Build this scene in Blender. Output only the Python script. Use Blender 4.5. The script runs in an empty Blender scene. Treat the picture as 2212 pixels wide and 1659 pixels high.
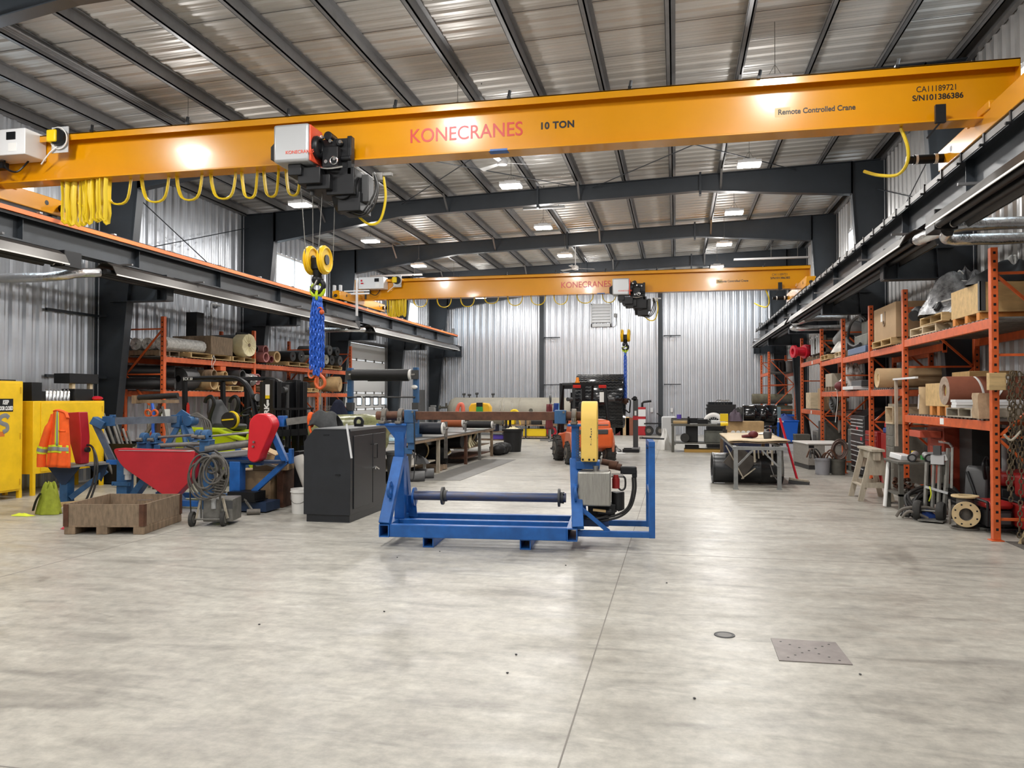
import bpy, bmesh, math, random
from mathutils import Vector as V, Matrix, Euler
R = math.radians
rnd = random.Random(7)
scene = bpy.context.scene
col = scene.collection
# ---------------------------------------------------------------- camera, sky, exposure
CAM_H, FOC, YAW, PITCH = 1.65, 1693.0, R(11.8), R(1.03)
cam = bpy.data.cameras.new('camera'); camo = bpy.data.objects.new('camera', cam); col.objects.link(camo)
cam.sensor_width = 36.0; cam.lens = FOC / 2212 * 36.0; cam.clip_end = 200
camo.location = (0, 0, CAM_H); camo.rotation_euler = (R(90) + PITCH, 0, YAW)
scene.camera = camo
w = bpy.data.worlds.new('sky'); scene.world = w; w.use_nodes = True
w.node_tree.nodes['Background'].inputs[0].default_value = (0.86, 0.93, 1.0, 1)
w.node_tree.nodes['Background'].inputs[1].default_value = 5.0
vs = scene.view_settings
vs.view_transform = 'Standard'; vs.look = 'None'; vs.gamma = 1.0; vs.use_curve_mapping = False
vs.exposure = 0.22
LAMP_W = 30.0; FILL_RATIO = 1.2
scene.cycles.use_denoising = True; scene.cycles.adaptive_threshold = 0.02
scene.cycles.max_bounces = 6; scene.cycles.diffuse_bounces = 4; scene.cycles.glossy_bounces = 3
scene.cycles.sample_clamp_indirect = 8.0
scene.cycles.caustics_reflective = False; scene.cycles.caustics_refractive = False

# where a sight line of the survey photograph meets a real plane of the hall
_cr = Euler((R(90) + PITCH, 0, YAW)).to_matrix()
def ray(px, py): return _cr @ V((px - 1106.0, 829.5 - py, -FOC))
def fl(px, py, z=0.0):
    d = ray(px, py); t = (z - CAM_H) / d.z; return V((d.x * t, d.y * t, z))
def onY(px, py, y):
    d = ray(px, py); t = y / d.y; return V((d.x * t, y, CAM_H + d.z * t))
def onX(px, py, x):
    d = ray(px, py); t = x / d.x; return V((x, d.y * t, CAM_H + d.z * t))

# ---------------------------------------------------------------- materials
MATS = {}
def mat(name, c, rough=0.5, metal=0.0, var=0.0, scale=6.0, bump=0.0, c2=None, spec=None, stretch=None, coat=0.0, alpha=None, trans=0.0):
    if name in MATS: return MATS[name]
    m = bpy.data.materials.new(name); m.use_nodes = True; MATS[name] = m
    nt = m.node_tree; b = nt.nodes['Principled BSDF']
    b.inputs['Base Color'].default_value = (*c, 1); b.inputs['Roughness'].default_value = rough; b.inputs['Metallic'].default_value = metal
    if spec is not None: b.inputs['Specular IOR Level'].default_value = spec
    if coat: b.inputs['Coat Weight'].default_value = coat; b.inputs['Coat Roughness'].default_value = 0.08
    if trans: b.inputs['Transmission Weight'].default_value = trans
    if alpha is not None: b.inputs['Alpha'].default_value = alpha
    if var or bump or c2:
        tc = nt.nodes.new('ShaderNodeTexCoord'); n = nt.nodes.new('ShaderNodeTexNoise')
        n.inputs['Scale'].default_value = scale; n.inputs['Detail'].default_value = 5; n.inputs['Roughness'].default_value = 0.62
        src = tc.outputs['Object']
        if stretch:
            mp = nt.nodes.new('ShaderNodeMapping'); mp.inputs['Scale'].default_value = stretch
            nt.links.new(src, mp.inputs[0]); src = mp.outputs[0]
        nt.links.new(src, n.inputs['Vector'])
        if var or c2:
            r = nt.nodes.new('ShaderNodeValToRGB')
            r.color_ramp.elements[0].position = 0.32; r.color_ramp.elements[1].position = 0.68
            d = c2 if c2 else tuple(x * (1 - var) for x in c)
            e = c if c2 else tuple(min(1, x * (1 + var)) for x in c)
            r.color_ramp.elements[0].color = (*d, 1); r.color_ramp.elements[1].color = (*e, 1)
            nt.links.new(n.outputs[0], r.inputs[0]); nt.links.new(r.outputs[0], b.inputs['Base Color'])
        if bump:
            bp = nt.nodes.new('ShaderNodeBump'); bp.inputs['Strength'].default_value = bump; bp.inputs['Distance'].default_value = 0.02
            nt.links.new(n.outputs[0], bp.inputs['Height']); nt.links.new(bp.outputs[0], b.inputs['Normal'])
    return m
def emit(name, c, s):
    m = bpy.data.materials.new(name); m.use_nodes = True; MATS[name] = m
    b = m.node_tree.nodes['Principled BSDF']
    b.inputs['Base Color'].default_value = (*c, 1)
    b.inputs['Emission Color'].default_value = (*c, 1); b.inputs['Emission Strength'].default_value = s
    return m
def concrete():
    m = bpy.data.materials.new('polished concrete'); m.use_nodes = True; nt = m.node_tree; L = nt.links.new
    b = nt.nodes['Principled BSDF']; tc = nt.nodes.new('ShaderNodeTexCoord')
    def noise(s, det=6, ro=0.6, st=None, dist=0.0):
        n = nt.nodes.new('ShaderNodeTexNoise'); n.inputs['Scale'].default_value = s; n.inputs['Detail'].default_value = det
        n.inputs['Roughness'].default_value = ro; n.inputs['Distortion'].default_value = dist
        if st:
            mp = nt.nodes.new('ShaderNodeMapping'); mp.inputs['Scale'].default_value = st[:3]
            if len(st) > 3: mp.inputs['Rotation'].default_value = (0, 0, st[3])
            L(tc.outputs['Object'], mp.inputs[0]); L(mp.outputs[0], n.inputs['Vector'])
        else: L(tc.outputs['Object'], n.inputs['Vector'])
        return n.outputs[0]
    def ramp(f, a, c, p0=0.35, p1=0.65):
        r = nt.nodes.new('ShaderNodeValToRGB'); r.color_ramp.elements[0].position = p0; r.color_ramp.elements[1].position = p1
        r.color_ramp.elements[0].color = (*a, 1); r.color_ramp.elements[1].color = (*c, 1); L(f, r.inputs[0]); return r.outputs[0]
    def mix(t, f, a, c):
        x = nt.nodes.new('ShaderNodeMix'); x.data_type = 'RGBA'; x.blend_type = t
        if isinstance(f, float): x.inputs[0].default_value = f
        else: L(f, x.inputs[0])
        L(a, x.inputs[6])
        if isinstance(c, tuple): x.inputs[7].default_value = (*c, 1)
        else: L(c, x.inputs[7])
        return x.outputs[2]
    base = ramp(noise(0.55, 8, 0.65, dist=0.4), (0.36, 0.342, 0.305), (0.565, 0.545, 0.492), 0.3, 0.7)
    fine = ramp(noise(9, 6, 0.7), (0.78, 0.78, 0.78), (1.10, 1.10, 1.09))
    base = mix('MULTIPLY', 1.0, base, fine)
    sm = ramp(noise(1.5, 6, 0.6, (0.55, 2.4, 1, 0.12), 0.8), (0.60, 0.60, 0.61), (1, 1, 1), 0.3, 0.47)     # rubber wear from wheels
    base = mix('MULTIPLY', 0.75, base, sm)
    st = ramp(noise(0.8, 3, 0.5, (1.5, 0.7, 1, 0.5), 1.4), (0.66, 0.65, 0.64), (1, 1, 1), 0.27, 0.36)
    base = mix('MULTIPLY', 0.8, base, st)
    sk = ramp(noise(3.0, 7, 0.72, (0.55, 1.9, 1, 0.06), 0.5), (0.80, 0.80, 0.80), (1.07, 1.07, 1.06), 0.3, 0.68)
    base = mix('MULTIPLY', 1.0, base, sk)
    pale = ramp(noise(0.9, 5, 0.7, (0.5, 2.2, 1, -0.1), 1.2), (0, 0, 0), (0.5, 0.5, 0.5), 0.64, 0.75)
    base = mix('MIX', pale, base, (0.72, 0.71, 0.68))
    L(base, b.inputs['Base Color'])
    ro = ramp(noise(2.2, 5, 0.6, (0.6, 1.6, 1)), (0.30, 0.30, 0.30), (0.46, 0.46, 0.46)); L(ro, b.inputs['Roughness'])
    b.inputs['Specular IOR Level'].default_value = 0.42
    return m

# ---------------------------------------------------------------- mesh helpers
Z = V((0, 0, 1))
def frame_of(d, up=Z):
    d = V(d).normalized()
    if abs(d.dot(up)) > 0.999: up = V((0, 1, 0)) if abs(d.y) < 0.9 else V((1, 0, 0))
    x = d.cross(up).normalized(); y = x.cross(d).normalized()
    return x, y, d
class B:
    def __init__(s): s.bm = bmesh.new()
    def face(s, vs):
        try: return s.bm.faces.new(vs)
        except ValueError: return None
    def hexa(s, pts):
        v = [s.bm.verts.new(p) for p in pts]
        for f in ((0, 3, 2, 1), (4, 5, 6, 7), (0, 1, 5, 4), (1, 2, 6, 5), (2, 3, 7, 6), (3, 0, 4, 7)): s.face([v[i] for i in f])
        return s
    def bb(s, x0, x1, y0, y1, z0, z1):
        return s.hexa([(x0, y0, z0), (x1, y0, z0), (x1, y1, z0), (x0, y1, z0), (x0, y0, z1), (x1, y0, z1), (x1, y1, z1), (x0, y1, z1)])
    def box(s, c, size, rot=None):
        hx, hy, hz = (q / 2 for q in size); m = Euler(rot).to_matrix() if rot else Matrix.Identity(3)
        p = [V(c) + m @ V(q) for q in ((-hx, -hy, -hz), (hx, -hy, -hz), (hx, hy, -hz), (-hx, hy, -hz), (-hx, -hy, hz), (hx, -hy, hz), (hx, hy, hz), (-hx, hy, hz))]
        return s.hexa(p)
    def bar(s, p, q, w, h=None, up=Z):
        h = h or w; p, q = V(p), V(q); x, y, d = frame_of(q - p, up); x *= w / 2; y *= h / 2
        return s.hexa([p - x - y, p + x - y, p + x + y, p - x + y, q - x - y, q + x - y, q + x + y, q - x + y])
    def loft(s, rings, cap=True, closed=False):
        rs = [[s.bm.verts.new(p) for p in r] for r in rings]; n = len(rs[0])
        prs = list(zip(rs, rs[1:])) + ([(rs[-1], rs[0])] if closed else [])
        for a, b in prs:
            for i in range(n): s.face([a[i], a[(i + 1) % n], b[(i + 1) % n], b[i]])
        if cap and not closed: s.face(rs[0][::-1]); s.face(rs[-1])
        return s
    def cyl(s, p, q, r, r2=None, n=18, cap=True):
        r2 = r if r2 is None else r2; p, q = V(p), V(q); x, y, d = frame_of(q - p)
        ring = lambda c, k: [c + x * (k * math.cos(a)) + y * (k * math.sin(a)) for a in (2 * math.pi * i / n for i in range(n))]
        return s.loft([ring(p, r), ring(q, r2)], cap)
    def pipe(s, p, q, r, ri, n=24):
        p, q = V(p), V(q); x, y, d = frame_of(q - p)
        ring = lambda c, k: [c + x * (k * math.cos(a)) + y * (k * math.sin(a)) for a in (2 * math.pi * i / n for i in range(n))]
        return s.loft([ring(p, r), ring(q, r), ring(q, ri), ring(p, ri)], closed=True)
    def rev(s, p, d, prof, n=24, closed=False):
        p = V(p); x, y, d = frame_of(V(d))
        rings = [[p + d * h + x * (max(r, 1e-4) * math.cos(a)) + y * (max(r, 1e-4) * math.sin(a)) for a in (2 * math.pi * i / n for i in range(n))] for r, h in prof]
        return s.loft(rings, cap=not closed, closed=closed)
    def tube(s, pts, r, n=8, closed=False, flat=None, up=Z):
        pts = [V(p) for p in pts]; rings = []; last = None; N = len(pts)
        for i, p in enumerate(pts):
            a = pts[i - 1] if (i or closed) else p; b = pts[(i + 1) % N] if (i < N - 1 or closed) else p
            d = (b - a)
            if d.length < 1e-9: d = V((0, 0, 1))
            d.normalize()
            if last is None: x, y, d = frame_of(d, up)
            else:
                x = last - d * last.dot(d)
                if x.length < 1e-6: x, _, _ = frame_of(d, up)
                x.normalize(); y = d.cross(x) * -1
            last = x; k = flat or (1, 1)
            rr = r[i] if isinstance(r, (list, tuple)) else r
            rings.append([p + x * (rr * k[0] * math.cos(t)) + y * (rr * k[1] * math.sin(t)) for t in (2 * math.pi * j / n for j in range(n))])
        return s.loft(rings, closed=closed)
    def torus(s, c, ax, R_, r, n=28, m=8):
        c = V(c); x, y, d = frame_of(V(ax))
        return s.tube([c + x * (R_ * math.cos(a)) + y * (R_ * math.sin(a)) for a in (2 * math.pi * i / n for i in range(n))], r, m, True, up=d)
    def prism(s, pts, a, b):
        """outline given as 3-D points, swept by vector from a to b offset"""
        a, b = V(a), V(b)
        return s.loft([[V(p) + a for p in pts], [V(p) + b for p in pts]])
    def sph(s, c, r, n=14, sc=(1, 1, 1), rot=None):
        m = Euler(rot).to_matrix() if rot else Matrix.Identity(3); rings = []
        k = max(5, n // 2)
        for i in range(k + 1):
            t = math.pi * i / k; q = max(math.sin(t), 1e-3)
            rings.append([V(c) + m @ V((r * sc[0] * q * math.cos(a), r * sc[1] * q * math.sin(a), -r * sc[2] * math.cos(t))) for a in (2 * math.pi * j / n for j in range(n))])
        return s.loft(rings)
    def sheet(s, f, nu, nv):
        g = [[s.bm.verts.new(f(i / nu, j / nv)) for j in range(nv + 1)] for i in range(nu + 1)]
        for i in range(nu):
            for j in range(nv): s.face([g[i][j], g[i + 1][j], g[i + 1][j + 1], g[i][j + 1]])
        return s
    def jit(s, a, seed=0):
        r = random.Random(seed)
        for v in s.bm.verts: v.co += V((r.uniform(-a, a), r.uniform(-a, a), r.uniform(-a, a)))
        return s
def link(o, parent=None):
    col.objects.link(o)
    if parent is not None: o.parent = parent
    return o
def finish(o, bev=0.0, solid=0.0, sub=0):
    if solid:
        k = o.modifiers.new('thick', 'SOLIDIFY'); k.thickness = solid; k.offset = 0
    if sub:
        k = o.modifiers.new('smooth', 'SUBSURF'); k.levels = k.render_levels = sub
    if bev:
        k = o.modifiers.new('edge', 'BEVEL'); k.width = bev; k.segments = 2; k.limit_method = 'ANGLE'; k.angle_limit = R(50)
def part(name, b, m, parent=None, bev=0.0, smooth=True, solid=0.0, sub=0, label=None, loc=None, rot=None, kind=None, wt=False):
    bmesh.ops.recalc_face_normals(b.bm, faces=b.bm.faces)
    me = bpy.data.meshes.new(name); b.bm.to_mesh(me); b.bm.free()
    if smooth:
        me.polygons.foreach_set('use_smooth', [True] * len(me.polygons))
        if not sub: me.set_sharp_from_angle(angle=R(40))
    me.materials.append(MATS[m] if isinstance(m, str) else m)
    o = link(bpy.data.objects.new(name, me), parent)
    if wt: o.location = -V(parent.location)
    if loc is not None: o.location = loc
    if rot is not None: o.rotation_euler = rot
    if label: o['label'] = label
    if kind: o['kind'] = kind
    finish(o, bev, solid, sub)
    return o
def T(name, label, cat, loc=(0, 0, 0), rz=0.0, group=None):
    o = link(bpy.data.objects.new(name, None)); o.empty_display_size = 0.1
    o.location = loc; o.rotation_euler = (0, 0, rz); o['label'] = label; o['category'] = cat
    if group: o['group'] = group
    return o
def one(name, b, m, label, cat, loc=None, rz=None, group=None, **k):
    o = part(name, b, m, None, **k); o['label'] = label; o['category'] = cat
    if loc is not None: o.location = loc
    if rz is not None: o.rotation_euler = rz if isinstance(rz, tuple) else (0, 0, rz)
    if group: o['group'] = group
    return o
def struct(name, b, m, parent=None, **k):
    o = part(name, b, m, parent, **k)
    if parent is None: o['kind'] = 'structure'
    return o
def dup(o, loc=None, rz=None, label=None, group=None, parent=None):
    c = o.copy(); link(c, parent)
    if parent is None:
        if loc is not None: c.location = loc
        if rz is not None: c.rotation_euler = rz if isinstance(rz, tuple) else (0, 0, rz)
        if label: c['label'] = label
        if group: c['group'] = group
    for ch in list(o.children): dup(ch, parent=c)
    return c
def text(s, size, m, parent, loc, rot, name='lettering', ex=0.002, sx=1.0, bold=0.0, align='LEFT', shear=0.0, sp=1.0):
    cu = bpy.data.curves.new(name, 'FONT'); cu.body = s; cu.size = size; cu.extrude = ex; cu.align_x = align; cu.offset = bold; cu.shear = shear
    cu.space_character = sp
    tmp = bpy.data.objects.new(name, cu); me = bpy.data.meshes.new_from_object(tmp); bpy.data.objects.remove(tmp)
    me.materials.clear(); me.materials.append(MATS[m])
    o = link(bpy.data.objects.new(name, me), parent); o.location = loc; o.rotation_euler = rot; o.scale = (sx, 1, 1)
    return o
def smooth_path(pts, k=6):
    pts = [V(p) for p in pts]; out = []
    for i in range(len(pts) - 1):
        p0 = pts[max(i - 1, 0)]; p1 = pts[i]; p2 = pts[i + 1]; p3 = pts[min(i + 2, len(pts) - 1)]
        for j in range(k):
            t = j / k
            out.append(0.5 * ((2 * p1) + (p2 - p0) * t + (2 * p0 - 5 * p1 + 4 * p2 - p3) * t * t + (3 * p1 - p0 - 3 * p2 + p3) * t ** 3))
    out.append(pts[-1]); return out

# ---------------------------------------------------------------- palette
mat('steel_frame', (0.030, 0.037, 0.046), 0.42, 0.0, 0.12, 2.0)
mat('siding', (0.60, 0.63, 0.68), 0.30, 0.55, 0.05, 1.5)
mat('liner', (0.56, 0.56, 0.56), 0.34, 0.6, 0.06, 1.2)
mat('roof_deck', (0.52, 0.505, 0.48), 0.42, 0.22, 0.05, 0.8)
mat('galv_purlin', (0.20, 0.20, 0.205), 0.45, 0.5, 0.12, 3.0)
mat('crane_yellow', (0.67, 0.282, 0.0012), 0.24, 0.0, 0.03, 2.0, 0.02, coat=0.5)
mat('safety_yellow', (0.90, 0.56, 0.012), 0.45, 0.0, 0.08, 5.0)
mat('cabinet_yellow', (0.88, 0.55, 0.010), 0.42, 0.0, 0.10, 3.0)
mat('guard_yellow', (0.86, 0.58, 0.13), 0.5, 0.0, 0.05, 4.0)
mat('machine_blue', (0.012, 0.105, 0.37), 0.38, 0.0, 0.22, 5.0)
mat('faded_blue', (0.028, 0.098, 0.225), 0.45, 0.0, 0.25, 6.0)
mat('guard_red', (0.47, 0.018, 0.028), 0.38, 0.0, 0.08, 3.0)
mat('rack_orange', (0.60, 0.105, 0.022), 0.45, 0.0, 0.18, 7.0)
mat('conductor_orange', (0.90, 0.20, 0.03), 0.4)
mat('rust', (0.105, 0.045, 0.025), 0.6, 0.3, 0.35, 9.0, 0.15)
mat('bare_steel', (0.30, 0.29, 0.275), 0.36, 0.85, 0.2, 8.0)
mat('dull_steel', (0.19, 0.185, 0.17), 0.5, 0.6, 0.25, 8.0)
mat('chrome', (0.72, 0.72, 0.72), 0.18, 1.0)
mat('foil', (0.74, 0.75, 0.76), 0.25, 0.95, 0.08, 12, 0.6)
mat('black_paint', (0.007, 0.0075, 0.009), 0.42, spec=0.35)
mat('black_chest', (0.013, 0.015, 0.019), 0.42, 0.0, 0.2, 4.0)
mat('black_rubber', (0.008, 0.008, 0.009), 0.55, 0.0, 0.15, 10)
mat('gloss_rubber', (0.006, 0.007, 0.009), 0.13, spec=0.6)
mat('tyre', (0.030, 0.029, 0.027), 0.75, 0.0, 0.2, 12)
mat('dark_grey', (0.055, 0.056, 0.058), 0.5)
mat('mid_grey', (0.22, 0.22, 0.22), 0.5, 0.0, 0.08)
mat('light_grey', (0.50, 0.51, 0.52), 0.45)
mat('white_paint', (0.74, 0.75, 0.76), 0.4)
mat('white_plastic', (0.80, 0.79, 0.76), 0.4)
mat('hoist_silver', (0.48, 0.49, 0.50), 0.38, 0.4)
mat('red_letter', (0.55, 0.022, 0.008), 0.4)
mat('hoist_red', (0.80, 0.09, 0.04), 0.4)
mat('black_letter', (0.012, 0.010, 0.008), 0.5)
mat('white_letter', (0.85, 0.85, 0.83), 0.5)
mat('pallet_wood', (0.52, 0.36, 0.17), 0.75, 0.0, 0.22, 4.0, 0.1, stretch=(1, 6, 6))
mat('plywood', (0.55, 0.37, 0.16), 0.62, 0.0, 0.18, 2.5, 0.05, stretch=(1, 5, 5))
mat('pale_ply', (0.62, 0.50, 0.33), 0.6, 0.0, 0.25, 2.2, 0.05, stretch=(1, 4, 4))
mat('old_wood', (0.235, 0.165, 0.105), 0.75, 0.0, 0.35, 3.5, 0.15, stretch=(4, 4, 1))
mat('grey_wood', (0.40, 0.355, 0.28), 0.75, 0.0, 0.22, 4.0, 0.1, stretch=(5, 5, 1))
mat('cardboard', (0.40, 0.27, 0.15), 0.8, 0.0, 0.08, 3.0)
mat('kraft', (0.52, 0.37, 0.205), 0.75, 0.0, 0.12, 2.5)
mat('tan_belt', (0.46, 0.31, 0.15), 0.7, 0.0, 0.2, 4.0)
mat('brown_belt', (0.235, 0.075, 0.040), 0.62, 0.0, 0.1, 8.0)
mat('pink_belt', (0.36, 0.14, 0.135), 0.65, 0.0, 0.15, 6.0)
mat('cream', (0.74, 0.66, 0.42), 0.7, 0.0, 0.1, 8.0, 0.2)
mat('plastic_wrap', (0.62, 0.62, 0.60), 0.22, 0.0, 0.28, 14, 0.9)
mat('tank_skin', (0.36, 0.335, 0.275), 0.6, 0.0, 0.14, 1.6)
mat('hose_black', (0.018, 0.017, 0.016), 0.45)
mat('cable_grey', (0.10, 0.092, 0.082), 0.6, 0.0, 0.2, 14)
mat('festoon', (0.70, 0.50, 0.010), 0.5)
mat('sling_blue', (0.03, 0.12, 0.55), 0.32, 0.2)
mat('hook_orange', (0.60, 0.10, 0.02), 0.45)
mat('lime', (0.46, 0.60, 0.010), 0.32)
mat('forklift_orange', (0.72, 0.115, 0.022), 0.4, 0.0, 0.08, 5.0)
mat('hivis_orange', (0.92, 0.12, 0.012), 0.8, 0.0, 0.06, 16)
mat('hivis_yellow', (0.66, 0.74, 0.02), 0.75)
mat('reflective', (0.33, 0.33, 0.32), 0.4, 0.4)
mat('denim', (0.014, 0.018, 0.045), 0.85, 0.0, 0.2, 20)
mat('coverall_grey', (0.050, 0.052, 0.055), 0.85, 0.0, 0.2, 18)
mat('cart_grey', (0.095, 0.092, 0.078), 0.5, 0.0, 0.2, 7)
mat('bin_blue', (0.006, 0.12, 0.62), 0.42)
mat('bluegrey', (0.17, 0.25, 0.29), 0.5)
mat('tool_red', (0.30, 0.015, 0.014), 0.34)
mat('valve_red', (0.55, 0.012, 0.03), 0.4)
mat('chain_rust', (0.10, 0.075, 0.045), 0.55, 0.5, 0.4, 25)
mat('flange_tan', (0.58, 0.44, 0.24), 0.5, 0.0, 0.15, 8)
mat('cast_grey', (0.165, 0.15, 0.13), 0.6, 0.2, 0.25, 8)
mat('broom_red', (0.50, 0.012, 0.03), 0.4)
mat('paper', (0.82, 0.82, 0.80), 0.7)
mat('tool_yellow', (0.85, 0.60, 0.01), 0.42)
mat('green', (0.03, 0.30, 0.06), 0.45)
mat('wrap_green', (0.27, 0.28, 0.13), 0.22, 0.0, 0.5, 7, 0.5, c2=(0.10, 0.105, 0.04))
mat('buoy_red', (0.75, 0.16, 0.10), 0.45)
mat('burgundy', (0.13, 0.018, 0.022), 0.6)
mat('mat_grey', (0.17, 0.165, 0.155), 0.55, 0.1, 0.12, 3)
mat('grate', (0.24, 0.215, 0.205), 0.5, 0.35, 0.18, 6)
mat('purple', (0.10, 0.06, 0.42), 0.5)
mat('amber', (0.90, 0.28, 0.02), 0.3)
mat('red_lens', (0.50, 0.02, 0.015), 0.3)
mat('tarp_blue', (0.012, 0.045, 0.22), 0.6)
emit('lamp_glow', (1.0, 0.97, 0.92), 26.0)
def glass(name):
    m = bpy.data.materials.new(name); m.use_nodes = True; MATS[name] = m; nt = m.node_tree; nt.nodes.clear()
    o = nt.nodes.new('ShaderNodeOutputMaterial'); x = nt.nodes.new('ShaderNodeMixShader'); t = nt.nodes.new('ShaderNodeBsdfTransparent')
    g = nt.nodes.new('ShaderNodeBsdfGlossy'); g.inputs['Roughness'].default_value = 0.05; t.inputs[0].default_value = (0.93, 0.97, 0.98, 1)
    x.inputs[0].default_value = 0.08
    nt.links.new(t.outputs[0], x.inputs[1]); nt.links.new(g.outputs[0], x.inputs[2]); nt.links.new(x.outputs[0], o.inputs[0])
glass('window_glass')
# ---------------------------------------------------------------- the hall
S_BAY = 5.5
FY = [S_BAY * (1.55 + k) for k in range(-2, 6)]; FY[2] = 8.05   # portal frames: Y = -2.5 ... 36
XL, XR, Y0, Y1 = -11.65, 4.80, -7.0, 36.35
def ztop(x): return 6.67 + 0.0325 * (x + 11.6)              # top of the rafters
def zroof(x): return ztop(x) + 0.22
b = B(); b.bb(XL - 0.3, XR + 0.3, Y0 - 0.3, Y1 + 0.3, -0.2, 0)
struct('floor', b, concrete(), smooth=False)
# saw-cut joints of the slab, grooves filled with dark dirt
mat('joint', (0.22, 0.205, 0.185), 0.8)
b = B()
for x in (-6.1, -0.52): b.bb(x - 0.004, x + 0.004, Y0, Y1, -0.01, 0.0012)
for y in (-2.5, 3.0, 8.45, 14.0, 19.5, 25.0, 30.5): b.bb(XL, XR, y - 0.003, y + 0.003, -0.01, 0.0012)
j = struct('floor_joints', b, 'joint'); j['kind'] = 'structure'

def ribs(u0, u1, pitch=0.305, h=0.042):
    """profile of a ribbed steel sheet: (u, height)"""
    pts = [(u0, 0)]; u = math.ceil(u0 / pitch) * pitch
    while u < u1 - 0.06:
        for du, dh in ((-0.055, 0), (-0.03, h), (0.03, h), (0.055, 0), (0.11, 0), (0.125, 0.008), (0.145, 0.008), (0.16, 0), (0.19, 0), (0.205, 0.008), (0.225, 0.008), (0.24, 0)):
            if u0 < u + du < u1: pts.append((u + du, dh))
        u += pitch
    pts.append((u1, 0)); return pts
def sheet_wall(b, u0, u1, zlo, zhi, place):
    """zhi: number or function of u; place(u, h, z) -> point"""
    f = zhi if callable(zhi) else (lambda u: zhi)
    ps = ribs(u0, u1)
    lo = [b.bm.verts.new(place(u, h, zlo)) for u, h in ps]; hi = [b.bm.verts.new(place(u, h, f(u))) for u, h in ps]
    for i in range(len(ps) - 1): b.face([lo[i], lo[i + 1], hi[i + 1], hi[i]])
def wall_with_holes(name, m, u0, u1, ztopf, holes, place):
    b = B(); us = u0
    for a, c, z0, z1 in sorted(holes):
        sheet_wall(b, us, a, 0, ztopf, place)
        if z0 > 0: sheet_wall(b, a, c, 0, z0, place)
        sheet_wall(b, a, c, z1, ztopf, place); us = c
    sheet_wall(b, us, u1, 0, ztopf, place)
    return struct(name, b, m)
WIN_L = [(10.1, 12.4, 5.0, 6.0), (21.3, 23.65, 5.0, 6.0), (32.2, 34.5, 5.0, 6.0), (-1.0, 1.3, 5.0, 6.0)]
WIN_R = [(10.3, 12.6, 5.3, 6.35), (21.2, 23.5, 5.3, 6.35), (32.2, 34.5, 5.3, 6.35), (-1.0, 1.3, 5.3, 6.35)]
DOOR = (26.1, 30.25, 0.0, 3.7)
wall_with_holes('wall_left', 'siding', Y0, Y1, zroof(XL), WIN_L + [DOOR], lambda u, h, z: (XL + h, u, z))
wall_with_holes('wall_right', 'liner', Y0, Y1, zroof(XR), WIN_R, lambda u, h, z: (XR - h, u, z))
wall_with_holes('wall_far', 'siding', XL, XR, zroof, [], lambda u, h, z: (u, Y1 - h, z))
wall_with_holes('wall_near', 'siding', XL, XR, zroof, [], lambda u, h, z: (u, Y0 + h, z))
b = B()
ps = ribs(Y0, Y1, 0.305, 0.028)
lo = [b.bm.verts.new((XL, y, zroof(XL) - h)) for y, h in ps]; hi = [b.bm.verts.new((XR, y, zroof(XR) - h)) for y, h in ps]
for i in range(len(ps) - 1): b.face([lo[i], lo[i + 1], hi[i + 1], hi[i]])
struct('ceiling', b, 'roof_deck')
mat('seam', (0.10, 0.10, 0.10), 0.7)
b = B()                                                     # insulation facing seams run with the slope
y = Y0 + 0.5
while y < 13.6:
    b.bar((XL, y, zroof(XL) - 0.032), (XR, y, zroof(XR) - 0.032), 0.012, 0.004); y += 0.915
struct('ceiling_seams', b, 'seam', smooth=False)
# windows: frame, mullion, pane
def window(i, x, y0, y1, z0, z1, s):
    b = B(); xi = x + s * 0.03
    for a in ((y0, y0 + 0.07, z0, z1), (y1 - 0.07, y1, z0, z1), (y0, y1, z0, z0 + 0.07), (y0, y1, z1 - 0.07, z1), ((y0 + y1) / 2 - 0.025, (y0 + y1) / 2 + 0.025, z0, z1)):
        b.bb(min(x - s * 0.06, xi), max(x - s * 0.06, xi), *a)
    f = struct('window_%d' % i, b, 'white_paint', bev=0.005)
    p = B(); p.bb(x - 0.006, x + 0.006, y0 + 0.05, y1 - 0.05, z0 + 0.05, z1 - 0.05); part('pane', p, 'window_glass', f)
n = 1
for h in WIN_L: window(n, XL, *h, 1); n += 1
for h in WIN_R: window(n, XR, *h, -1); n += 1
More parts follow.
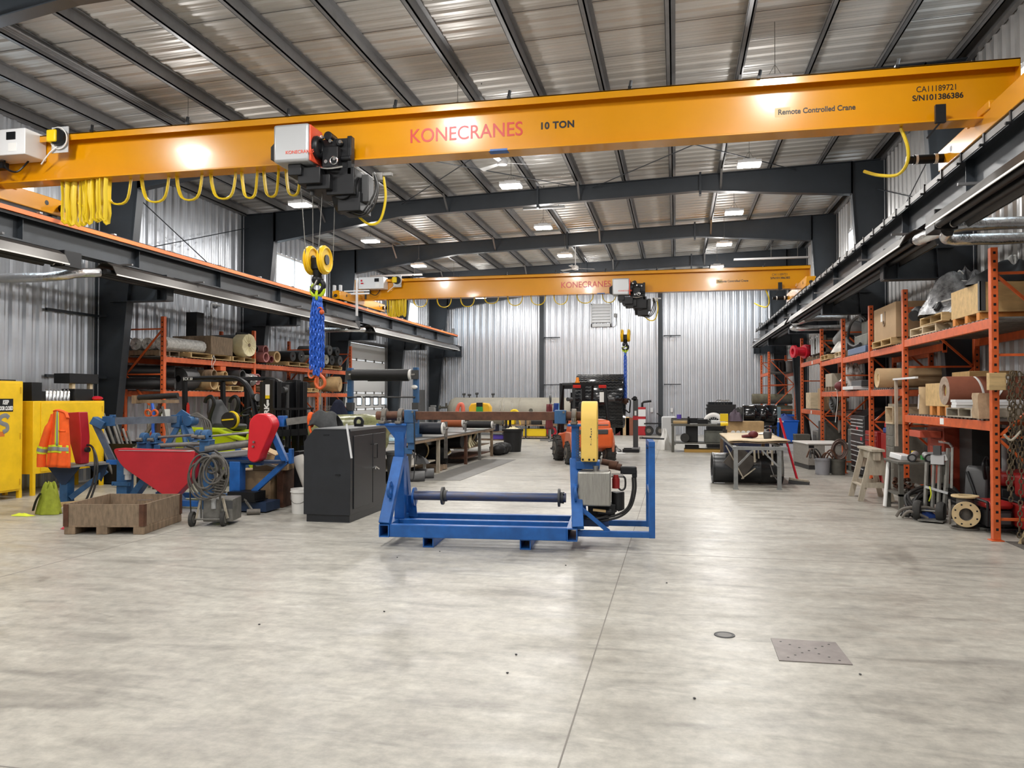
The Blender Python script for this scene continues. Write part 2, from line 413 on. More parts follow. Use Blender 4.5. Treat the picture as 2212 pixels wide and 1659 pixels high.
# overhead sectional door with a row of small lights
door = T('door_1', 'white sectional overhead door in the side wall', 'door'); del door['category']; del door['label']; door['kind'] = 'structure'
y0, y1, z0, z1 = DOOR
for k in range(6):
    a, c = z0 + k * (z1 / 6), z0 + (k + 1) * (z1 / 6) - 0.008
    if k == 2:
        b = B(); ws = [y0 + 0.45 + q * 0.83 for q in range(5)]; e = y0 + 0.03
        zl, zh = a + 0.16, c - 0.14
        b.bb(XL - 0.02, XL + 0.03, y0, y1, a, zl); b.bb(XL - 0.02, XL + 0.03, y0, y1, zh, c)
        for q in ws: b.bb(XL - 0.02, XL + 0.03, e, q, zl, zh); e = q + 0.44
        b.bb(XL - 0.02, XL + 0.03, e, y1, zl, zh)
        part('door_panel', b, 'white_paint', door, bev=0.004)
        for q in ws:
            g = B(); g.bb(XL, XL + 0.008, q, q + 0.44, zl, zh); pn = part('pane', g, 'window_glass', door)
            g = B()
            for r in ((q - 0.03, q, zl - 0.03, zh + 0.03), (q + 0.44, q + 0.47, zl - 0.03, zh + 0.03), (q, q + 0.44, zl - 0.03, zl), (q, q + 0.44, zh, zh + 0.03)): g.bb(XL + 0.025, XL + 0.045, *r)
            part('pane_frame', g, 'black_paint', door)
    else:
        b = B(); b.bb(XL - 0.02, XL + 0.03, y0, y1, a, c); part('door_panel', b, 'white_paint', door, bev=0.004)
    if k:
        b = B()
        for q in range(5): b.bb(XL + 0.03, XL + 0.06, y0 + 0.3 + q * 0.87, y0 + 0.38 + q * 0.87, a - 0.05, a + 0.05)
        part('hinge', b, 'dull_steel', door)
b = B()
for q in (y0 - 0.09, y1 + 0.01): b.bb(XL, XL + 0.12, q, q + 0.08, 0, z1 + 0.25)
b.bb(XL, XL + 0.1, y0 - 0.09, y1 + 0.09, z1, z1 + 0.12); part('track', b, 'galv_purlin', door)
d2 = B(); d2.bb(XL, XL + 0.06, 34.5, 35.4, 0, 2.03); d2 = struct('door_2', d2, 'mid_grey', bev=0.006)
b = B(); b.cyl((XL + 0.06, 34.62, 1.0), (XL + 0.13, 34.62, 1.0), 0.02); b.bb(XL + 0.11, XL + 0.14, 34.6, 34.76, 0.985, 1.015); part('handle', b, 'bare_steel', d2)
# daylit yard outside the door lights
b = B(); b.bb(-40, XL - 1.0, 0, 60, -0.3, -0.2); struct('ground_outside', b, 'light_grey')
# portal frames
def ibeam(b, outline, y, fw=0.2, tw=0.012, ft=0.016):
    """outline: list of (x,z) round the web; flanges follow edges flagged by order"""
    b.prism([(x, y - tw / 2, z) for x, z in outline], (0, 0, 0), (0, tw, 0))
    for (x0, z0), (x1, z1) in zip(outline, outline[1:] + outline[:1]):
        b.bar((x0, y, z0), (x1, y, z1), fw, ft, up=V((0, 1, 0)).cross(V((x1 - x0, 0, z1 - z0))))
for y in FY:
    b = B(); ibeam(b, [(XL + 0.03, 0), (XL + 0.40, 0), (XL + 0.98, 5.85), (XL + 0.98, ztop(XL + 1) - 0.01), (XL + 0.03, ztop(XL))], y)
    b.bb(XL + 0.02, XL + 0.5, y - 0.16, y + 0.16, 0, 0.03)
    struct('steel_column', b, 'steel_frame', smooth=False)
    b = B(); ibeam(b, [(XR - 0.03, 0), (XR - 0.36, 0), (XR - 0.75, 6.40), (XR - 0.75, ztop(XR) - 0.03), (XR - 0.03, ztop(XR))], y)
    b.bb(XR - 0.5, XR - 0.02, y - 0.16, y + 0.16, 0, 0.03)
    struct('steel_column', b, 'steel_frame', smooth=False)
    xa, xb, xc, xd = XL + 0.98, XL + 4.6, XR - 4.2, XR - 0.75
    b = B(); ibeam(b, [(xa, 5.90), (xb, ztop(xb) - 0.40), (xc, ztop(xc) - 0.38), (xd, 6.42), (xd, ztop(xd)), (xa, ztop(xa))], y)
    for x in (xc, -3.4):                                   # bolted splices
        b.bb(x - 0.025, x + 0.025, y - 0.11, y + 0.11, ztop(x) - 0.48, ztop(x) + 0.06)
    struct('rafter', b, 'steel_frame', smooth=False)
# purlins: Z sections under the deck
px0 = [XL + 0.16 + k * 1.143 for k in range(15)]
for i, x in enumerate(px0):
    b = B(); zb, zt_ = ztop(x), zroof(x) - 0.03
    b.bb(x - 0.012, x + 0.012, Y0, Y1, zb, zt_); b.bb(x - 0.075, x + 0.012, Y0, Y1, zb, zb + 0.012); b.bb(x - 0.012, x + 0.075, Y0, Y1, zt_ - 0.012, zt_); b.bb(x - 0.08, x - 0.068, Y0, Y1, zb, zb + 0.035)
    struct('roof_purlin', b, 'galv_purlin', smooth=False)
# flange braces from the purlins down to the rafters
b = B()
for y in FY[1:]:
    for k in (2, 5, 8, 11):
        x = px0[k]; b.bar((x, y + 0.5, ztop(x) + 0.05), (x, y + 0.02, ztop(x) - 0.38), 0.05, 0.006); b.bar((x, y - 0.5, ztop(x) + 0.05), (x, y - 0.02, ztop(x) - 0.38), 0.05, 0.006)
struct('trim_1', b, 'galv_purlin', smooth=False)
# conduits along one purlin, near the side wall
b = B()
for k in range(3):
    x = px0[2] + 0.10 + k * 0.055; b.cyl((x, Y0, ztop(x) + 0.03), (x, 24.8, ztop(x) + 0.03), 0.018, n=8)
struct('trim_2', b, 'galv_purlin')
# rod bracing in the walls and roof
b = B()
for (p, q) in (((XL + 0.25, 14.1, 6.3), (XL + 0.25, 19.4, 4.3)), ((XL + 0.25, 14.1, 4.6), (XL + 0.25, 19.4, 6.3)), ((XL + 0.2, 14.1, 3.2), (XL + 0.2, 16.9, 2.1)), ((XL + 0.2, 16.5, 2.2), (XL + 0.2, 19.4, 3.5)),
               ((XR - 0.25, 14.1, 6.5), (XR - 0.25, 19.4, 4.8)), ((XR - 0.25, 14.1, 4.8), (XR - 0.25, 19.4, 6.5))): b.cyl(p, q, 0.012, n=6)
for (p, q) in (((-7.0, 14.1), (-2.2, 19.4)), ((-2.4, 14.1), (-7.0, 19.4)), ((-2.0, 14.1), (2.8, 19.4)), ((2.8, 14.1), (-2.0, 19.4))):
    b.cyl((*p, ztop(p[0]) - 0.1), (*q, ztop(q[0]) - 0.1), 0.011, n=6)
struct('trim_3', b, 'steel_frame')
# gable posts, rails and pipe brackets on the far wall
for x in (-6.15, -0.68):
    b = B(); b.bb(x - 0.10, x + 0.10, Y1 - 0.16, Y1 - 0.03, 0, ztop(x) - 0.4); struct('steel_column', b, 'steel_frame', bev=0.01)
b = B()
for x in (-6.0, -0.52):
    for z in (2.25, 4.45):
        b.bb(x, x + 0.75, Y1 - 0.34, Y1 - 0.28, z, z + 0.04); b.bb(x, x + 0.03, Y1 - 0.34, Y1 - 0.03, z, z + 0.04); b.bb(x + 0.3, x + 0.33, Y1 - 0.34, Y1 - 0.03, z, z + 0.04)
struct('trim_4', b, 'steel_frame')
b = B()                                                     # the same arms on the side column nearest the cabinets
for y, z in ((13.9, 2.05), (13.9, 3.3)): b.bb(XL + 0.05, XL + 0.10, y - 1.3, y, z, z + 0.05); b.bb(XL + 0.03, XL + 0.35, y - 0.06, y, z, z + 0.04)
struct('trim_5', b, 'steel_frame')
b = B()
for y in FY[:-1]:
    b.cyl((XL + 0.1, y + 0.22, 0), (XL + 0.1, y + 0.22, 5.9), 0.025, n=8)
b.cyl((XL + 0.1, 17.9, 2.6), (XL + 0.1, 17.9, 4.05), 0.03, n=8); b.cyl((XL + 0.1, 17.9, 4.05), (XL + 0.1, 18.3, 4.05), 0.03, n=8)
struct('trim_6', b, 'light_grey')
# eave trim
b = B(); b.bb(XR - 0.12, XR - 0.03, Y0, Y1, ztop(XR) - 0.02, zroof(XR) - 0.02); b.bb(XL + 0.03, XL + 0.12, Y0, Y1, ztop(XL) - 0.02, zroof(XL) - 0.02)
struct('trim_7', b, 'galv_purlin')

# ---------------------------------------------------------------- crane runways on brackets
RXL, RXR, RZ = -10.20, 3.60, 4.60
for s, x, xc in ((1, RXL, XL), (-1, RXR, XR)):
    for y in FY:                                            # bracket: short I beam out from the column
        b = B(); x0 = xc + s * 0.35; x1 = x + s * 0.22
        b.bb(min(x0, x1), max(x0, x1), y - 0.01, y + 0.01, RZ - 0.98, RZ - 0.48)
        for z in (RZ - 0.985, RZ - 0.49): b.bb(min(x0, x1), max(x0, x1), y - 0.12, y + 0.12, z - 0.01, z + 0.01)
        b.bb(x1 - 0.01, x1 + 0.01, y - 0.11, y + 0.11, RZ - 0.98, RZ - 0.48); b.bb(x - 0.008, x + 0.008, y - 0.11, y + 0.11, RZ - 0.98, RZ - 0.48)
        struct('trim_bracket', b, 'steel_frame', smooth=False)
    t = T('crane_runway', 'dark steel runway beam with orange conductor bar along the left wall' if s > 0 else 'dark steel runway beam with clipped rail along the right wall', 'beam', (x, 0, RZ), group=None)
    b = B(); b.bb(-0.012, 0.012, Y0 + 0.3, 35.4, -0.46, 0); b.bb(-0.14, 0.14, Y0 + 0.3, 35.4, -0.48, -0.455); b.bb(-0.19, 0.19, Y0 + 0.3, 35.4, -0.02, 0.005)
    b.bb(-0.19, -0.175, Y0 + 0.3, 35.4, -0.10, 0.005); b.bb(0.175, 0.19, Y0 + 0.3, 35.4, -0.10, 0.005)
    y = Y0 + 1
    while y < 35: b.bb(-0.11, 0.11, y - 0.006, y + 0.006, -0.46, -0.02); y += 2.75
    part('beam', b, 'steel_frame', t, smooth=False)
    b = B(); b.bb(-0.03, 0.03, Y0 + 0.3, 35.4, 0.005, 0.06); part('rail', b, 'dull_steel', t)
    if s > 0:
        b = B(); b.bb(0.20, 0.24, Y0 + 0.3, 35.3, -0.075, -0.005); part('conductor_bar', b, 'conductor_orange', t)
        y = 0.5
        while y < 35: b = B(); b.bb(0.17, 0.26, y - 0.03, y + 0.03, 0.005, 0.03); part('clamp', b, 'light_grey', t); y += 1.7
        b = B(); b.bb(0.19, 0.20, Y0 + 0.3, 35.3, -0.12, 0.02); part('mounting_strip', b, 'black_paint', t)
    else:
        y = 1.0
        while y < 35: b = B(); b.bb(-0.215, -0.19, y - 0.02, y + 0.02, -0.12, 0.02); b.bb(-0.26, -0.21, y - 0.02, y + 0.02, -0.12, -0.10); part('clamp', b, 'black_paint', t); y += 0.72
        b = B(); b.bb(-0.20, -0.193, Y0 + 0.3, 35.4, -0.085, -0.005); part('cover_strip', b, 'mid_grey', t)
    b = B(); b.bb(-0.08, 0.08, 35.2, 35.3, 0.02, 0.30); part('end_stop', b, 'mid_grey', t)

# ---------------------------------------------------------------- overhead cranes
def hook_block(t, x, y, z):
    """two yellow sheaves, a black cross head and a forged hook"""
    for sx in (-0.10, 0.10):
        b = B(); b.rev((x + sx - 0.03, y, z), (1, 0, 0), [(0.05, 0), (0.19, 0), (0.20, 0.015), (0.18, 0.03), (0.20, 0.045), (0.19, 0.06), (0.05, 0.06)], 28)
        b.torus((x + sx + 0.032, y, z), (1, 0, 0), 0.165, 0.018); sh = part('sheave', b, 'safety_yellow', t)
        b = B(); b.cyl((x + sx - 0.045, y, z), (x + sx + 0.045, y, z), 0.07); part('sheave_boss', b, 'black_paint', sh)
    b = B(); b.box((x, y, z - 0.05), (0.14, 0.14, 0.16)); b.cyl((x, y, z - 0.13), (x, y, z - 0.24), 0.07, 0.055); part('cross_head', b, 'black_paint', t, bev=0.012)
    zz = z - 0.22
    pts = [(0, 0.03), (0.0, -0.03), (0.055, -0.07), (0.09, -0.125), (0.065, -0.195), (-0.01, -0.22), (-0.075, -0.19), (-0.09, -0.135)]
    b = B(); sp = smooth_path([(x + p, y, zz + q) for p, q in pts], 5); b.tube(sp, [0.045 - 0.022 * (i / len(sp)) for i in range(len(sp))], 10)
    b.sph((x, y, zz - 0.05), 0.085, 12, (1, 0.8, 0.9)); part('hook', b, 'black_paint', t)
    b = B(); b.tube(smooth_path([(x + 0.02, y - 0.05, zz - 0.06), (x - 0.02, y - 0.06, zz - 0.14), (x - 0.09, y - 0.02, zz - 0.18)], 4), 0.014, 6); part('safety_latch', b, 'bare_steel', t)
def crane(yc, label, ty0, ty1, hx, hook_z, serial, key):
    t = T('bridge_crane', label, 'crane', (0, yc, 0), group='overhead bridge cranes')
    gl, gr, zb, zt_ = -10.3, 3.86, 4.88, 5.53
    b = B(); b.bb(gl, gr, -0.008, 0.008, zb, zt_); b.bb(gl, gr, -0.15, 0.15, zb - 0.022, zb); b.bb(gl, gr, -0.15, 0.15, zt_ - 0.02, zt_)
    b.hexa([(gl, -0.15, zt_ - 0.10), (gr, -0.15, zt_ - 0.10), (gr, -0.14, zt_ - 0.10), (gl, -0.14, zt_ - 0.10), (gl, -0.15, zt_), (gr, -0.15, zt_), (gr, -0.14, zt_), (gl, -0.14, zt_)])
    b.bb(gl, gr, 0.14, 0.15, zt_ - 0.10, zt_)
    b.bb(gr - 0.012, gr, -0.15, 0.15, zb, zt_); b.bb(gl, gl + 0.012, -0.15, 0.15, zb, zt_)
    part('girder', b, 'crane_yellow', t, smooth=False, bev=0.004)
    for x in (RXL, RXR):
        b = B(); b.bb(x - 0.13, x + 0.13, ty0 - yc, ty1 - yc, RZ + 0.09, RZ + 0.36); b.bb(x - 0.15, x + 0.15, -0.35, 0.35, RZ + 0.30, RZ + 0.40)
        e = part('end_truck', b, 'crane_yellow', t, bev=0.012)
        for y in (ty0 + 0.25, ty1 - 0.25):
            q = B(); q.cyl((x - 0.05, y - yc, RZ + 0.18), (x + 0.05, y - yc, RZ + 0.18), 0.115, n=20); part('wheel', q, 'dull_steel', e)
        q = B()
        for y in (ty0 + 0.5, ty1 - 0.5): q.cyl((x - 0.133, y - yc, RZ + 0.25), (x + 0.133, y - yc, RZ + 0.25), 0.04)
        part('access_hole', q, 'black_paint', e)
        s = 1 if x < 0 else -1
        q = B(); q.cyl((x + s * 0.13, ty1 - yc - 0.2, RZ + 0.22), (x + s * 0.50, ty1 - yc - 0.2, RZ + 0.22), 0.06); q.cyl((x + s * 0.5, ty1 - yc - 0.2, RZ + 0.22), (x + s * 0.58, ty1 - yc - 0.2, RZ + 0.22), 0.05)
        mo = part('drive_motor', q, 'black_paint', e)
        q = B(); q.cyl((x + s * 0.2, ty1 - yc - 0.2, RZ + 0.22), (x + s * 0.24, ty1 - yc - 0.2, RZ + 0.22), 0.066); q.cyl((x + s * 0.44, ty1 - yc - 0.2, RZ + 0.22), (x + s * 0.47, ty1 - yc - 0.2, RZ + 0.22), 0.064); part('motor_band', q, 'white_paint', mo)
        q = B(); q.cyl((x, ty1 - yc, RZ + 0.2), (x, ty1 - yc + 0.07, RZ + 0.2), 0.05, 0.04); q.cyl((x, ty0 - yc, RZ + 0.2), (x, ty0 - yc - 0.07, RZ + 0.2), 0.05, 0.04); part('bumper', q, 'black_rubber', e)
    # drive cable at the free end
    b = B(); b.tube(smooth_path([(2.62, -0.02, zb - 0.03), (2.70, 0.0, zb - 0.25), (2.72, 0.1, zb - 0.42), (2.66, 0.3, zb - 0.50), (2.50, 0.5, zb - 0.44), (2.36, 0.65, zb - 0.34)], 5), 0.02, 6); part('drive_cable', b, 'festoon', t)
    b = B(); b.bb(2.95, 3.06, -0.20, -0.15, zb - 0.05, zb + 0.16); b.bar((3.0, -0.18, zb - 0.05), (2.86, -0.18, zb - 0.22), 0.02); part('limit_switch', b, 'black_paint', t)
    # control cubicle and horn plate at the fixed end
    cx = -10.05
    b = B(); b.bb(cx, cx + 0.86, -0.42, -0.02, zb + 0.30, zb + 0.68); cb = part('control_box', b, 'white_paint', t, bev=0.012)
    b = B(); b.bb(cx + 0.55, cx + 0.70, -0.432, -0.42, zb + 0.52, zb + 0.63); part('control_screen', b, 'black_paint', cb)
    b = B(); b.bb(cx + 0.58, cx + 0.72, -0.424, -0.42, zb + 0.35, zb + 0.47); part('rating_sticker', b, 'paper', cb)
    b = B(); b.bb(cx + 0.08, cx + 0.13, -0.432, -0.42, zb + 0.54, zb + 0.60); b.bb(cx + 0.09, cx + 0.17, -0.45, -0.42, zb + 0.46, zb + 0.50); part('stop_switch', b, 'valve_red', cb)
    b = B(); b.tube(smooth_path([(cx + 0.3, -0.2, zb + 0.32), (cx + 0.34, -0.22, zb + 0.18), (cx + 0.52, -0.2, zb + 0.12), (cx + 0.62, -0.1, zb + 0.3)], 5), 0.014, 6); b.box((cx + 0.22, -0.2, zb + 0.22), (0.2, 0.12, 0.1)); b.cyl((cx + 0.16, -0.2, zb + 0.2), (cx + 0.16, -0.2, zb + 0.0), 0.03); part('cable_gland', b, 'black_paint', cb)
    b = B(); b.bb(cx + 1.10, cx + 1.38, -0.19, -0.175, zb + 0.36, zb + 0.74); hp = part('horn_plate', b, 'light_grey', t)
    b = B(); b.bb(cx + 1.09, cx + 1.25, -0.29, -0.19, zb + 0.50, zb + 0.68); part('horn', b, 'tool_yellow', hp, bev=0.02)
    b = B(); b.cyl((cx + 1.24, -0.26, zb + 0.58), (cx + 1.24, -0.19, zb + 0.58), 0.12, n=20); part('horn_shell', b, 'black_paint', hp)
    b = B()
    for k in range(3): b.torus((cx + 1.25, -0.205 - 0.012 * k, zb + 0.56), (0.1, 1, 0.1), 0.14 + 0.008 * k, 0.008, 24, 6)
    b.tube(smooth_path([(cx + 1.22, -0.22, zb + 0.44), (cx + 1.1, -0.22, zb + 0.36), (cx + 0.9, -0.16, zb + 0.22)], 5), 0.011, 6); part('horn_cable', b, 'white_plastic', hp)
    # conductor collector mast
    b = B(); b.bb(RXL + 0.30, RXL + 0.36, -1.0, -0.94, RZ - 0.35, RZ + 0.85); b.bb(RXL - 0.1, RXL + 0.75, -0.99, -0.95, RZ + 0.33, RZ + 0.38); b.bb(RXL - 0.1, RXL + 0.75, -0.99, -0.95, RZ + 0.42, RZ + 0.46)
    part('collector_mast', b, 'white_paint', t)
    b = B()
    for x in (RXL - 0.1, RXL + 0.1): b.bb(x, x + 0.06, ty0 - yc - 0.02, ty0 - yc + 0.1, RZ + 0.34, RZ + 0.52)
    part('rail_sweep', b, 'light_grey', t)
    # markings
    yf = -0.0095
    text('KONECRANES', 0.262, 'red_letter', t, (-3.50, yf, zb + 0.205), (R(90), 0, 0), sx=0.92, bold=0.0015)
    text('10 TON', 0.122, 'black_letter', t, (-1.72, yf, zb + 0.265), (R(90), 0, 0), bold=0.005, sp=1.1)
    text('Remote Controlled Crane', 0.090, 'black_letter', t, (1.235, yf, zb + 0.235), (R(90), 0, 0), bold=0.002, sx=0.92)
    text('CA11189721', 0.098, 'black_letter', t, (3.02, yf, zb + 0.385), (R(90), 0, 0), align='CENTER', sx=0.85)
    text(serial, 0.092, 'black_letter', t, (3.03, yf, zb + 0.285), (R(90), 0, 0), bold=0.002, align='CENTER')
    b = B(); b.bb(-2.35, -2.12, -0.1525, -0.15, zb - 0.022, zb + 0.0); b.bb(-2.37, -2.12, -0.148, -0.02, zb - 0.0245, zb - 0.022); part('rating_plate', b, 'machine_blue', t)
    b = B(); b.bb(1.20, 1.38, yf + 0.0005, -0.008, zb + 0.205, zb + 0.32); part('sticker', b, mat('tan_sticker', (0.62, 0.40, 0.12), 0.4), t)
    for k in range(8):
        x = -8.3 + k * 1.55; b = B(); b.bb(x - 0.02, x + 0.02, -0.18, -0.10, zt_ - 0.015, zt_ + 0.02); b.bar((x, -0.16, zt_), (x + 0.02, -0.17, zt_ + 0.09), 0.03); part('cable_clip', b, 'black_paint', t)
    # hoist: silver cubicle, drum and machinery
    h = hx; zg, zb = zb, zb - 0.16
    b = B(); b.bb(h - 0.30, h + 0.20, -0.62, -0.20, zb + 0.02, zb + 0.52); hc = part('hoist_cover', b, 'hoist_silver', t, bev=0.035)
    text('KONECRANES', 0.062, 'hoist_red', hc, (h - 0.12, -0.6225, zb + 0.12), (R(90), 0, 0))
    b = B(); b.bb(h + 0.20, h + 0.225, -0.60, -0.25, zb + 0.03, zb + 0.50); part('hoist_trim', b, 'hoist_red', hc, bev=0.01)
    b = B(); b.hexa([(h - 0.40, -0.5, zb + 0.1), (h - 0.3, -0.55, zb + 0.06), (h - 0.3, -0.25, zb + 0.06), (h - 0.40, -0.3, zb + 0.1), (h - 0.40, -0.5, zb + 0.27), (h - 0.3, -0.55, zb + 0.33), (h - 0.3, -0.25, zb + 0.33), (h - 0.40, -0.3, zb + 0.27)])
    b.cyl((h + 0.22, -0.44, zb + 0.24), (h + 0.27, -0.44, zb + 0.24), 0.15, n=24); b.torus((h + 0.27, -0.44, zb + 0.24), (1, 0, 0), 0.11, 0.03)
    b.bb(h + 0.21, h + 0.62, -0.28, -0.19, zb - 0.04, zb + 0.40); b.cyl((h + 0.35, -0.36, zb + 0.42), (h + 0.35, -0.16, zb + 0.42), 0.06); b.cyl((h + 0.5, -0.34, zb + 0.33), (h + 0.5, -0.16, zb + 0.33), 0.05)
    b.bb(h + 0.30, h + 0.52, -0.42, -0.2, zb - 0.02, zb + 0.25); b.cyl((h + 0.52, -0.3, zb + 0.12), (h + 0.66, -0.3, zb + 0.12), 0.035)
    b.bb(h + 0.60, h + 0.66, -0.30, -0.19, zb - 0.1, zb + 0.42)
    part('trolley_frame', b, 'black_paint', t, bev=0.008)
    for (q, r_) in ((0.30, 0.38), (0.42, 0.32), (0.36, 0.05), (0.56, 0.30), (0.48, 0.08)): b = B(); b.cyl((h + q, -0.44, zb + r_), (h + q, -0.40, zb + r_), 0.024, n=12); part('fitting', b, 'chrome', t)
    b = B(); b.torus((h + 0.47, -0.43, zb + 0.06), (0, 1, 0), 0.05, 0.012, 18); b.tube(smooth_path([(h + 0.24, -0.45, zb - 0.02), (h + 0.4, -0.46, zb - 0.05), (h + 0.58, -0.40, zb - 0.02)], 4), 0.016); part('fitting', b, 'chrome', t)
    b = B(); b.bb(h - 0.14, h + 0.05, -0.52, 0.1, zb - 0.13, zb + 0.02); b.bb(h - 0.02, h + 0.30, -0.48, 0.2, zb - 0.24, zb - 0.02); b.bb(h + 0.06, h + 0.4, -0.4, 0.25, zb - 0.30, zb - 0.1)
    b.cyl((h + 0.34, 0.02, zb - 0.30), (h + 0.72, 0.02, zb - 0.30), 0.24, n=24); b.bb(h + 0.30, h + 0.70, -0.3, 0.3, zb - 0.36, zb + 0.0); b.bb(h + 0.42, h + 0.74, -0.2, 0.2, zb - 0.56, zb - 0.3)
    b.cyl((h + 0.5, -0.25, zb - 0.25), (h + 0.5, 0.25, zb - 0.25), 0.16); part('hoist_drum', b, 'black_paint', t, bev=0.01)
    b = B(); b.bb(h + 0.72, h + 0.82, -0.1, 0.1, zb - 0.42, zb - 0.05); b.cyl((h + 0.1, -0.30, zb - 0.02), (h + 0.1, -0.30, zb - 0.36), 0.03); part('hoist_motor', b, 'dark_grey', t, bev=0.01)
    b = B()
    for k in range(3): b.tube(smooth_path([(h + 0.90, -0.1, zb - 0.03), (h + 0.97 - 0.04 * k, -0.12 + 0.05 * k, zb - 0.25), (h + 0.90 - 0.05 * k, -0.12, zb - 0.50), (h + 0.72, -0.1, zb - 0.62 + 0.03 * k), (h + 0.45 + 0.06 * k, -0.12, zb - 0.52)], 6), 0.014, 6)
    part('hoist_hose', b, 'hose_black', t)
    b = B(); b.tube(smooth_path([(h + 0.99, 0, zb - 0.03), (h + 1.03, 0, zb - 0.35), (h + 0.95, 0, zb - 0.66), (h + 0.78, 0, zb - 0.70), (h + 0.6, 0, zb - 0.55)], 6), 0.018, 6); part('hoist_cable', b, 'festoon', t)
    b = B(); b.bb(h + 0.86, h + 1.0, -0.05, 0.05, zb - 0.12, zb - 0.02); b.bb(h + 1.0, h + 1.12, -0.03, 0.03, zb - 0.06, zb - 0.02); part('tow_arm', b, 'bare_steel', t)
    zb = zg
    # festoon loops under the girder
    def loop(x0, x1, dz, y=0.06): return [(x0 + (x1 - x0) * (0.5 - 0.5 * math.cos(math.pi * k / 12)), y + 0.02 * math.sin(k), zb - 0.02 - dz * math.sin(math.pi * k / 12) ** 0.8) for k in range(13)]
    fr = random.Random(3)
    for x0, x1, dz in FEST[key]:
        b = B()
        for off in (-0.012, 0.012): b.tube([(p[0], p[1] + off, p[2]) for p in loop(x0, x1, dz)], 0.013, 6, flat=(1, 1.6))
        part('festoon_loop', b, 'festoon', t)
    b = B(); x = FEST[key + 'b']
    for k in range(14):
        a = x[0] + (x[1] - x[0]) * k / 14 + fr.uniform(-0.02, 0.02); b.tube([(p[0], p[1] + fr.uniform(-0.01, 0.01), p[2]) for p in loop(a, a + 0.10, 0.62 * x[2] + fr.uniform(-0.05, 0.03), fr.uniform(-0.1, 0.12))], 0.016, 6, flat=(1, 2.0))
    part('festoon_bundle', b, 'festoon', t)
    # wire ropes and hook block
    b = B(); hk = h + 0.04
    for sx in (-0.15, 0.15):
        for sy in (-0.17, 0.17): b.cyl((hk + sx * (1 if sy > 0 else 0.6), sy, hook_z + 0.02), (hk + sx * 1.15, sy * 1.1, zb - 0.2), 0.006, n=6)
    part('wire_rope', b, 'dull_steel', t)
    hook_block(t, hk, 0.0, hook_z)
    return V((hk, yc, hook_z - 0.24 - 0.20))
def gx(px, py, y): return onY(px, py, y).x
FEST = {'near': [(gx(a, 390, 10.0), gx(c, 390, 10.0), dz) for a, c, dz in ((222, 278, .36), (300, 360, .36), (376, 432, .36), (450, 505, .37), (517, 552, .38), (565, 598, .38), (613, 645, .38), (152, 212, .36))],
        'nearb': (gx(138, 400, 10.0), gx(232, 400, 10.0), 1.0),
        'far': [(gx(a, 640, 24.2), gx(c, 640, 24.2), dz) for a, c, dz in ((892, 922, .25), (943, 974, .28), (994, 1024, .28), (1046, 1076, .2), (1096, 1128, .28), (1146, 1178, .28), (1196, 1226, .28), (1246, 1281, .26), (1301, 1330, .26))],
        'farb': (gx(838, 650, 24.2), gx(874, 650, 24.2), 0.85)}
HOOK_NEAR = crane(10.0, 'yellow bridge crane nearest the camera, 10 TON girder with white hoist cubicle', 8.1, 11.45, gx(640, 320, 9.5) + 0.03, 3.55, 'S/N101386386', 'near')
HOOK_FAR = crane(24.2, 'yellow bridge crane further down the hall, its hook over the black roll', 22.4, 26.2, gx(1350, 630, 24) - 0.05, onY(1354, 725, 24.2).z, 'S/N101386385', 'far')

# ---------------------------------------------------------------- gas radiant tube heaters beneath the runways
def heater(x, y0, y1, label, s):
    t = T('tube_heater', label, 'heater', (x, y0, 3.86), group='radiant tube heaters'); L = y1 - y0
    sec = [(-0.25, -0.02), (-0.17, 0.13), (-0.05, 0.20), (0.05, 0.20), (0.17, 0.13), (0.25, -0.02), (0.24, -0.03), (0.16, 0.115), (0.05, 0.185), (-0.05, 0.185), (-0.16, 0.115), (-0.24, -0.03)]
    b = B(); b.prism([(p, 0, q) for p, q in sec], (0, 0, 0), (0, L, 0)); part('reflector', b, mat('heat_dark', (0.075, 0.07, 0.065), 0.4, 0.6), t, smooth=False)
    for q in (-0.252, 0.252): b = B(); b.bar((q, 0, -0.028), (q, L, -0.028), 0.014, 0.022); part('edge_strip', b, 'white_plastic' if q * s > 0 else 'chrome', t)  # pale inner strip: the lit lip of the reflector put into the colour
    b = B()
    for q in (-0.09, 0.09): b.cyl((q, -0.1, 0.02), (q, L, 0.02), 0.05, n=14)
    part('burner_tube', b, 'black_paint', t)
    b = B(); b.tube([(0.09 * math.cos(a), L + 0.09 * math.sin(a), 0.02) for a in (math.pi * k / 8 for k in range(9))], 0.05, 10); part('return_bend', b, 'white_plastic', t)
    k = 0.4
    while k < L:
        b = B(); b.bb(-0.26, 0.26, k - 0.02, k + 0.02, 0.20, 0.23); b.bar((-0.02, k, 0.22), (-0.02 - s * 0.1, k, 0.25), 0.015); k += 2.2; part('hanger', b, 'galv_purlin', t)
    b = B(); b.bb(-0.14, 0.14, L + 0.02, L + 0.4, -0.05, 0.22); part('burner_box', b, 'black_paint', t, bev=0.01)
    return t
heater(-9.92, 12.1, 22.9, 'long black radiant tube heater under left runway, above the left rack', 1)
heater(-9.92, 24.3, 34.6, 'black radiant tube heater under left runway, far end by the end wall', 1)
heater(-9.92, 0.5, 11.0, 'radiant tube heater under left runway, cut by the left picture edge', 1)
heater(3.40, 12.1, 23.7, 'long black radiant tube heater under right runway, above the cardboard box', -1)
heater(3.40, 24.3, 34.9, 'black radiant tube heater under right runway, far end by the end wall', -1)
heater(3.40, 0.5, 10.9, 'radiant tube heater under right runway, cut by the right picture edge', -1)
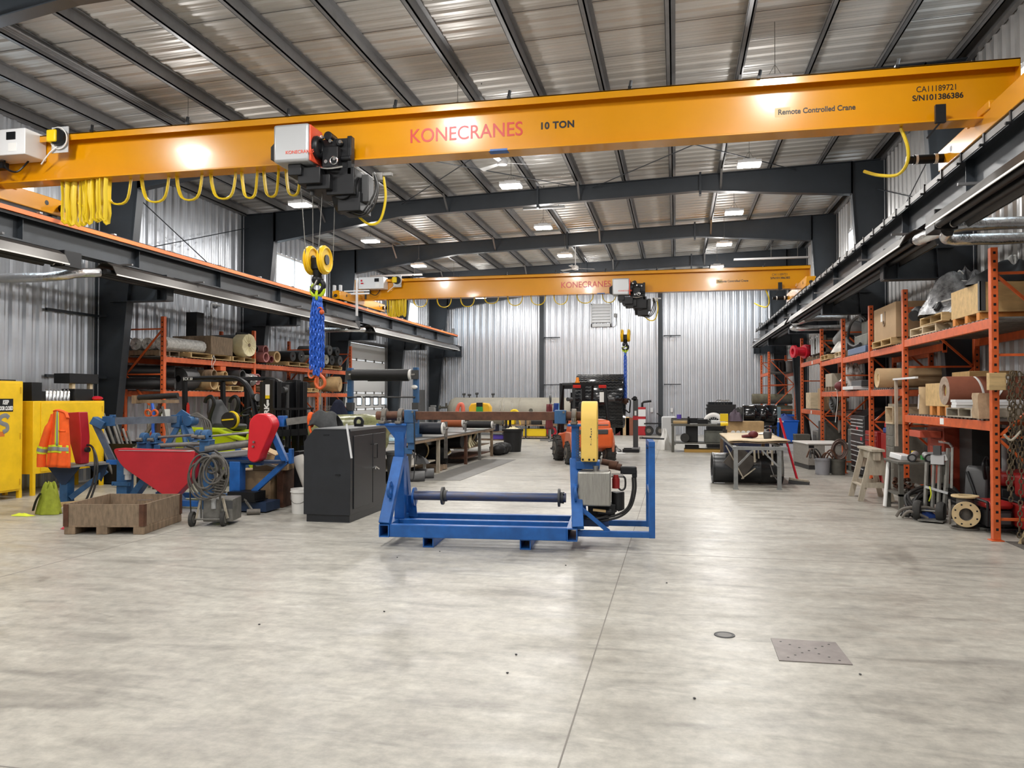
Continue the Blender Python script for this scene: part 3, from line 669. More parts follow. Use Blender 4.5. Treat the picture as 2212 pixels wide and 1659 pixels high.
def duct(pts, r, label):
    b = B(); b.tube(smooth_path(pts, 5), r, 14); b.jit(0.006, 3)
    return one('flue_duct', b, 'foil', label, 'duct', group='foil flue ducts')
duct([(-9.95, 12.0, 3.86), (-10.05, 11.65, 3.80), (-10.5, 11.45, 3.72), (-11.6, 11.4, 3.72)], 0.08, 'crinkled silver flue duct running from left heater to the wall, below the yellow end truck')
duct([(-9.95, 24.0, 3.88), (-10.1, 23.6, 3.86), (-10.6, 23.4, 3.84), (-11.6, 23.3, 3.84)], 0.08, 'silver flue duct behind the blue sling chains, left wall')
duct([(3.36, 11.95, 3.88), (3.42, 11.6, 3.88), (3.8, 11.45, 3.96), (4.76, 11.45, 3.96)], 0.085, 'silver flue duct with crumpled elbow running to the right wall near the tall orange post')
duct([(3.44, 11.0, 3.80), (3.5, 11.2, 3.74), (3.9, 11.22, 3.72), (4.76, 11.22, 3.72)], 0.075, 'lower silver flue duct beside the crumpled elbow on the right')
duct([(3.40, 24.1, 3.86), (3.5, 23.8, 3.86), (3.9, 23.7, 3.94), (4.76, 23.7, 3.94)], 0.09, 'upper silver flue duct above the far orange rack')
duct([(3.36, 24.22, 3.72), (3.5, 24.0, 3.68), (3.9, 23.95, 3.68), (4.76, 23.95, 3.68)], 0.085, 'lower silver flue duct above the far orange rack')

# ---------------------------------------------------------------- high-bay lights, fans, wall louvre
def lamp_proto():
    t = T('high_bay_light', 'x', 'ceiling light', (0, 0, 0), group='suspended high-bay lights')
    b = B(); b.box((0, 0, 0.06), (0.46, 0.32, 0.06)); b.box((0, 0, 0.11), (0.26, 0.16, 0.05)); part('housing', b, 'white_paint', t, bev=0.01)
    b = B(); b.box((0, 0, 0.015), (0.44, 0.30, 0.03)); part('diffuser', b, 'lamp_glow', t, bev=0.005)
    b = B(); b.cyl((0, 0, 0.13), (0, 0, 0.965), 0.005, n=6); b.cyl((0.1, 0, 0.13), (0, 0, 0.3), 0.004, n=6); b.cyl((-0.1, 0, 0.13), (0, 0, 0.3), 0.004, n=6); part('hanger_chain', b, 'dull_steel', t)
    return t
lp = lamp_proto(); first = True
where = {(-8.35): 'left', (-3.45): 'middle', (1.47): 'right'}
bays = {16.4: 'just past the near crane', 20.6: 'before the second visible rafter', 24.8: 'above the far crane', 7.6: 'over the near crane, above the picture', 12.2: 'hidden by the near girder', 29.0: 'beyond the far crane', 33.2: 'last before the end wall', 3.8: 'over the open floor', -0.4: 'over the camera', -4.6: 'behind the camera'}
for y, wy in bays.items():
    for x, wx in where.items():
        l = lp if first else dup(lp); first = False
        z = 6.18 + 0.0325 * (x + 3.45); l.location = (x, y, z)
        l['label'] = 'bright high-bay light, %s one of the row %s' % (wx, wy)
        ld = bpy.data.lights.new('high_bay_lamp', 'AREA'); ld.shape = 'RECTANGLE'; ld.size = 0.44; ld.size_y = 0.30; ld.energy = LAMP_W; ld.color = (1.0, 0.975, 0.94)
        lo = link(bpy.data.objects.new('high_bay_lamp', ld), l); lo.location = (0, 0, -0.01)
        ld = bpy.data.lights.new('ceiling_fill', 'POINT'); ld.shadow_soft_size = 0.12; ld.energy = LAMP_W * FILL_RATIO; ld.color = (1.0, 0.975, 0.94)  # point light added below each fixture to brighten ceiling and upper walls
        lo = link(bpy.data.objects.new('ceiling_fill', ld), l); lo.location = (0, 0, -0.16)
def fan(x, y, z, label):
    t = T('ceiling_fan', label, 'ceiling fan', (x, y, z), group='white ceiling fans')
    b = B(); b.cyl((0, 0, 0.1), (0, 0, zroof(x) - z), 0.015, n=8); part('down_rod', b, 'white_paint', t)
    b = B(); b.rev((0, 0, -0.06), (0, 0, 1), [(0.03, 0), (0.10, 0.02), (0.12, 0.08), (0.10, 0.14), (0.04, 0.18)], 20); part('motor', b, 'white_paint', t)
    for k in range(3):
        a = k * 2 * math.pi / 3 + 0.4; d = V((math.cos(a), math.sin(a), 0)); n_ = V((-d.y, d.x, 0.25))
        q = B(); q.hexa([d * 0.1 - n_ * 0.04, d * 0.68 - n_ * 0.065, d * 0.68 + n_ * 0.065, d * 0.1 + n_ * 0.04] + [p + V((0, 0, 0.006)) for p in (d * 0.1 - n_ * 0.04, d * 0.68 - n_ * 0.065, d * 0.68 + n_ * 0.065, d * 0.1 + n_ * 0.04)]); part('blade', q, 'white_paint', t)
p = onY(1085, 352, 15.8); fan(p.x, p.y, p.z, 'white ceiling fan right under the near crane girder, beside a high-bay light')
p = onY(1243, 580, 27.0); fan(p.x, p.y, p.z, 'white three-blade ceiling fan just above the far crane girder')
# exhaust louvre on the far wall
p0 = onY(1277, 657, Y1 - 0.05); p1 = onY(1321, 706, Y1 - 0.05)
t = T('wall_louvre', 'square white exhaust louvre high on the end wall below the far crane', 'vent', ((p0.x + p1.x) / 2, Y1 - 0.04, (p0.z + p1.z) / 2))
hw, hh = (p1.x - p0.x) / 2, (p0.z - p1.z) / 2
b = B()
for q in ((-hw, -hw + .05, -hh, hh), (hw - .05, hw, -hh, hh), (-hw, hw, -hh, -hh + .14), (-hw, hw, hh - .05, hh)): b.bb(q[0], q[1], -0.16, 0, q[2], q[3])
part('frame', b, 'light_grey', t)
b = B()
for k in range(6):
    z = -hh + 0.2 + k * (2 * hh - 0.25) / 6; b.hexa([(-hw + .05, -0.12, z), (hw - .05, -0.12, z), (hw - .05, -0.03, z + 0.13), (-hw + .05, -0.03, z + 0.13), (-hw + .05, -0.13, z + 0.01), (hw - .05, -0.13, z + 0.01), (hw - .05, -0.04, z + 0.14), (-hw + .05, -0.04, z + 0.14)])
part('slats', b, 'white_paint', t)
b = B(); b.bb(hw + 0.12, hw + 0.24, -0.08, 0, -0.1, 0.08); b.tube(smooth_path([(hw + .2, -0.04, -0.1), (hw + .22, -0.04, -0.4), (hw + .1, -0.04, -0.55), (hw, -0.04, -0.5)], 4), 0.012, 6); part('switch_box', b, 'mid_grey', t)
# strip lights / cable trays hung from the roof
for (a, c, y, lab) in (((918, 184), (1062, 162), 13.2, 'thin grey cable tray hung under the roof above the near girder'), ((1130, 451), (1220, 441), 19.9, 'thin grey tray hung under the roof beyond the third rafter'), ((1585, 561), (1748, 551), 26.0, 'long bare strip light fitting hung above the right end of the far crane'), ((800, 597), (912, 590), 26.0, 'long bare strip light fitting hung above the left end of the far crane')):
    p, q = onY(*a, y), onY(*c, y); q.z = p.z
    t = T('hung_tray', lab, 'tray', (p.x, y, p.z)); L = q.x - p.x
    b = B(); b.bb(0, L, -0.05, 0.05, -0.03, 0.03); part('channel', b, 'light_grey', t, bev=0.004)
    b = B(); b.cyl((L * 0.5, 0, 0.03), (L * 0.5, 0, zroof(p.x) - p.z), 0.008, n=6); b.cyl((L * 0.85, 0, 0.03), (L * 0.85, 0, zroof(p.x) - p.z), 0.008, n=6); part('hanger', b, 'dull_steel', t)
# ---------------------------------------------------------------- blue unwind stand in the middle of the floor
def unwind_stand():
    t = T('belt_unwind_stand', 'blue steel belt unwind stand with yellow guard, rusty shaft and hydraulic tank on open floor', 'machine', (-3.22, 8.23, 0), R(4.4))
    P = lambda n, b, m='machine_blue', par=t, **k: part(n, b, m, par, **k)
    def tube_beam(p, q, w, h, th=0.012):                       # open square tube
        p, q = V(p), V(q); x, y, d = frame_of(q - p); o = B()
        ring = lambda c, k: [c - x * (w / 2 - k) - y * (h / 2 - k), c + x * (w / 2 - k) - y * (h / 2 - k), c + x * (w / 2 - k) + y * (h / 2 - k), c - x * (w / 2 - k) + y * (h / 2 - k)]
        return o.loft([ring(p, 0), ring(q, 0), ring(q, th), ring(p, th)], closed=True)
    for x in (0.54, 1.62): P('skid', tube_beam((x, 0.05, 0.055), (x, 1.0, 0.055), 0.12, 0.11))
    for x in (0.05, 2.13): P('end_beam', tube_beam((x, 0.0, 0.18), (x, 1.02, 0.18), 0.115, 0.14))
    for y in (0.06, 0.45, 0.94):
        b = B(); b.box((1.09, y, 0.18), (1.965, 0.09, 0.139)); P('long_beam', b, bev=0.006)
    for s, x in ((1, 0.10), (-1, 2.145)):
        b = B(); b.box((x, 0.50, 0.80), (0.115 if s > 0 else 0.085, 0.12, 1.10)); P('post', b, bev=0.006)
        b = B(); b.bar((x - s * 0.05, 0.03, 0.25), (x, 0.44, 0.95), 0.125, 0.09, up=V((1, 0, 0)).cross(V((0, 0.4, 0.7)))); P('brace', b, bev=0.006)
        b = B(); b.bar((x - s * 0.05, 0.98, 0.25), (x, 0.56, 0.95), 0.125, 0.09, up=V((1, 0, 0)).cross(V((0, 0.4, 0.7)))); P('brace', b, bev=0.006)
        b = B(); b.rev((x - 0.012 - s * 0.02, 0.13, 0.62), (1, 0, 0), [(0.095, 0), (0.095, 0.025), (0.05, 0.025), (0.05, 0)], 20, closed=True); P('lifting_eye', b, loc=(0, 0.0, 0))
        if s < 0: continue
        b = B(); b.hexa([(x - 0.06, 0.46, 1.18), (x + 0.06, 0.46, 1.18), (x + 0.06, 0.54, 1.18), (x - 0.06, 0.54, 1.18), (x - 0.17 if s > 0 else x - 0.1, 0.42, 1.33), (x + 0.1, 0.42, 1.33), (x + 0.1, 0.58, 1.33), (x - 0.17 if s > 0 else x - 0.1, 0.58, 1.33)]); P('gusset', b)
    b = B(); b.bb(-0.16, 0.20, 0.38, 0.62, 1.33, 1.355); P('bearing_plate', b, bev=0.004)
    b = B(); b.bb(2.06, 2.22, 0.38, 0.62, 1.33, 1.355); P('bearing_plate', b, bev=0.004)
    for x in (-0.09, 0.105, 2.13):
        b = B(); b.bb(x - 0.035, x + 0.035, 0.34, 0.66, 1.355, 1.385); b.rev((x - 0.03, 0.5, 1.445), (1, 0, 0), [(0.045, 0), (0.085, 0.005), (0.085, 0.055), (0.045, 0.06)], 22)
        b.hexa([(x - 0.028, 0.40, 1.37), (x + 0.028, 0.40, 1.37), (x + 0.028, 0.60, 1.37), (x - 0.028, 0.60, 1.37), (x - 0.028, 0.43, 1.46), (x + 0.028, 0.43, 1.46), (x + 0.028, 0.57, 1.46), (x - 0.028, 0.57, 1.46)])
        pb = P('pillow_block', b, 'cast_grey', bev=0.006)
        b = B()
        for y in (0.37, 0.63): b.cyl((x, y, 1.385), (x, y, 1.42), 0.016, n=6)
        part('bolt', b, 'dull_steel', pb)
    b = B(); b.cyl((-0.19, 0.5, 1.445), (0.18, 0.5, 1.445), 0.052, n=22); b.cyl((2.02, 0.5, 1.445), (2.30, 0.5, 1.445), 0.052, n=22); b.bb(0.28, 2.0, 0.452, 0.548, 1.397, 1.493); P('shaft', b, 'rust', bev=0.004)
    for x in (0.225, 1.975):
        b = B(); b.box((x, 0.5, 1.435), (0.13, 0.16, 0.155)); P('shaft_collar', b, 'faded_blue', bev=0.008)
        b = B(); b.cyl((x + 0.04, 0.415, 1.49), (x + 0.04, 0.40, 1.49), 0.014, n=8); P('set_screw', b, 'dull_steel')
    b = B(); b.bb(0.195, 0.285, 0.40, 0.44, 1.13, 1.355); b.bb(0.20, 0.28, 0.44, 0.46, 1.05, 1.13); b.bb(0.15, 0.25, 0.45, 0.47, 1.0, 1.07); P('hanging_clamp', b, 'faded_blue', bev=0.004)
    b = B(); b.tube(smooth_path([(0.28, 0.40, 1.46), (0.295, 0.40, 1.2), (0.285, 0.42, 0.8), (0.26, 0.44, 0.68)], 6), 0.006, 6); P('pull_cable', b, 'hose_black')
    # roller between the posts
    b = B(); b.cyl((0.24, 0.62, 0.50), (2.03, 0.62, 0.50), 0.055, n=24); ro = P('roller', b, mat('worn_blue', (0.05, 0.085, 0.20), 0.35, 0.3, 0.5, 5.0, c2=(0.10, 0.09, 0.10), stretch=(1.2, 8, 8)))
    for x in (0.58, 1.95):
        b = B(); b.cyl((x - 0.012, 0.62, 0.50), (x + 0.012, 0.62, 0.50), 0.105, n=28); b.cyl((x + 0.012, 0.62, 0.50), (x + 0.05, 0.62, 0.50), 0.066); part('roller_disc', b, 'dark_grey', ro)
    b = B()
    for a in (0.8, 2.4, 4.0, 5.5): b.cyl((2.0, 0.62 + 0.05 * math.cos(a), 0.50 + 0.05 * math.sin(a)), (2.0, 0.62 + 0.078 * math.cos(a), 0.50 + 0.078 * math.sin(a)), 0.008, n=6)
    part('set_bolt', b, 'black_paint', ro)
    b = B(); b.cyl((0.215, 0.66, 0.48), (0.24, 0.66, 0.48), 0.11, n=24); b.bar((0.2, 0.72, 0.24), (0.2, 0.63, 0.5), 0.09, 0.02); P('roller_bracket', b)
    # belt guard, stadium outline in the fore-and-aft plane
    out = [(2.30, 0.20, 0.95), (2.30, 0.62, 0.95)] + [(2.30, 0.41 + 0.215 * math.cos(a), 1.41 + 0.205 * math.sin(a)) for a in (math.pi * k / 14 for k in range(15))] 
    b = B(); b.prism(out, (-0.08, 0, 0), (0.10, 0, 0)); g = P('belt_guard', b, 'guard_yellow', bev=0.012)
    b = B()
    for x in (2.24, 2.31, 2.36): b.cyl((x, 0.20, 0.975), (x, 0.188, 0.975), 0.012, n=8)
    part('guard_bolt', b, 'black_paint', g)
    b = B(); b.bb(2.4, 2.402, 0.30, 0.36, 1.28, 1.38); b.bb(2.4, 2.402, 0.30, 0.36, 1.20, 1.22); part('warning_sticker', b, 'dark_grey', g)
    b = B(); r2 = random.Random(5)
    for k in range(7): z = 1.30 - 0.028 * k; b.bb(2.325 + r2.uniform(-.008, .008), 2.333 + r2.uniform(-.004, .006), 0.1955, 0.2, z, z + 0.018)
    part('paint_chip', b, 'dark_grey', g)
    b = B(); b.bb(2.16, 2.42, 0.30, 0.62, 0.86, 0.945); P('guard_base', b, bev=0.005)
    # expanded-metal side screen
    b = B(); n = 5
    for k in range(-3, 16):
        for sgn in (1, -1):
            z0 = 0.95 + 0.025 * k * 1.0
            zc = 0.94 + 0.03 * k
            if 0.93 <= zc <= 1.29: b.bar((2.155, 0.36, zc), (2.225, 0.36, zc + sgn * 0.05), 0.007, 0.004)
    P('mesh_screen', b, 'dark_grey')
    # tank and hydraulics
    b = B(); b.bb(2.185, 2.545, 0.15, 0.46, 0.47, 0.845); tk = P('oil_tank', b, mat('tank_steel', (0.37, 0.36, 0.33), 0.38, 0.75, 0.14, 5.0, stretch=(14, 14, 1.5)), bev=0.018)
    b = B(); b.cyl((2.38, 0.3, 0.845), (2.38, 0.3, 0.885), 0.03); b.cyl((2.38, 0.3, 0.885), (2.38, 0.3, 0.90), 0.035); part('filler_cap', b, 'bare_steel', tk)
    b = B(); b.cyl((2.44, 0.50, 0.93), (2.56, 0.50, 0.91), 0.035); b.cyl((2.53, 0.48, 0.90), (2.62, 0.46, 0.89), 0.05); b.cyl((2.60, 0.46, 0.88), (2.66, 0.45, 0.87), 0.04); P('rusty_coupling', b, 'rust')
    b = B(); b.box((2.74, 0.40, 0.845), (0.18, 0.09, 0.085)); b.box((2.805, 0.40, 0.81), (0.055, 0.08, 0.09)); P('hydraulic_motor', b, 'black_paint', bev=0.012)
    b = B(); b.cyl((2.60, 0.34, 0.76), (2.60, 0.34, 0.65), 0.042, n=20); b.cyl((2.60, 0.34, 0.80), (2.60, 0.34, 0.76), 0.035); f = P('oil_filter', b, 'tool_red')
    b = B(); b.cyl((2.55, 0.34, 0.79), (2.68, 0.34, 0.79), 0.022); part('filter_head', b, 'bare_steel', f)
    b = B(); b.tube(smooth_path([(2.66, 0.34, 0.79), (2.70, 0.34, 0.76), (2.70, 0.34, 0.66), (2.66, 0.34, 0.63), (2.62, 0.36, 0.66)], 6), 0.011, 8); P('short_hose', b, 'hose_black')
    for k, dx in enumerate((0.0, 0.028)):
        b = B(); b.tube(smooth_path([(2.785 + dx, 0.38, 0.77), (2.785 + dx, 0.37, 0.62), (2.73 + dx, 0.33, 0.44), (2.60 + dx, 0.28, 0.36 - .02 * k), (2.42, 0.24, 0.335 - .03 * k), (2.22, 0.30, 0.345 - .03 * k)], 7), 0.0135, 8); P('hydraulic_hose', b, 'hose_black')
    b = B(); b.tube(smooth_path([(2.15, 0.25, 0.36), (2.3, 0.2, 0.33), (2.45, 0.22, 0.34), (2.60, 0.35, 0.40)], 6), 0.016, 8); P('hydraulic_hose', b, 'hose_black')
    b = B(); b.box((2.44, 0.44, 0.40), (0.30, 0.26, 0.14)); b.cyl((2.62, 0.42, 0.40), (2.62, 0.42, 0.60), 0.07); b.cyl((2.4, 0.25, 0.40), (2.55, 0.25, 0.40), 0.03); b.jit(0.006, 2); P('pump', b, 'black_rubber', bev=0.012)
    b = B(); b.box((2.42, 0.21, 0.42), (0.14, 0.04, 0.025), (0, 0.1, 0)); P('pump_lever', b, 'pallet_wood')
    b = B(); b.bb(2.16, 2.52, 0.25, 0.70, 0.235, 0.31); P('drip_tray', b, mat('deep_blue', (0.012, 0.035, 0.11), 0.45))
    # outrigger frame on the right
    for y in (0.16, 0.92): b = B(); b.box((2.58, y, 0.175), (0.80, 0.06, 0.065)); P('outrigger_beam', b, bev=0.004)
    b = B(); b.box((2.985, 0.16, 0.63), (0.065, 0.065, 0.98)); P('outrigger_post', b, bev=0.004)
    b = B(); b.box((2.985, 0.92, 0.63), (0.065, 0.065, 0.98)); P('outrigger_post', b, bev=0.004)
    b = B(); b.box((2.985, 0.54, 1.15), (0.066, 0.83, 0.06)); P('outrigger_top', b, bev=0.004)
    b = B(); b.box((2.985, 0.54, 0.62), (0.05, 0.70, 0.05)); P('outrigger_rung', b, bev=0.004)
    b = B(); b.bar((2.21, 0.14, 0.46), (2.52, 0.16, 0.20), 0.045); P('outrigger_strut', b, bev=0.003)
    b = B(); b.cyl((2.945, 0.16, 1.11), (2.93, 0.16, 1.11), 0.008, n=6); P('bolt', b, 'black_paint')
    return t
unwind_stand()
def to_world(o, p): return Matrix.Translation(o[0]) @ Matrix.Rotation(o[1], 4, 'Z') @ V(p)
hp = to_world((V((-3.22, 8.23, 0)), R(4.4)), (2.985, 0.54, 1.18))
t = T('claw_hammer', 'small hammer lying on top of blue outrigger post of the unwind stand', 'hammer', hp, R(-12))
b = B(); b.bar((-0.10, 0, 0.018), (0.16, 0, 0.012), 0.022, 0.018); part('handle', b, 'black_rubber', t, bev=0.004)
b = B(); b.cyl((-0.10, -0.05, 0.02), (-0.10, 0.03, 0.02), 0.014, n=10); b.bar((-0.10, 0.03, 0.02), (-0.09, 0.09, 0.012), 0.02, 0.008); part('head', b, 'cast_grey', t)

# ---------------------------------------------------------------- black steel chest
def chest():
    t = T('steel_chest', 'tall dark grey steel storage chest with sloped lid, beside the blue unwind stand', 'chest', (-4.87, 9.70, 0), R(1.0))
    w, d, h = 0.66, 1.36, 1.235
    b = B(); b.bb(0.03, w - 0.02, 0.03, d - 0.04, 0, 0.12); part('plinth', b, 'black_chest', t)
    b = B(); out = [(0, 0, 0.10), (w, 0, 0.10), (w, 0, h), (0.14, 0, h), (0, 0, h - 0.17)]; b.prism(out, (0, 0, 0), (0, d, 0)); part('body', b, 'black_chest', t, bev=0.004)
    b = B(); b.prism([(0.15, -0.008, h), (w + 0.012, -0.008, h), (w + 0.012, -0.008, h - 0.025), (w + 0.002, -0.008, h - 0.02), (w, -0.008, h + 0.012), (0.15, -0.008, h + 0.012)], (0, 0, 0), (0, d + 0.016, 0)); part('lid', b, mat('chest_lid', (0.13, 0.135, 0.14), 0.4), t)
    b = B(); b.rev((0.45, 0.80, h + 0.075), (0, 1, 0), [(0.075, 0), (0.075, 0.03), (0.038, 0.03), (0.038, 0)], 18, closed=True); b.bb(0.385, 0.515, 0.80, 0.83, h + 0.01, h + 0.05); part('lifting_lug', b, 'black_paint', t)
    for y0, y1 in ((0.10, 0.78), (0.80, 1.28)):
        b = B(); b.bb(w, w + 0.012, y0, y1, 0.17, h - 0.09)
        dr = part('door', b, 'black_chest', t, bev=0.004)
        if y0 > 0.5:
            b = B(); b.tube([(w + 0.012, 0.84, 0.80), (w + 0.06, 0.84, 0.80), (w + 0.06, 0.84, 1.0), (w + 0.012, 0.84, 1.0)], 0.007, 8); b.tube([(w + 0.012, 0.70, 1.0), (w + 0.06, 0.70, 1.0), (w + 0.06, 0.84, 1.0)], 0.006, 6); part('pull_handle', b, 'black_paint', dr)
            b = B(); b.cyl((w + 0.01, 0.80, 0.66), (w + 0.05, 0.80, 0.66), 0.02); b.bar((w + 0.05, 0.78, 0.68), (w + 0.055, 0.90, 0.635), 0.03, 0.018); part('latch_handle', b, 'chrome', dr)
    b = B(); b.bb(0.45, 0.52, -0.012, 0, 0.62, 0.64); b.bb(0.28, 0.36, -0.01, 0, h - 0.08, h - 0.07); part('front_slot', b, 'black_paint', t)
    return t
chest()
t = T('white_rod', 'short white rod leaning against front corner of the black steel chest', 'rod', (-4.20, 9.67, 0))
b = B(); b.bar((-0.045, 0.0, 1.30), (0.03, -0.01, 0.86), 0.020); b.cyl((-0.045, 0, 1.30), (-0.047, 0, 1.31), 0.014); part('rod', b, 'white_paint', t)
b = B(); b.bar((-0.02, 0.012, 1.13), (-0.02, 0.09, 1.13), 0.012); part('clip', b, 'bare_steel', t)

# ---------------------------------------------------------------- wooden crate on skids
def crate():
    t = T('wooden_crate', 'open low plywood crate on skid blocks, beside the red triangular guard', 'crate', (-7.25, 8.20, 0), R(11.2)); w, d, h = 0.97, 1.05, 0.365
    for x in (0.06, 0.45, 0.90):
        b = B(); b.bb(x - 0.06 if x > .1 else 0.0, x + 0.075, 0.0, d, 0, 0.09); part('skid', b, 'old_wood', t, bev=0.006)
    b = B(); b.bb(0.0, w, 0, d, 0.09, 0.11); part('bottom', b, 'old_wood', t)
    for q in ((0.02, w - 0.02, 0.0, 0.018), (0.02, w - 0.02, d - 0.018, d), (0.0, 0.018, 0.02, d - 0.02), (w - 0.018, w, 0.02, d - 0.02)):
        b = B(); b.bb(*q, 0.11, h); part('side_panel', b, mat('osb', (0.235, 0.17, 0.112), 0.75, 0, 0.3, 5.0, 0.1, stretch=(5, 5, 1.4)), t)
    for x, y in ((0, 0), (w, 0), (0, d), (w, d)):
        b = B(); sx, sy = (1 if x == 0 else -1), (1 if y == 0 else -1)
        b.box((x + sx * 0.025, y - sy * 0.004, (h + 0.10) / 2), (0.058, 0.012, h - 0.10)); b.box((x - sx * 0.004, y + sy * 0.025, (h + 0.10) / 2), (0.012, 0.058, h - 0.10)); part('corner_angle', b, 'rust', t)
    return t
crate()
t = T('metal_scrap', 'thin bright metal strip lying on rim of the plywood crate', 'scrap', (-6.55, 8.75, 0.365), 0.4)
b = B(); b.bb(-0.09, 0.09, -0.012, 0.012, 0, 0.006); part('strip', b, 'bare_steel', t)
# ---------------------------------------------------------------- welder on a two-wheel cart with coiled leads
def coil(b, c, r, rz, tilt, turns, rad, seed, sq=1.25, ax=(0, 1, 0)):
    q = random.Random(seed); pts = []; n = 26
    for k in range(turns * n):
        a = 2 * math.pi * k / n; rr = r * (1 + 0.10 * math.sin(a * 0.37 + seed)) ; u = k / (turns * n)
        pts.append(V(c) + V((rr * math.cos(a), (u - 0.5) * rz + 0.01 * math.sin(3 * a + seed), rr * sq * math.sin(a) + tilt * rr * math.cos(a))))
    b.tube(pts, rad, 7)
def welder():
    t = T('welder_cart', 'grimy welder on two-wheel cart draped with coiled grey leads, right of the crate', 'welder', (-5.86, 9.10, 0), R(14))
    b = B(); b.bb(-0.12, 0.26, 0.06, 0.44, 0.05, 0.345); bx = part('case', b, 'dull_steel', t, bev=0.012)
    b = B(); b.bb(0.12, 0.26, 0.052, 0.06, 0.22, 0.32); part('panel', b, 'dark_grey', bx)
    b = B(); b.cyl((0.02, 0.055, 0.22), (0.02, 0.055, 0.36), 0.03); b.cyl((0.02, 0.055, 0.36), (0.02, 0.055, 0.40), 0.018); part('regulator', b, 'light_grey', bx)
    for x in (-0.24, 0.16):
        b = B(); b.rev((x - 0.022, 0.02, 0.095), (1, 0, 0), [(0.05, 0), (0.095, 0.0), (0.098, 0.022), (0.095, 0.044), (0.05, 0.044)], 24); wh = part('wheel', b, 'tyre', t)
        b = B(); b.cyl((x - 0.026, 0.02, 0.095), (x + 0.026, 0.02, 0.095), 0.055, n=20); part('hub', b, 'dull_steel', wh)
        b = B(); b.bar((x + 0.05, 0.02, 0.10), (x + 0.10 if x < 0 else x - 0.02, 0.04, 0.36), 0.025); part('leg', b, 'grey_wood', t)
    b = B(); b.cyl((-0.22, 0.02, 0.09), (0.14, 0.02, 0.09), 0.012, n=8); part('axle', b, 'dull_steel', t)
    for x in (-0.14, 0.10):
        b = B(); b.tube(smooth_path([(x, 0.06, 0.1), (x, 0.06, 0.5), (x + 0.02, 0.05, 0.86), (x - 0.04, -0.06, 0.98)], 5), 0.014, 8); part('frame_tube', b, 'dull_steel', t)
    b = B(); b.tube([(-0.22, -0.07, 1.03), (-0.12, -0.06, 0.95), (0.06, -0.06, 0.98)], 0.014, 8); b.cyl((-0.28, -0.07, 1.04), (-0.20, -0.07, 1.02), 0.018); part('handle', b, 'black_rubber', t)
    b = B(); b.bar((-0.10, 0.0, 0.74), (0.10, 0.0, 0.74), 0.03); b.bar((0.10, 0.0, 0.74), (0.10, -0.09, 0.80), 0.02); b.bar((-0.10, 0.0, 0.80), (-0.10, -0.09, 0.86), 0.02); part('lead_hook', b, 'dull_steel', t)
    for k, (cx, cz, r, sq, tn, sd) in enumerate(((-0.04, 0.64, 0.19, 1.40, 2, 1), (-0.08, 0.60, 0.20, 1.3, 1, 4), (0.05, 0.80, 0.10, 1.05, 3, 2), (0.08, 0.66, 0.17, 1.45, 2, 6), (-0.02, 0.70, 0.15, 1.4, 2, 9), (0.10, 0.74, 0.12, 1.3, 2, 13))):
        b = B(); coil(b, (cx, -0.06 - 0.02 * k, cz), r, 0.07, 0.1 * (k - 2), tn, 0.0125, sd, sq); part('lead_coil', b, 'cable_grey', t)
    b = B()
    for k in range(6): b.torus((0.12, -0.04, 0.42 + 0.035 * k), (0.1, 0.25, 1), 0.075 + 0.01 * (k % 2), 0.010, 22, 6)
    part('lead_spring', b, 'cable_grey', t)
    b = B(); b.tube(smooth_path([(-0.25, -0.04, 0.62), (-0.25, -0.03, 0.4), (-0.25, 0.0, 0.17)], 5), 0.009, 6); part('power_cord', b, 'hose_black', t)
    b = B(); b.box((0.20, -0.10, 0.72), (0.035, 0.004, 0.09), (0, 0.5, 0)); part('tag', b, 'white_plastic', t)
welder()

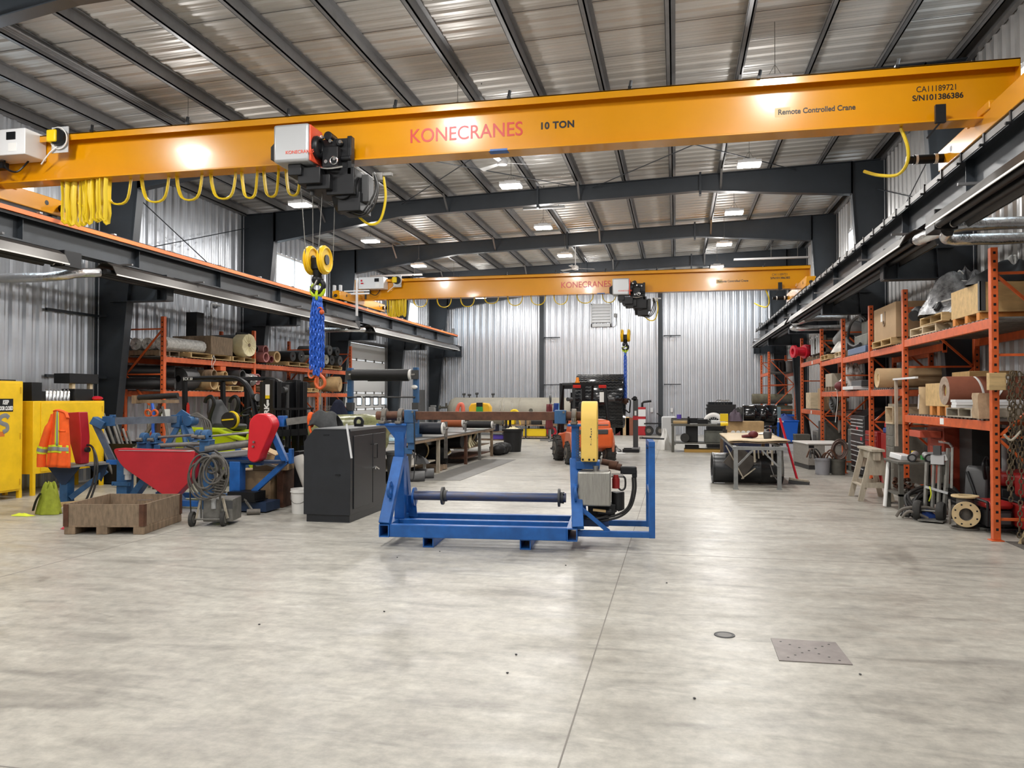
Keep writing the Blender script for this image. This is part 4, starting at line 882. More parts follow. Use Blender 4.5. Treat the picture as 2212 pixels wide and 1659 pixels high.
# ---------------------------------------------------------------- blue belt slitting machine with red guards
def slitter():
    t = T('belt_slitter', 'long blue belt slitting machine with three red sheet guards, hydraulic rollers and bare steel arms', 'machine', (-7.4, 10.5, 0))
    P = lambda n, b, m='faded_blue', par=t, **k: part(n, b, m, par, wt=(par is t), **k)
    # left pedestal
    b = B(); b.bb(-9.24, -9.10, 10.35, 10.50, 0, 0.60); P('pedestal_column', b, bev=0.006)
    b = B(); b.bar((-9.10, 10.42, 0.12), (-8.70, 10.7, 0.52), 0.13, 0.08); P('pedestal_brace', b, bev=0.005)
    b = B(); b.prism([(-9.46, 10.34, 0.61), (-8.62, 10.34, 0.64), (-8.86, 10.34, 0.62), (-9.12, 10.34, 0.33), (-9.20, 10.34, 0.33)], (0, 0, 0), (0, 0.02, 0)); b.prism([(-8.95, 10.6, 0.62), (-8.60, 10.6, 0.62), (-8.72, 10.6, 0.36)], (0, 0, 0), (0, 0.02, 0)); P('gusset', b, mat('deep_blue2', (0.012, 0.03, 0.075), 0.5))
    b = B(); b.prism([(-9.47, 10.25, 0.60), (-8.95, 10.15, 0.60), (-8.55, 10.6, 0.63), (-8.9, 10.9, 0.62), (-9.4, 10.6, 0.61)], (0, 0, 0), (0, 0, 0.025)); P('table_plate', b, 'mid_grey')
    b = B(); b.prism([(-9.22, 10.36, 1.42), (-8.86, 10.30, 1.44), (-8.87, 10.36, 1.05), (-8.93, 10.42, 0.64), (-9.04, 10.44, 0.64), (-9.14, 10.42, 1.02)], (0, 0, 0), (0.02, 0.16, 0)); g = P('wedge_guard', b, 'guard_red', bev=0.012)
    b = B(); b.cyl((-8.85, 10.44, 0.86), (-8.80, 10.44, 0.86), 0.04); P('guard_knob', b, 'black_rubber')
    b = B(); b.bar((-8.86, 10.62, 1.28), (-8.62, 10.75, 0.66), 0.10, 0.08); P('arm_post', b, mat('slate_arm', (0.075, 0.095, 0.14), 0.42, 0.3, 0.3, 5)); 
    b = B(); b.bar((-8.86, 10.60, 1.31), (-8.70, 10.66, 1.22), 0.20, 0.12); b.box((-8.66, 10.7, 1.29), (0.16, 0.12, 0.15)); b.box((-8.60, 10.7, 1.375), (0.10, 0.03, 0.03)); P('arm_clamp', b, bev=0.006)
    b = B(); b.bar((-8.66, 10.7, 1.29), (-8.02, 11.65, 1.30), 0.10, 0.11); P('swing_arm', b, mat('arm_steel', (0.16, 0.19, 0.23), 0.4, 0.5, 0.3, 5.0))
    b = B(); b.prism([(-8.22, 11.6, 1.30), (-8.02, 11.6, 1.46), (-7.88, 11.6, 1.38), (-7.78, 11.6, 1.22), (-7.95, 11.6, 1.16), (-8.2, 11.6, 1.16)], (0, 0, 0), (0, 0.03, 0)); b.box((-8.08, 11.6, 1.27), (0.16, 0.16, 0.2)); b.cyl((-7.84, 11.5, 1.27), (-7.84, 11.7, 1.27), 0.08); P('arm_bracket', b, bev=0.004)
    b = B(); b.bar((-8.30, 11.5, 0.72), (-8.05, 11.6, 1.22), 0.10, 0.08); b.bar((-7.62, 11.5, 0.72), (-7.95, 11.6, 1.25), 0.10, 0.08); b.bar((-7.80, 11.45, 0.72), (-7.96, 11.55, 1.2), 0.07, 0.05); P('a_frame', b, bev=0.005)
    b = B()
    for k in range(4): b.tube(smooth_path([(-7.86, 11.62, 1.36), (-7.72 + 0.05 * k, 11.65, 1.38 - 0.03 * k), (-7.60 + 0.04 * k, 11.62, 1.1), (-7.60 + 0.035 * k, 11.6, 0.75)], 6), 0.016, 7)
    P('hose_bundle', b, 'cable_grey')
    b = B()
    for k in range(2): b.tube(smooth_path([(-8.92 + 0.02 * k, 10.5, 0.93), (-8.75, 10.45, 0.90), (-8.62 + 0.04 * k, 10.35, 0.70), (-8.60 + 0.05 * k, 10.3, 0.4), (-8.65 + 0.07 * k, 10.2, 0.10)], 6), 0.016, 7)
    P('hydraulic_hose', b, 'hose_black')
    b = B(); b.bar((-8.62, 10.62, 0.66), (-7.0, 10.62, 0.66), 0.06, 0.07); P('cross_beam', b, 'machine_blue')
    # main frame
    for (x0, x1, y) in ((-8.34, -8.16, 10.55), (-6.95, -6.78, 10.55), (-8.3, -8.14, 11.45), (-6.9, -6.75, 11.45)):
        b = B(); b.bb(x0, x1, y - 0.08, y + 0.08, 0, 0.84); P('leg', b, bev=0.006)
    b = B(); b.bb(-8.40, -8.08, 10.44, 10.47, 0.32, 0.38)
    for x in (-8.37, -8.11): b.cyl((x, 10.44, 0.35), (x, 10.425, 0.35), 0.014, n=8)
    P('flange_plate', b)
    b = B(); b.bar((-8.20, 10.55, 0.02), (-7.80, 10.55, 0.52), 0.14, 0.10); b.bar((-7.35, 10.7, 0.05), (-7.75, 10.7, 0.45), 0.1, 0.1); P('frame_brace', b, bev=0.005)
    b = B(); b.bb(-8.35, -5.85, 10.50, 10.62, 0.03, 0.11); b.bb(-8.35, -5.85, 11.40, 11.5, 0.03, 0.11); b.bb(-8.1, -6.0, 10.60, 10.68, 0.66, 0.78); b.bb(-8.1, -6.0, 11.40, 11.48, 0.66, 0.78); P('bed_beam', b, 'machine_blue', bev=0.005)
    b = B(); b.bb(-8.32, -8.06, 10.9, 11.05, 0.72, 0.94); b.bb(-7.98, -7.88, 10.85, 11.0, 0.72, 0.92); P('roller_stand', b, bev=0.006)
    b = B(); b.bb(-6.86, -6.70, 10.35, 10.50, 0.86, 1.02); b.bb(-6.865, -6.695, 10.345, 10.505, 1.02, 1.035); P('roller_stand', b, bev=0.006)
    for (x, y, z) in ((-8.22, 10.95, 1.02), (-8.02, 10.95, 1.02), (-7.32, 11.05, 1.07), (-6.78, 10.42, 1.10)):
        b = B(); b.bb(x - 0.07, x + 0.07, y - 0.10, y + 0.10, z - 0.085, z - 0.06); b.rev((x - 0.05, y, z), (1, 0, 0), [(0.03, 0), (0.085, 0.01), (0.085, 0.09), (0.03, 0.10)], 20); b.bb(x - 0.05, x + 0.05, y - 0.07, y + 0.07, z - 0.07, z)
        h = P('bearing', b, bev=0.006); b = B(); b.cyl((x - 0.06, y - 0.11, z - 0.02), (x + 0.03, y - 0.10, z - 0.02), 0.028, n=10); o = part('bearing_cap', b, 'cast_grey', h)
    b = B(); b.cyl((-8.0, 10.95, 1.03), (-7.15, 11.05, 1.09), 0.022, n=14); P('top_shaft', b, 'bare_steel')
    b = B(); b.cyl((-7.92, 10.9, 0.905), (-7.22, 11.0, 0.94), 0.036, n=18); P('lower_roller', b, 'dull_steel')
    b = B(); b.bar((-7.92, 10.84, 0.83), (-7.15, 10.95, 0.875), 0.07, 0.05); b.box((-7.1, 10.95, 0.885), (0.14, 0.1, 0.09)); P('guide_bar', b, mat('bronze_bar', (0.20, 0.16, 0.115), 0.5, 0.4, 0.2, 6))
    b = B(); b.cyl((-6.70, 10.42, 1.09), (-5.95, 10.48, 1.16), 0.016, n=12); P('top_shaft', b, 'bare_steel')
    b = B(); b.cyl((-6.76, 10.38, 0.90), (-6.02, 10.46, 1.0), 0.058, n=22); P('lower_roller', b, 'dull_steel')
    b = B(); b.cyl((-6.74, 10.50, 0.79), (-6.0, 10.60, 0.86), 0.05, n=18); P('idler_roller', b, 'light_grey')
    # big triangular guard
    def rounded(pts, r):
        out = []; n = len(pts)
        for i in range(n):
            a, c, d = V(pts[i - 1]), V(pts[i]), V(pts[(i + 1) % n]); u = (a - c).normalized(); w_ = (d - c).normalized()
            p, q = c + u * r[i], c + w_ * r[i]
            for k in range(6): s = k / 5; out.append(p * (1 - s) ** 2 + c * 2 * s * (1 - s) + q * s * s)
        return out
    tri = rounded([(-8.27, 10.28, 0.90), (-6.88, 10.28, 0.87), (-6.94, 10.28, 0.46), (-7.22, 10.28, 0.19), (-7.38, 10.28, 0.21), (-8.12, 10.28, 0.64)], [0.10, 0.03, 0.10, 0.06, 0.06, 0.14])
    b = B(); b.prism(tri, (0, 0, 0), (0, 0.17, 0)); g = P('chain_guard', b, 'guard_red', bev=0.008)
    b = B(); b.bb(-8.15, -6.95, 10.27, 10.45, 0.868, 0.874); P('guard_edge', b, 'light_grey')
    b = B(); b.cyl((-8.10, 10.42, 0.60), (-8.10, 10.42, 0.50), 0.06); b.cyl((-8.10, 10.42, 0.50), (-8.10, 10.42, 0.42), 0.045); P('motor', b, 'light_grey')
    tear = [(-5.835 + 0.185 * math.cos(a), 10.30, 1.255 + 0.175 * math.sin(a)) for a in (math.pi * k / 14 for k in range(15))] + [(-5.945 + 0.10 * math.cos(a), 10.30, 0.825 + 0.10 * math.sin(a)) for a in (math.pi + math.pi * k / 10 for k in range(11))]
    b = B(); b.prism(tear, (0, -0.02, 0), (0, 0.20, 0)); g = P('drive_guard', b, mat('bright_red', (0.66, 0.018, 0.028), 0.36, 0.0, 0.05, 3.0), bev=0.016)
    b = B()
    for (x, z) in ((-5.93, 1.02), (-5.94, 0.955)): b.cyl((x + 7.4, 10.28 - 10.5, z), (x + 7.4, 10.25 - 10.5, z), 0.016, n=8)
    part('guard_bolt', b, 'bare_steel', g, loc=(7.4 - 7.4, 0, 0)); g.children[0].location = (-7.4 + 7.4, 0, 0)
    g.children[0].location = V((-7.4, 10.5, 0))
    b = B(); b.bar((-5.80, 10.56, 1.16), (-5.60, 10.60, 0.70), 0.12, 0.08); b.bar((-5.60, 10.60, 0.72), (-6.06, 10.50, 0.28), 0.11, 0.08); P('drive_brace', b, 'machine_blue', bev=0.006)
    b = B(); b.box((-5.66, 10.60, 1.31), (0.10, 0.12, 0.16)); P('drive_bracket', b, 'machine_blue', bev=0.006); b = B(); b.box((-5.52, 10.6, 0.80), (0.05, 0.08, 0.22)); P('drive_bracket', b, 'machine_blue', bev=0.006)
    b = B(); b.bb(-6.65, -5.58, 10.42, 10.7, 0.70, 0.735); P('deck', b, 'deep_blue2')
    b = B(); b.bb(-6.40, -6.23, 10.40, 10.56, 0, 0.72); P('drive_post', b, 'machine_blue', bev=0.006)
    b = B(); b.bb(-6.33, -5.90, 10.24, 10.55, 0.18, 0.30); b.bb(-6.36, -5.88, 10.22, 10.58, 0.165, 0.18); P('steel_tray', b, 'black_paint')
    b = B(); b.bb(-6.5, -5.75, 10.3, 10.7, 0.02, 0.15); P('base_block', b, 'deep_blue2')
    b = B(); b.bar((-5.60, 10.62, 1.30), (-5.16, 10.78, 1.36), 0.13, 0.10); P('tail_arm', b, 'dull_steel')
    return t
slitter()
# things on and around the slitter
def coat(name, label, cat, loc, rz, m, sheets, extra=()):
    t = T(name, label, cat, loc, rz); return t
# high-visibility jacket hanging from the wedge guard
t = T('safety_jacket', 'orange high-visibility jacket with silver stripes hanging over the narrow red guard', 'jacket', (-9.0, 10.17, 0.60))
def jk(u, v):                                                   # u across, v down
    wd = 0.13 + 0.10 * v ** 0.8; x = -0.03 - 0.02 * v + (u - 0.5) * 2 * wd * (0.8 if u > 0.5 else 1.0)
    y = -0.02 - 0.075 * math.sin(math.pi * u) - 0.02 * math.sin(u * 17 + v * 3) * v
    return V((x, y, 0.86 - 0.84 * v - 0.03 * abs(u - 0.45)))
b = B(); b.sheet(jk, 22, 18); body = part('body', b, mat('jacket', (0.92, 0.12, 0.012), 0.8, 0, 0.1, 9, 0.4), t, solid=0.03)
b = B(); b.tube(smooth_path([(-0.16, -0.03, 0.80), (-0.24, -0.05, 0.55), (-0.33, -0.06, 0.25), (-0.35, -0.05, 0.02)], 5), [0.05] * 4 + [0.075] * 12, 12, flat=(1, 0.8)); sl = part('sleeve', b, 'jacket', t)
b = B(); b.tube([(-0.315, -0.058, 0.33), (-0.34, -0.06, 0.22)], 0.082, 12, flat=(1, 0.85)); part('cuff_stripe', b, 'hivis_yellow', sl)
b = B(); b.tube([(-0.32, -0.058, 0.30), (-0.335, -0.06, 0.25)], 0.085, 12, flat=(1, 0.85)); part('cuff_tape', b, 'reflective', sl)
b = B(); b.tube(smooth_path([(-0.12, -0.05, 0.855), (-0.02, -0.09, 0.87), (0.06, -0.05, 0.83), (0.11, -0.06, 0.75)], 4), 0.035, 8, flat=(1, 0.5)); part('collar', b, 'jacket', t)
def strip(u0, u1, v0, v1, off): return lambda a, c: jk(u0 + (u1 - u0) * a, v0 + (v1 - v0) * c) + V((0, off, 0))
for (q, m, off) in (((0.02, 0.98, 0.60, 0.74), 'hivis_yellow', -0.018), ((0.02, 0.98, 0.635, 0.705), 'reflective', -0.021), ((0.44, 0.62, 0.02, 0.60), 'hivis_yellow', -0.018), ((0.485, 0.575, 0.0, 0.62), 'reflective', -0.021)):
    b = B(); b.sheet(strip(*q, off), 16, 10); part('stripe', b, m, t, solid=0.004)
b = B(); b.sheet(strip(0.62, 0.90, 0.33, 0.36, -0.02), 6, 2); part('pocket_flap', b, 'jacket', t, solid=0.012)
# yellow-green vest dropped on the floor, red rag beside it
t = T('safety_vest', 'crumpled yellow-green safety vest dropped on floor behind the crate', 'vest', (-8.75, 9.62, 0))
def lump(seed, rx, ry, h):
    q = random.Random(seed); ph = [q.uniform(0, 6.3) for _ in range(6)]
    def f(u, v):
        a = 2 * math.pi * u; r = v; k = 1 + 0.18 * math.sin(2 * a + ph[0]) + 0.1 * math.sin(5 * a + ph[1])
        z = h * (1 - r ** 2.2) * (1 + 0.18 * math.sin(4 * a + ph[2] + 5 * r) + 0.12 * math.sin(9 * r + ph[3])) if r < 1 else 0
        return V((rx * r * k * math.cos(a), ry * r * k * math.sin(a), max(z, 0) + 0.004))
    return f
b = B(); b.sheet(lump(3, 0.16, 0.16, 0.42), 26, 12); part('cloth', b, mat('vest_cloth', (0.26, 0.30, 0.02), 0.8, 0, 0.15, 14, 0.4), t, sub=1)
b = B(); b.tube(smooth_path([(-0.06, -0.10, 0.30), (-0.11, -0.12, 0.20), (-0.15, -0.13, 0.06)], 5), 0.032, 8, flat=(1, 0.4)); part('dark_band', b, 'black_rubber', t)
b = B(); b.sheet(lump(8, 0.16, 0.07, 0.03), 18, 6); part('loose_strap', b, mat('vest_lime', (0.72, 0.80, 0.05), 0.75), t, loc=(-0.22, -0.24, 0))
b = B(); b.sheet(lump(11, 0.17, 0.10, 0.07), 18, 6); one('red_rag', b, mat('rag_red', (0.55, 0.05, 0.08), 0.8), 'small red rag on floor at left corner of the plywood crate', 'rag', (-7.42, 8.55, 0))
# coverall thrown over the tail arm
t = T('work_coverall', 'dark grey coverall with orange cuff draped over steel arm behind the black chest', 'coverall', (-5.24, 10.70, 1.28))
def dr(u, v):
    a = (v - 0.5) * 2.6; return V((-0.02 + u * 0.44 + 0.03 * math.sin(9 * v), -0.13 * math.sin(a) * (1.1 + 0.1 * math.sin(12 * u)), 0.13 - (0.20 + 0.20 * u) * abs(v - 0.5) ** 1.25 * 1.9 + 0.018 * math.sin(14 * u + 5 * v) + 0.05 * math.sin(3.1 * u)))
b = B(); b.sheet(dr, 20, 20); part('cloth', b, mat('coverall', (0.055, 0.058, 0.06), 0.85, 0, 0.2, 14, 0.5), t, solid=0.02, sub=1)
b = B(); b.torus((-0.02, 0, 0.05), (1, 0.2, 0), 0.085, 0.035, 20, 8); part('cuff', b, 'hivis_orange', t)
b = B(); b.tube(smooth_path([(0.0, -0.10, 0.02), (0.05, -0.16, -0.10), (0.12, -0.17, -0.2)], 5), 0.018, 7); part('orange_piping', b, 'hivis_orange', t)
# cardboard boxes, paper and clutter behind / under the slitter
for (c, s, rz, m, lab) in (((-6.25, 10.95, 0.28), (0.62, 0.45, 0.56), 0.05, 'cardboard', 'large open cardboard box under right end of the slitter'), ((-5.85, 10.95, 0.33), (0.10, 0.5, 0.66), 0.08, 'rust', 'brown steel channel standing beside the cardboard box under the slitter'), ((-5.62, 11.0, 0.42), (0.09, 0.35, 0.84), 0.0, 'black_paint', 'black steel channel standing between the slitter and the white bucket')):
    b = B(); b.box((0, 0, 0), s); one('cardboard_box' if m == 'cardboard' else 'steel_channel', b, m, lab, 'box' if m == 'cardboard' else 'channel', (c[0], c[1] + (0 if m == 'cardboard' else 0.14), c[2] + 0.002), rz, bev=0.006)
b = B(); b.bb(-0.26, 0.26, -0.2, 0.2, 0, 0.11); t = one('flat_carton', b, 'cardboard', 'torn flat carton with bubble wrap lying on the big box under the slitter', 'carton', (-6.0, 10.98, 0.565), 0.2, bev=0.005)
b = B(); b.tube([(-0.2, -0.21, 0.08), (-0.05, -0.215, 0.10), (0.1, -0.212, 0.06), (0.22, -0.21, 0.09)], 0.022, 7); b.jit(0.008, 4); part('bubble_wrap', b, 'plastic_wrap', t)
b = B(); b.box((0, 0, 0), (0.42, 0.30, 0.10), (0, 0.25, 0)); b.box((0.2, -0.05, 0.06), (0.3, 0.2, 0.02), (0.1, 0.4, 0)); one('open_carton', b, 'kraft', 'opened brown carton with flaps on the slitter deck behind the red drive guard', 'carton', (-6.20, 10.85, 0.80), 0.1)
t = T('sledge_hammer', 'short sledge hammer lying on floor at foot of the slitter', 'hammer', (-5.86, 10.13, 0))
b = B(); b.bar((-0.20, 0.12, 0.20), (0.0, 0, 0.05), 0.025); part('handle', b, 'dull_steel', t)
b = B(); b.cyl((-0.07, -0.04, 0.042), (0.09, 0.045, 0.042), 0.042, n=10); part('head', b, 'cast_grey', t)
def bucket(name, label, loc, r, h, m, cat='bucket', group=None, handle=True):
    t = T(name, label, cat, loc, 0, group)
    b = B(); b.rev((0, 0, 0), (0, 0, 1), [(r * 0.86, 0), (r * 0.97, h * 0.86), (r * 1.05, h * 0.86), (r * 1.05, h * 0.90), (r, h * 0.90), (r * 1.01, h), (r * 0.95, h), (r * 0.84, 0.02)], 24); part('body', b, m, t)
    if handle:
        b = B(); b.tube([(r * 1.03 * math.cos(a), -r * 1.03 * abs(math.sin(a)) * 0.9, h * 0.84 - h * 0.42 * abs(math.sin(a))) for a in (math.pi * k / 10 for k in range(11))], 0.004, 5); part('bail_handle', b, 'dull_steel', t)
    return t
bucket('plastic_bucket', 'white plastic bucket on floor left of the black steel chest', (-5.28, 10.45, 0), 0.15, 0.35, 'white_plastic')
b = B(); b.pipe((0, 0, 0), (-0.32, 0.05, 0.72), 0.085, 0.075); one('paper_tube', b, mat('tube_white', (0.60, 0.57, 0.52), 0.7), 'large off-white cardboard tube leaning behind the white plastic bucket', 'tube', (-5.20, 10.75, 0.06))
b = B(); b.bb(-0.5, 0.5, -0.02, 0.02, 0, 1.02); one('steel_plate', b, mat('plate_brown', (0.075, 0.062, 0.048), 0.55, 0.3, 0.3, 5), 'tall brown steel plate standing behind the white bucket', 'plate', (-4.95, 11.6, 0), 0.0)
# lumber on the floor behind the crate
for k, (p, q, w_, h_, m, lab) in enumerate((((-8.95, 9.95, 0.06), (-8.15, 11.0, 0.06), 0.14, 0.09, 'pallet_wood', 'weathered timber beam on floor between the slitter pedestal and the crate'), ((-8.75, 9.65, 0.045), (-7.75, 10.2, 0.045), 0.10, 0.08, 'grey_wood', 'grey wood offcut on floor just behind the plywood crate'), ((-9.0, 10.75, 0.02), (-8.35, 11.4, 0.02), 0.2, 0.03, 'mat_grey', 'thin dark plank on floor beyond the slitter pedestal'))):
    b = B(); b.bar(p, q, w_, h_); one('timber_beam' if k < 2 else 'plank', b, m, lab, 'timber')
# yellow cabinets
def cabinet(label, loc, L, D, z0, z1, parts_doors):
    t = T('steel_cabinet', label, 'cabinet', loc)                # front faces +x, runs along +y
    b = B(); b.bb(-D, 0, 0, L, z0, z1); part('body', b, 'cabinet_yellow', t, bev=0.008)
    for x in (-D + 0.04, -0.03):
        for y in (0.03, L - 0.03): b = B(); b.bb(x - 0.03, x + 0.03, y - 0.03, y + 0.03, 0, z0 + 0.01); part('leg', b, 'cabinet_yellow', t)
    for (a, c) in parts_doors:
        b = B(); b.bb(0.0, 0.012, a, c, z0 + 0.03, z1 - 0.03); d = part('door', b, 'cabinet_yellow', t, bev=0.004)
        b = B()
        for z in (z0 + 0.15, (z0 + z1) / 2, z1 - 0.15): b.cyl((0.014, c - 0.01 if c > L / 2 else a + 0.01, z - 0.05), (0.014, c - 0.01 if c > L / 2 else a + 0.01, z + 0.05), 0.012, n=8)
        part('hinge', b, mat('hinge_yellow', (0.62, 0.37, 0.01), 0.5), d)
    return t
c1 = cabinet('tall yellow steel cabinet at left picture edge with KEEP DOOR CLOSED plate', (-10.63, 9.75, 0), 1.35, 0.62, 0.12, 1.93, ((0.1, 1.30),))
b = B(); b.bb(0.012, 0.016, 0.83, 1.14, 1.43, 1.64); sg = part('sign', b, 'black_paint', c1)
text('KEEP', 0.095, 'white_letter', sg, (0.017, 0.99, 1.55), (R(90), 0, R(90)), align='CENTER', bold=0.003, shear=0.15, sx=0.55)
text('DOOR CLOSED', 0.09, 'white_letter', sg, (0.017, 0.99, 1.455), (R(90), 0, R(90)), align='CENTER', bold=0.003, shear=0.15, sx=0.45)
b = B(); b.tube(smooth_path([(0, 1.06, 1.33), (0, 1.0, 1.37), (0, 0.91, 1.345), (0, 0.88, 1.28), (0, 0.94, 1.24), (0, 1.02, 1.21), (0, 1.03, 1.14), (0, 0.95, 1.10)], 6), 0.035, 8, flat=(1, 0.06), up=V((1, 0, 0))); part('spray_mark', b, 'mid_grey', c1, loc=(0.015, 0, 0))
b = B(); b.bb(0.0125, 0.0135, 0.82, 0.98, 1.03, 1.11); part('red_scrape', b, mat('scrape', (0.62, 0.16, 0.02), 0.6), c1)
cabinet('wide yellow steel cabinet on legs behind the orange safety jacket', (-10.63, 11.32, 0), 1.68, 0.62, 0.36, 1.60, ((0.16, 1.62),))
ctop = 1.60
b = B(); b.box((0, 0, 0.16), (0.3, 0.22, 0.32)); one('black_box', b, 'black_paint', 'tall black box on left end of the wide yellow cabinet', 'box', (-10.88, 11.50, ctop), bev=0.006)
b = B(); b.box((0, 0, 0.085), (0.2, 0.12, 0.17)); one('black_box', b, 'black_paint', 'small black box between the tall black box and the silver cans', 'box', (-10.88, 11.69, ctop), bev=0.006)
def can(loc, r, h, m, label, group, capm='white_plastic'):
    t = T('spray_can', label, 'can', loc, 0, group); b = B(); b.rev((0, 0, 0), (0, 0, 1), [(r, 0), (r, h * 0.82), (r * 0.75, h * 0.88), (r * 0.4, h * 0.9), (r * 0.4, h), (0, h)], 14); part('body', b, m, t); return t
c0 = can((-10.84, 11.82, ctop), 0.036, 0.21, 'chrome', 'silver can in row of seven on the wide yellow cabinet', 'silver cans on the cabinet')
for k in range(1, 7): dup(c0, (-10.84, 11.82 + 0.085 * k, ctop))
b = B(); b.box((0, 0, 0.11), (0.30, 0.46, 0.22)); one('wooden_case', b, 'black_paint', 'black case between wooden posts on right end of the wide yellow cabinet', 'case', (-10.9, 12.62, ctop), bev=0.005)
t = T('equipment_case', 'wide black case lying on wooden blocks, top of the right end of the yellow cabinet', 'case', (-10.9, 12.60, ctop + 0.22))
for y in (-0.22, 0.22):
    b = B(); b.box((0.1, y, 0.05), (0.07, 0.07, 0.10)); part('block', b, 'pale_ply', t)
b = B(); b.box((0, 0, 0.19), (0.34, 0.72, 0.18)); part('case', b, 'black_paint', t, bev=0.006)
b = B(); b.sph((0, 0, 0.045), 0.09, 14, (1.2, 1.3, 0.5)); one('red_pouch', b, 'valve_red', 'small red pouch on right edge of the wide yellow cabinet', 'pouch', (-10.74, 12.93, ctop))
b = B(); b.box((0, 0, 0.03), (0.2, 0.25, 0.06)); one('green_pouch', b, 'green', 'green pouch on top of the tall yellow cabinet at picture edge', 'pouch', (-10.9, 10.55, 1.93))
b = B(); b.box((0, 0, 0.012), (0.25, 0.30, 0.024)); one('black_tray', b, 'black_paint', 'thin black tray on top of the tall yellow cabinet', 'tray', (-10.85, 10.9, 1.93))
# pipes in a steel crate, leaning on the column
t = T('steel_bin', 'low black steel bin holding leaning pipes, right of the yellow cabinets', 'bin', (-10.55, 13.55, 0))
for q in ((-0.45, 0.45, -0.45, -0.43, 0.05, 0.78), (-0.45, 0.45, 0.43, 0.45, 0.05, 0.78), (-0.45, -0.43, -0.43, 0.43, 0.05, 0.78), (0.43, 0.45, -0.43, 0.43, 0.05, 0.78), (-0.45, 0.45, -0.45, 0.45, 0.02, 0.05)):
    b = B(); b.bb(*q); part('panel', b, 'black_paint', t)
for z in (0.25, 0.5):
    b = B(); b.bar((0.46, -0.5, z), (0.46, 0.5, z), 0.03); part('rail', b, 'dull_steel', t)
b = B(); b.bar((0.47, -0.42, 0), (0.47, -0.42, 0.72), 0.09, 0.03); part('corner_post', b, 'grey_wood', t)
for k, (a, z, r, lb) in enumerate(((-0.34, 1.75, 0.035, 'longest dark pipe leaning leftmost in the steel bin'), (-0.22, 1.52, 0.045, 'thick bright galvanised pipe leaning in the steel bin'), (-0.11, 1.30, 0.03, 'mid-length pipe leaning in the steel bin'), (-0.03, 1.05, 0.03, 's'), (0.05, 1.12, 0.025, 's'), (0.13, 1.0, 0.025, 's'), (0.20, 0.95, 0.022, 's'), (0.33, 1.45, 0.03, 'upright light pipe at right of the steel bin'))):
    ln = 0.42 * (z - 0.4) if k < 7 else -0.02
    b = B(); b.pipe((0, 0, 0.0), (-ln, -ln * 0.55, z), r, r * 0.7, 14)
    one('steel_pipe', b, 'bare_steel' if k % 2 else 'dull_steel', lb if lb != 's' else 'short pipe leaning in the steel bin', 'pipe', (-10.40 + 0.25 * a, 13.50 + a, 0.055), group='pipes in the steel bin')
# caster table with black top and tools, in front of the rack's first post
t = T('roller_stand', 'rusty stand with black padded roller top in front of first left rack post', 'stand', (-9.2, 12.6, 0))
b = B(); b.bar((-0.05, 0, 0.0), (0.05, 0, 1.55), 0.05); part('post', b, 'rust', t)
b = B(); b.cyl((-0.35, -0.05, 1.66), (0.38, 0.05, 1.70), 0.05); part('roller', b, 'black_rubber', t)
b = B(); b.bb(-0.45, 0.40, -0.06, 0.06, 1.56, 1.62); b.bb(-0.48, -0.38, -0.07, 0.07, 1.55, 1.70); part('cradle', b, 'old_wood', t)
b = B(); b.bar((0.1, 0.0, 1.45), (-0.45, -0.1, 0.6), 0.07, 0.05); b.bar((0.1, 0, 1.5), (0.3, 0.2, 0), 0.04); b.bar((0, 0, 1.5), (-0.3, 0.2, 0), 0.04); part('leg', b, 'dull_steel', t)
t = T('ratchet_sling', 'blue sling with orange hook hanging from the rusty roller stand', 'sling', (-9.2, 12.52, 1.0))
b = B(); b.tube(smooth_path([(-0.05, 0, 0.55), (0.0, -0.02, 0.35), (-0.03, 0, 0.15), (-0.02, 0, 0.0)], 5), 0.03, 7); part('strap', b, 'sling_blue', t)
b = B(); b.torus((-0.12, -0.01, 0.38), (0, 1, 0.2), 0.06, 0.02, 18, 7); b.torus((0.03, -0.03, 0.38), (0, 1, 0), 0.055, 0.02, 18, 7); part('hook', b, 'hook_orange', t)
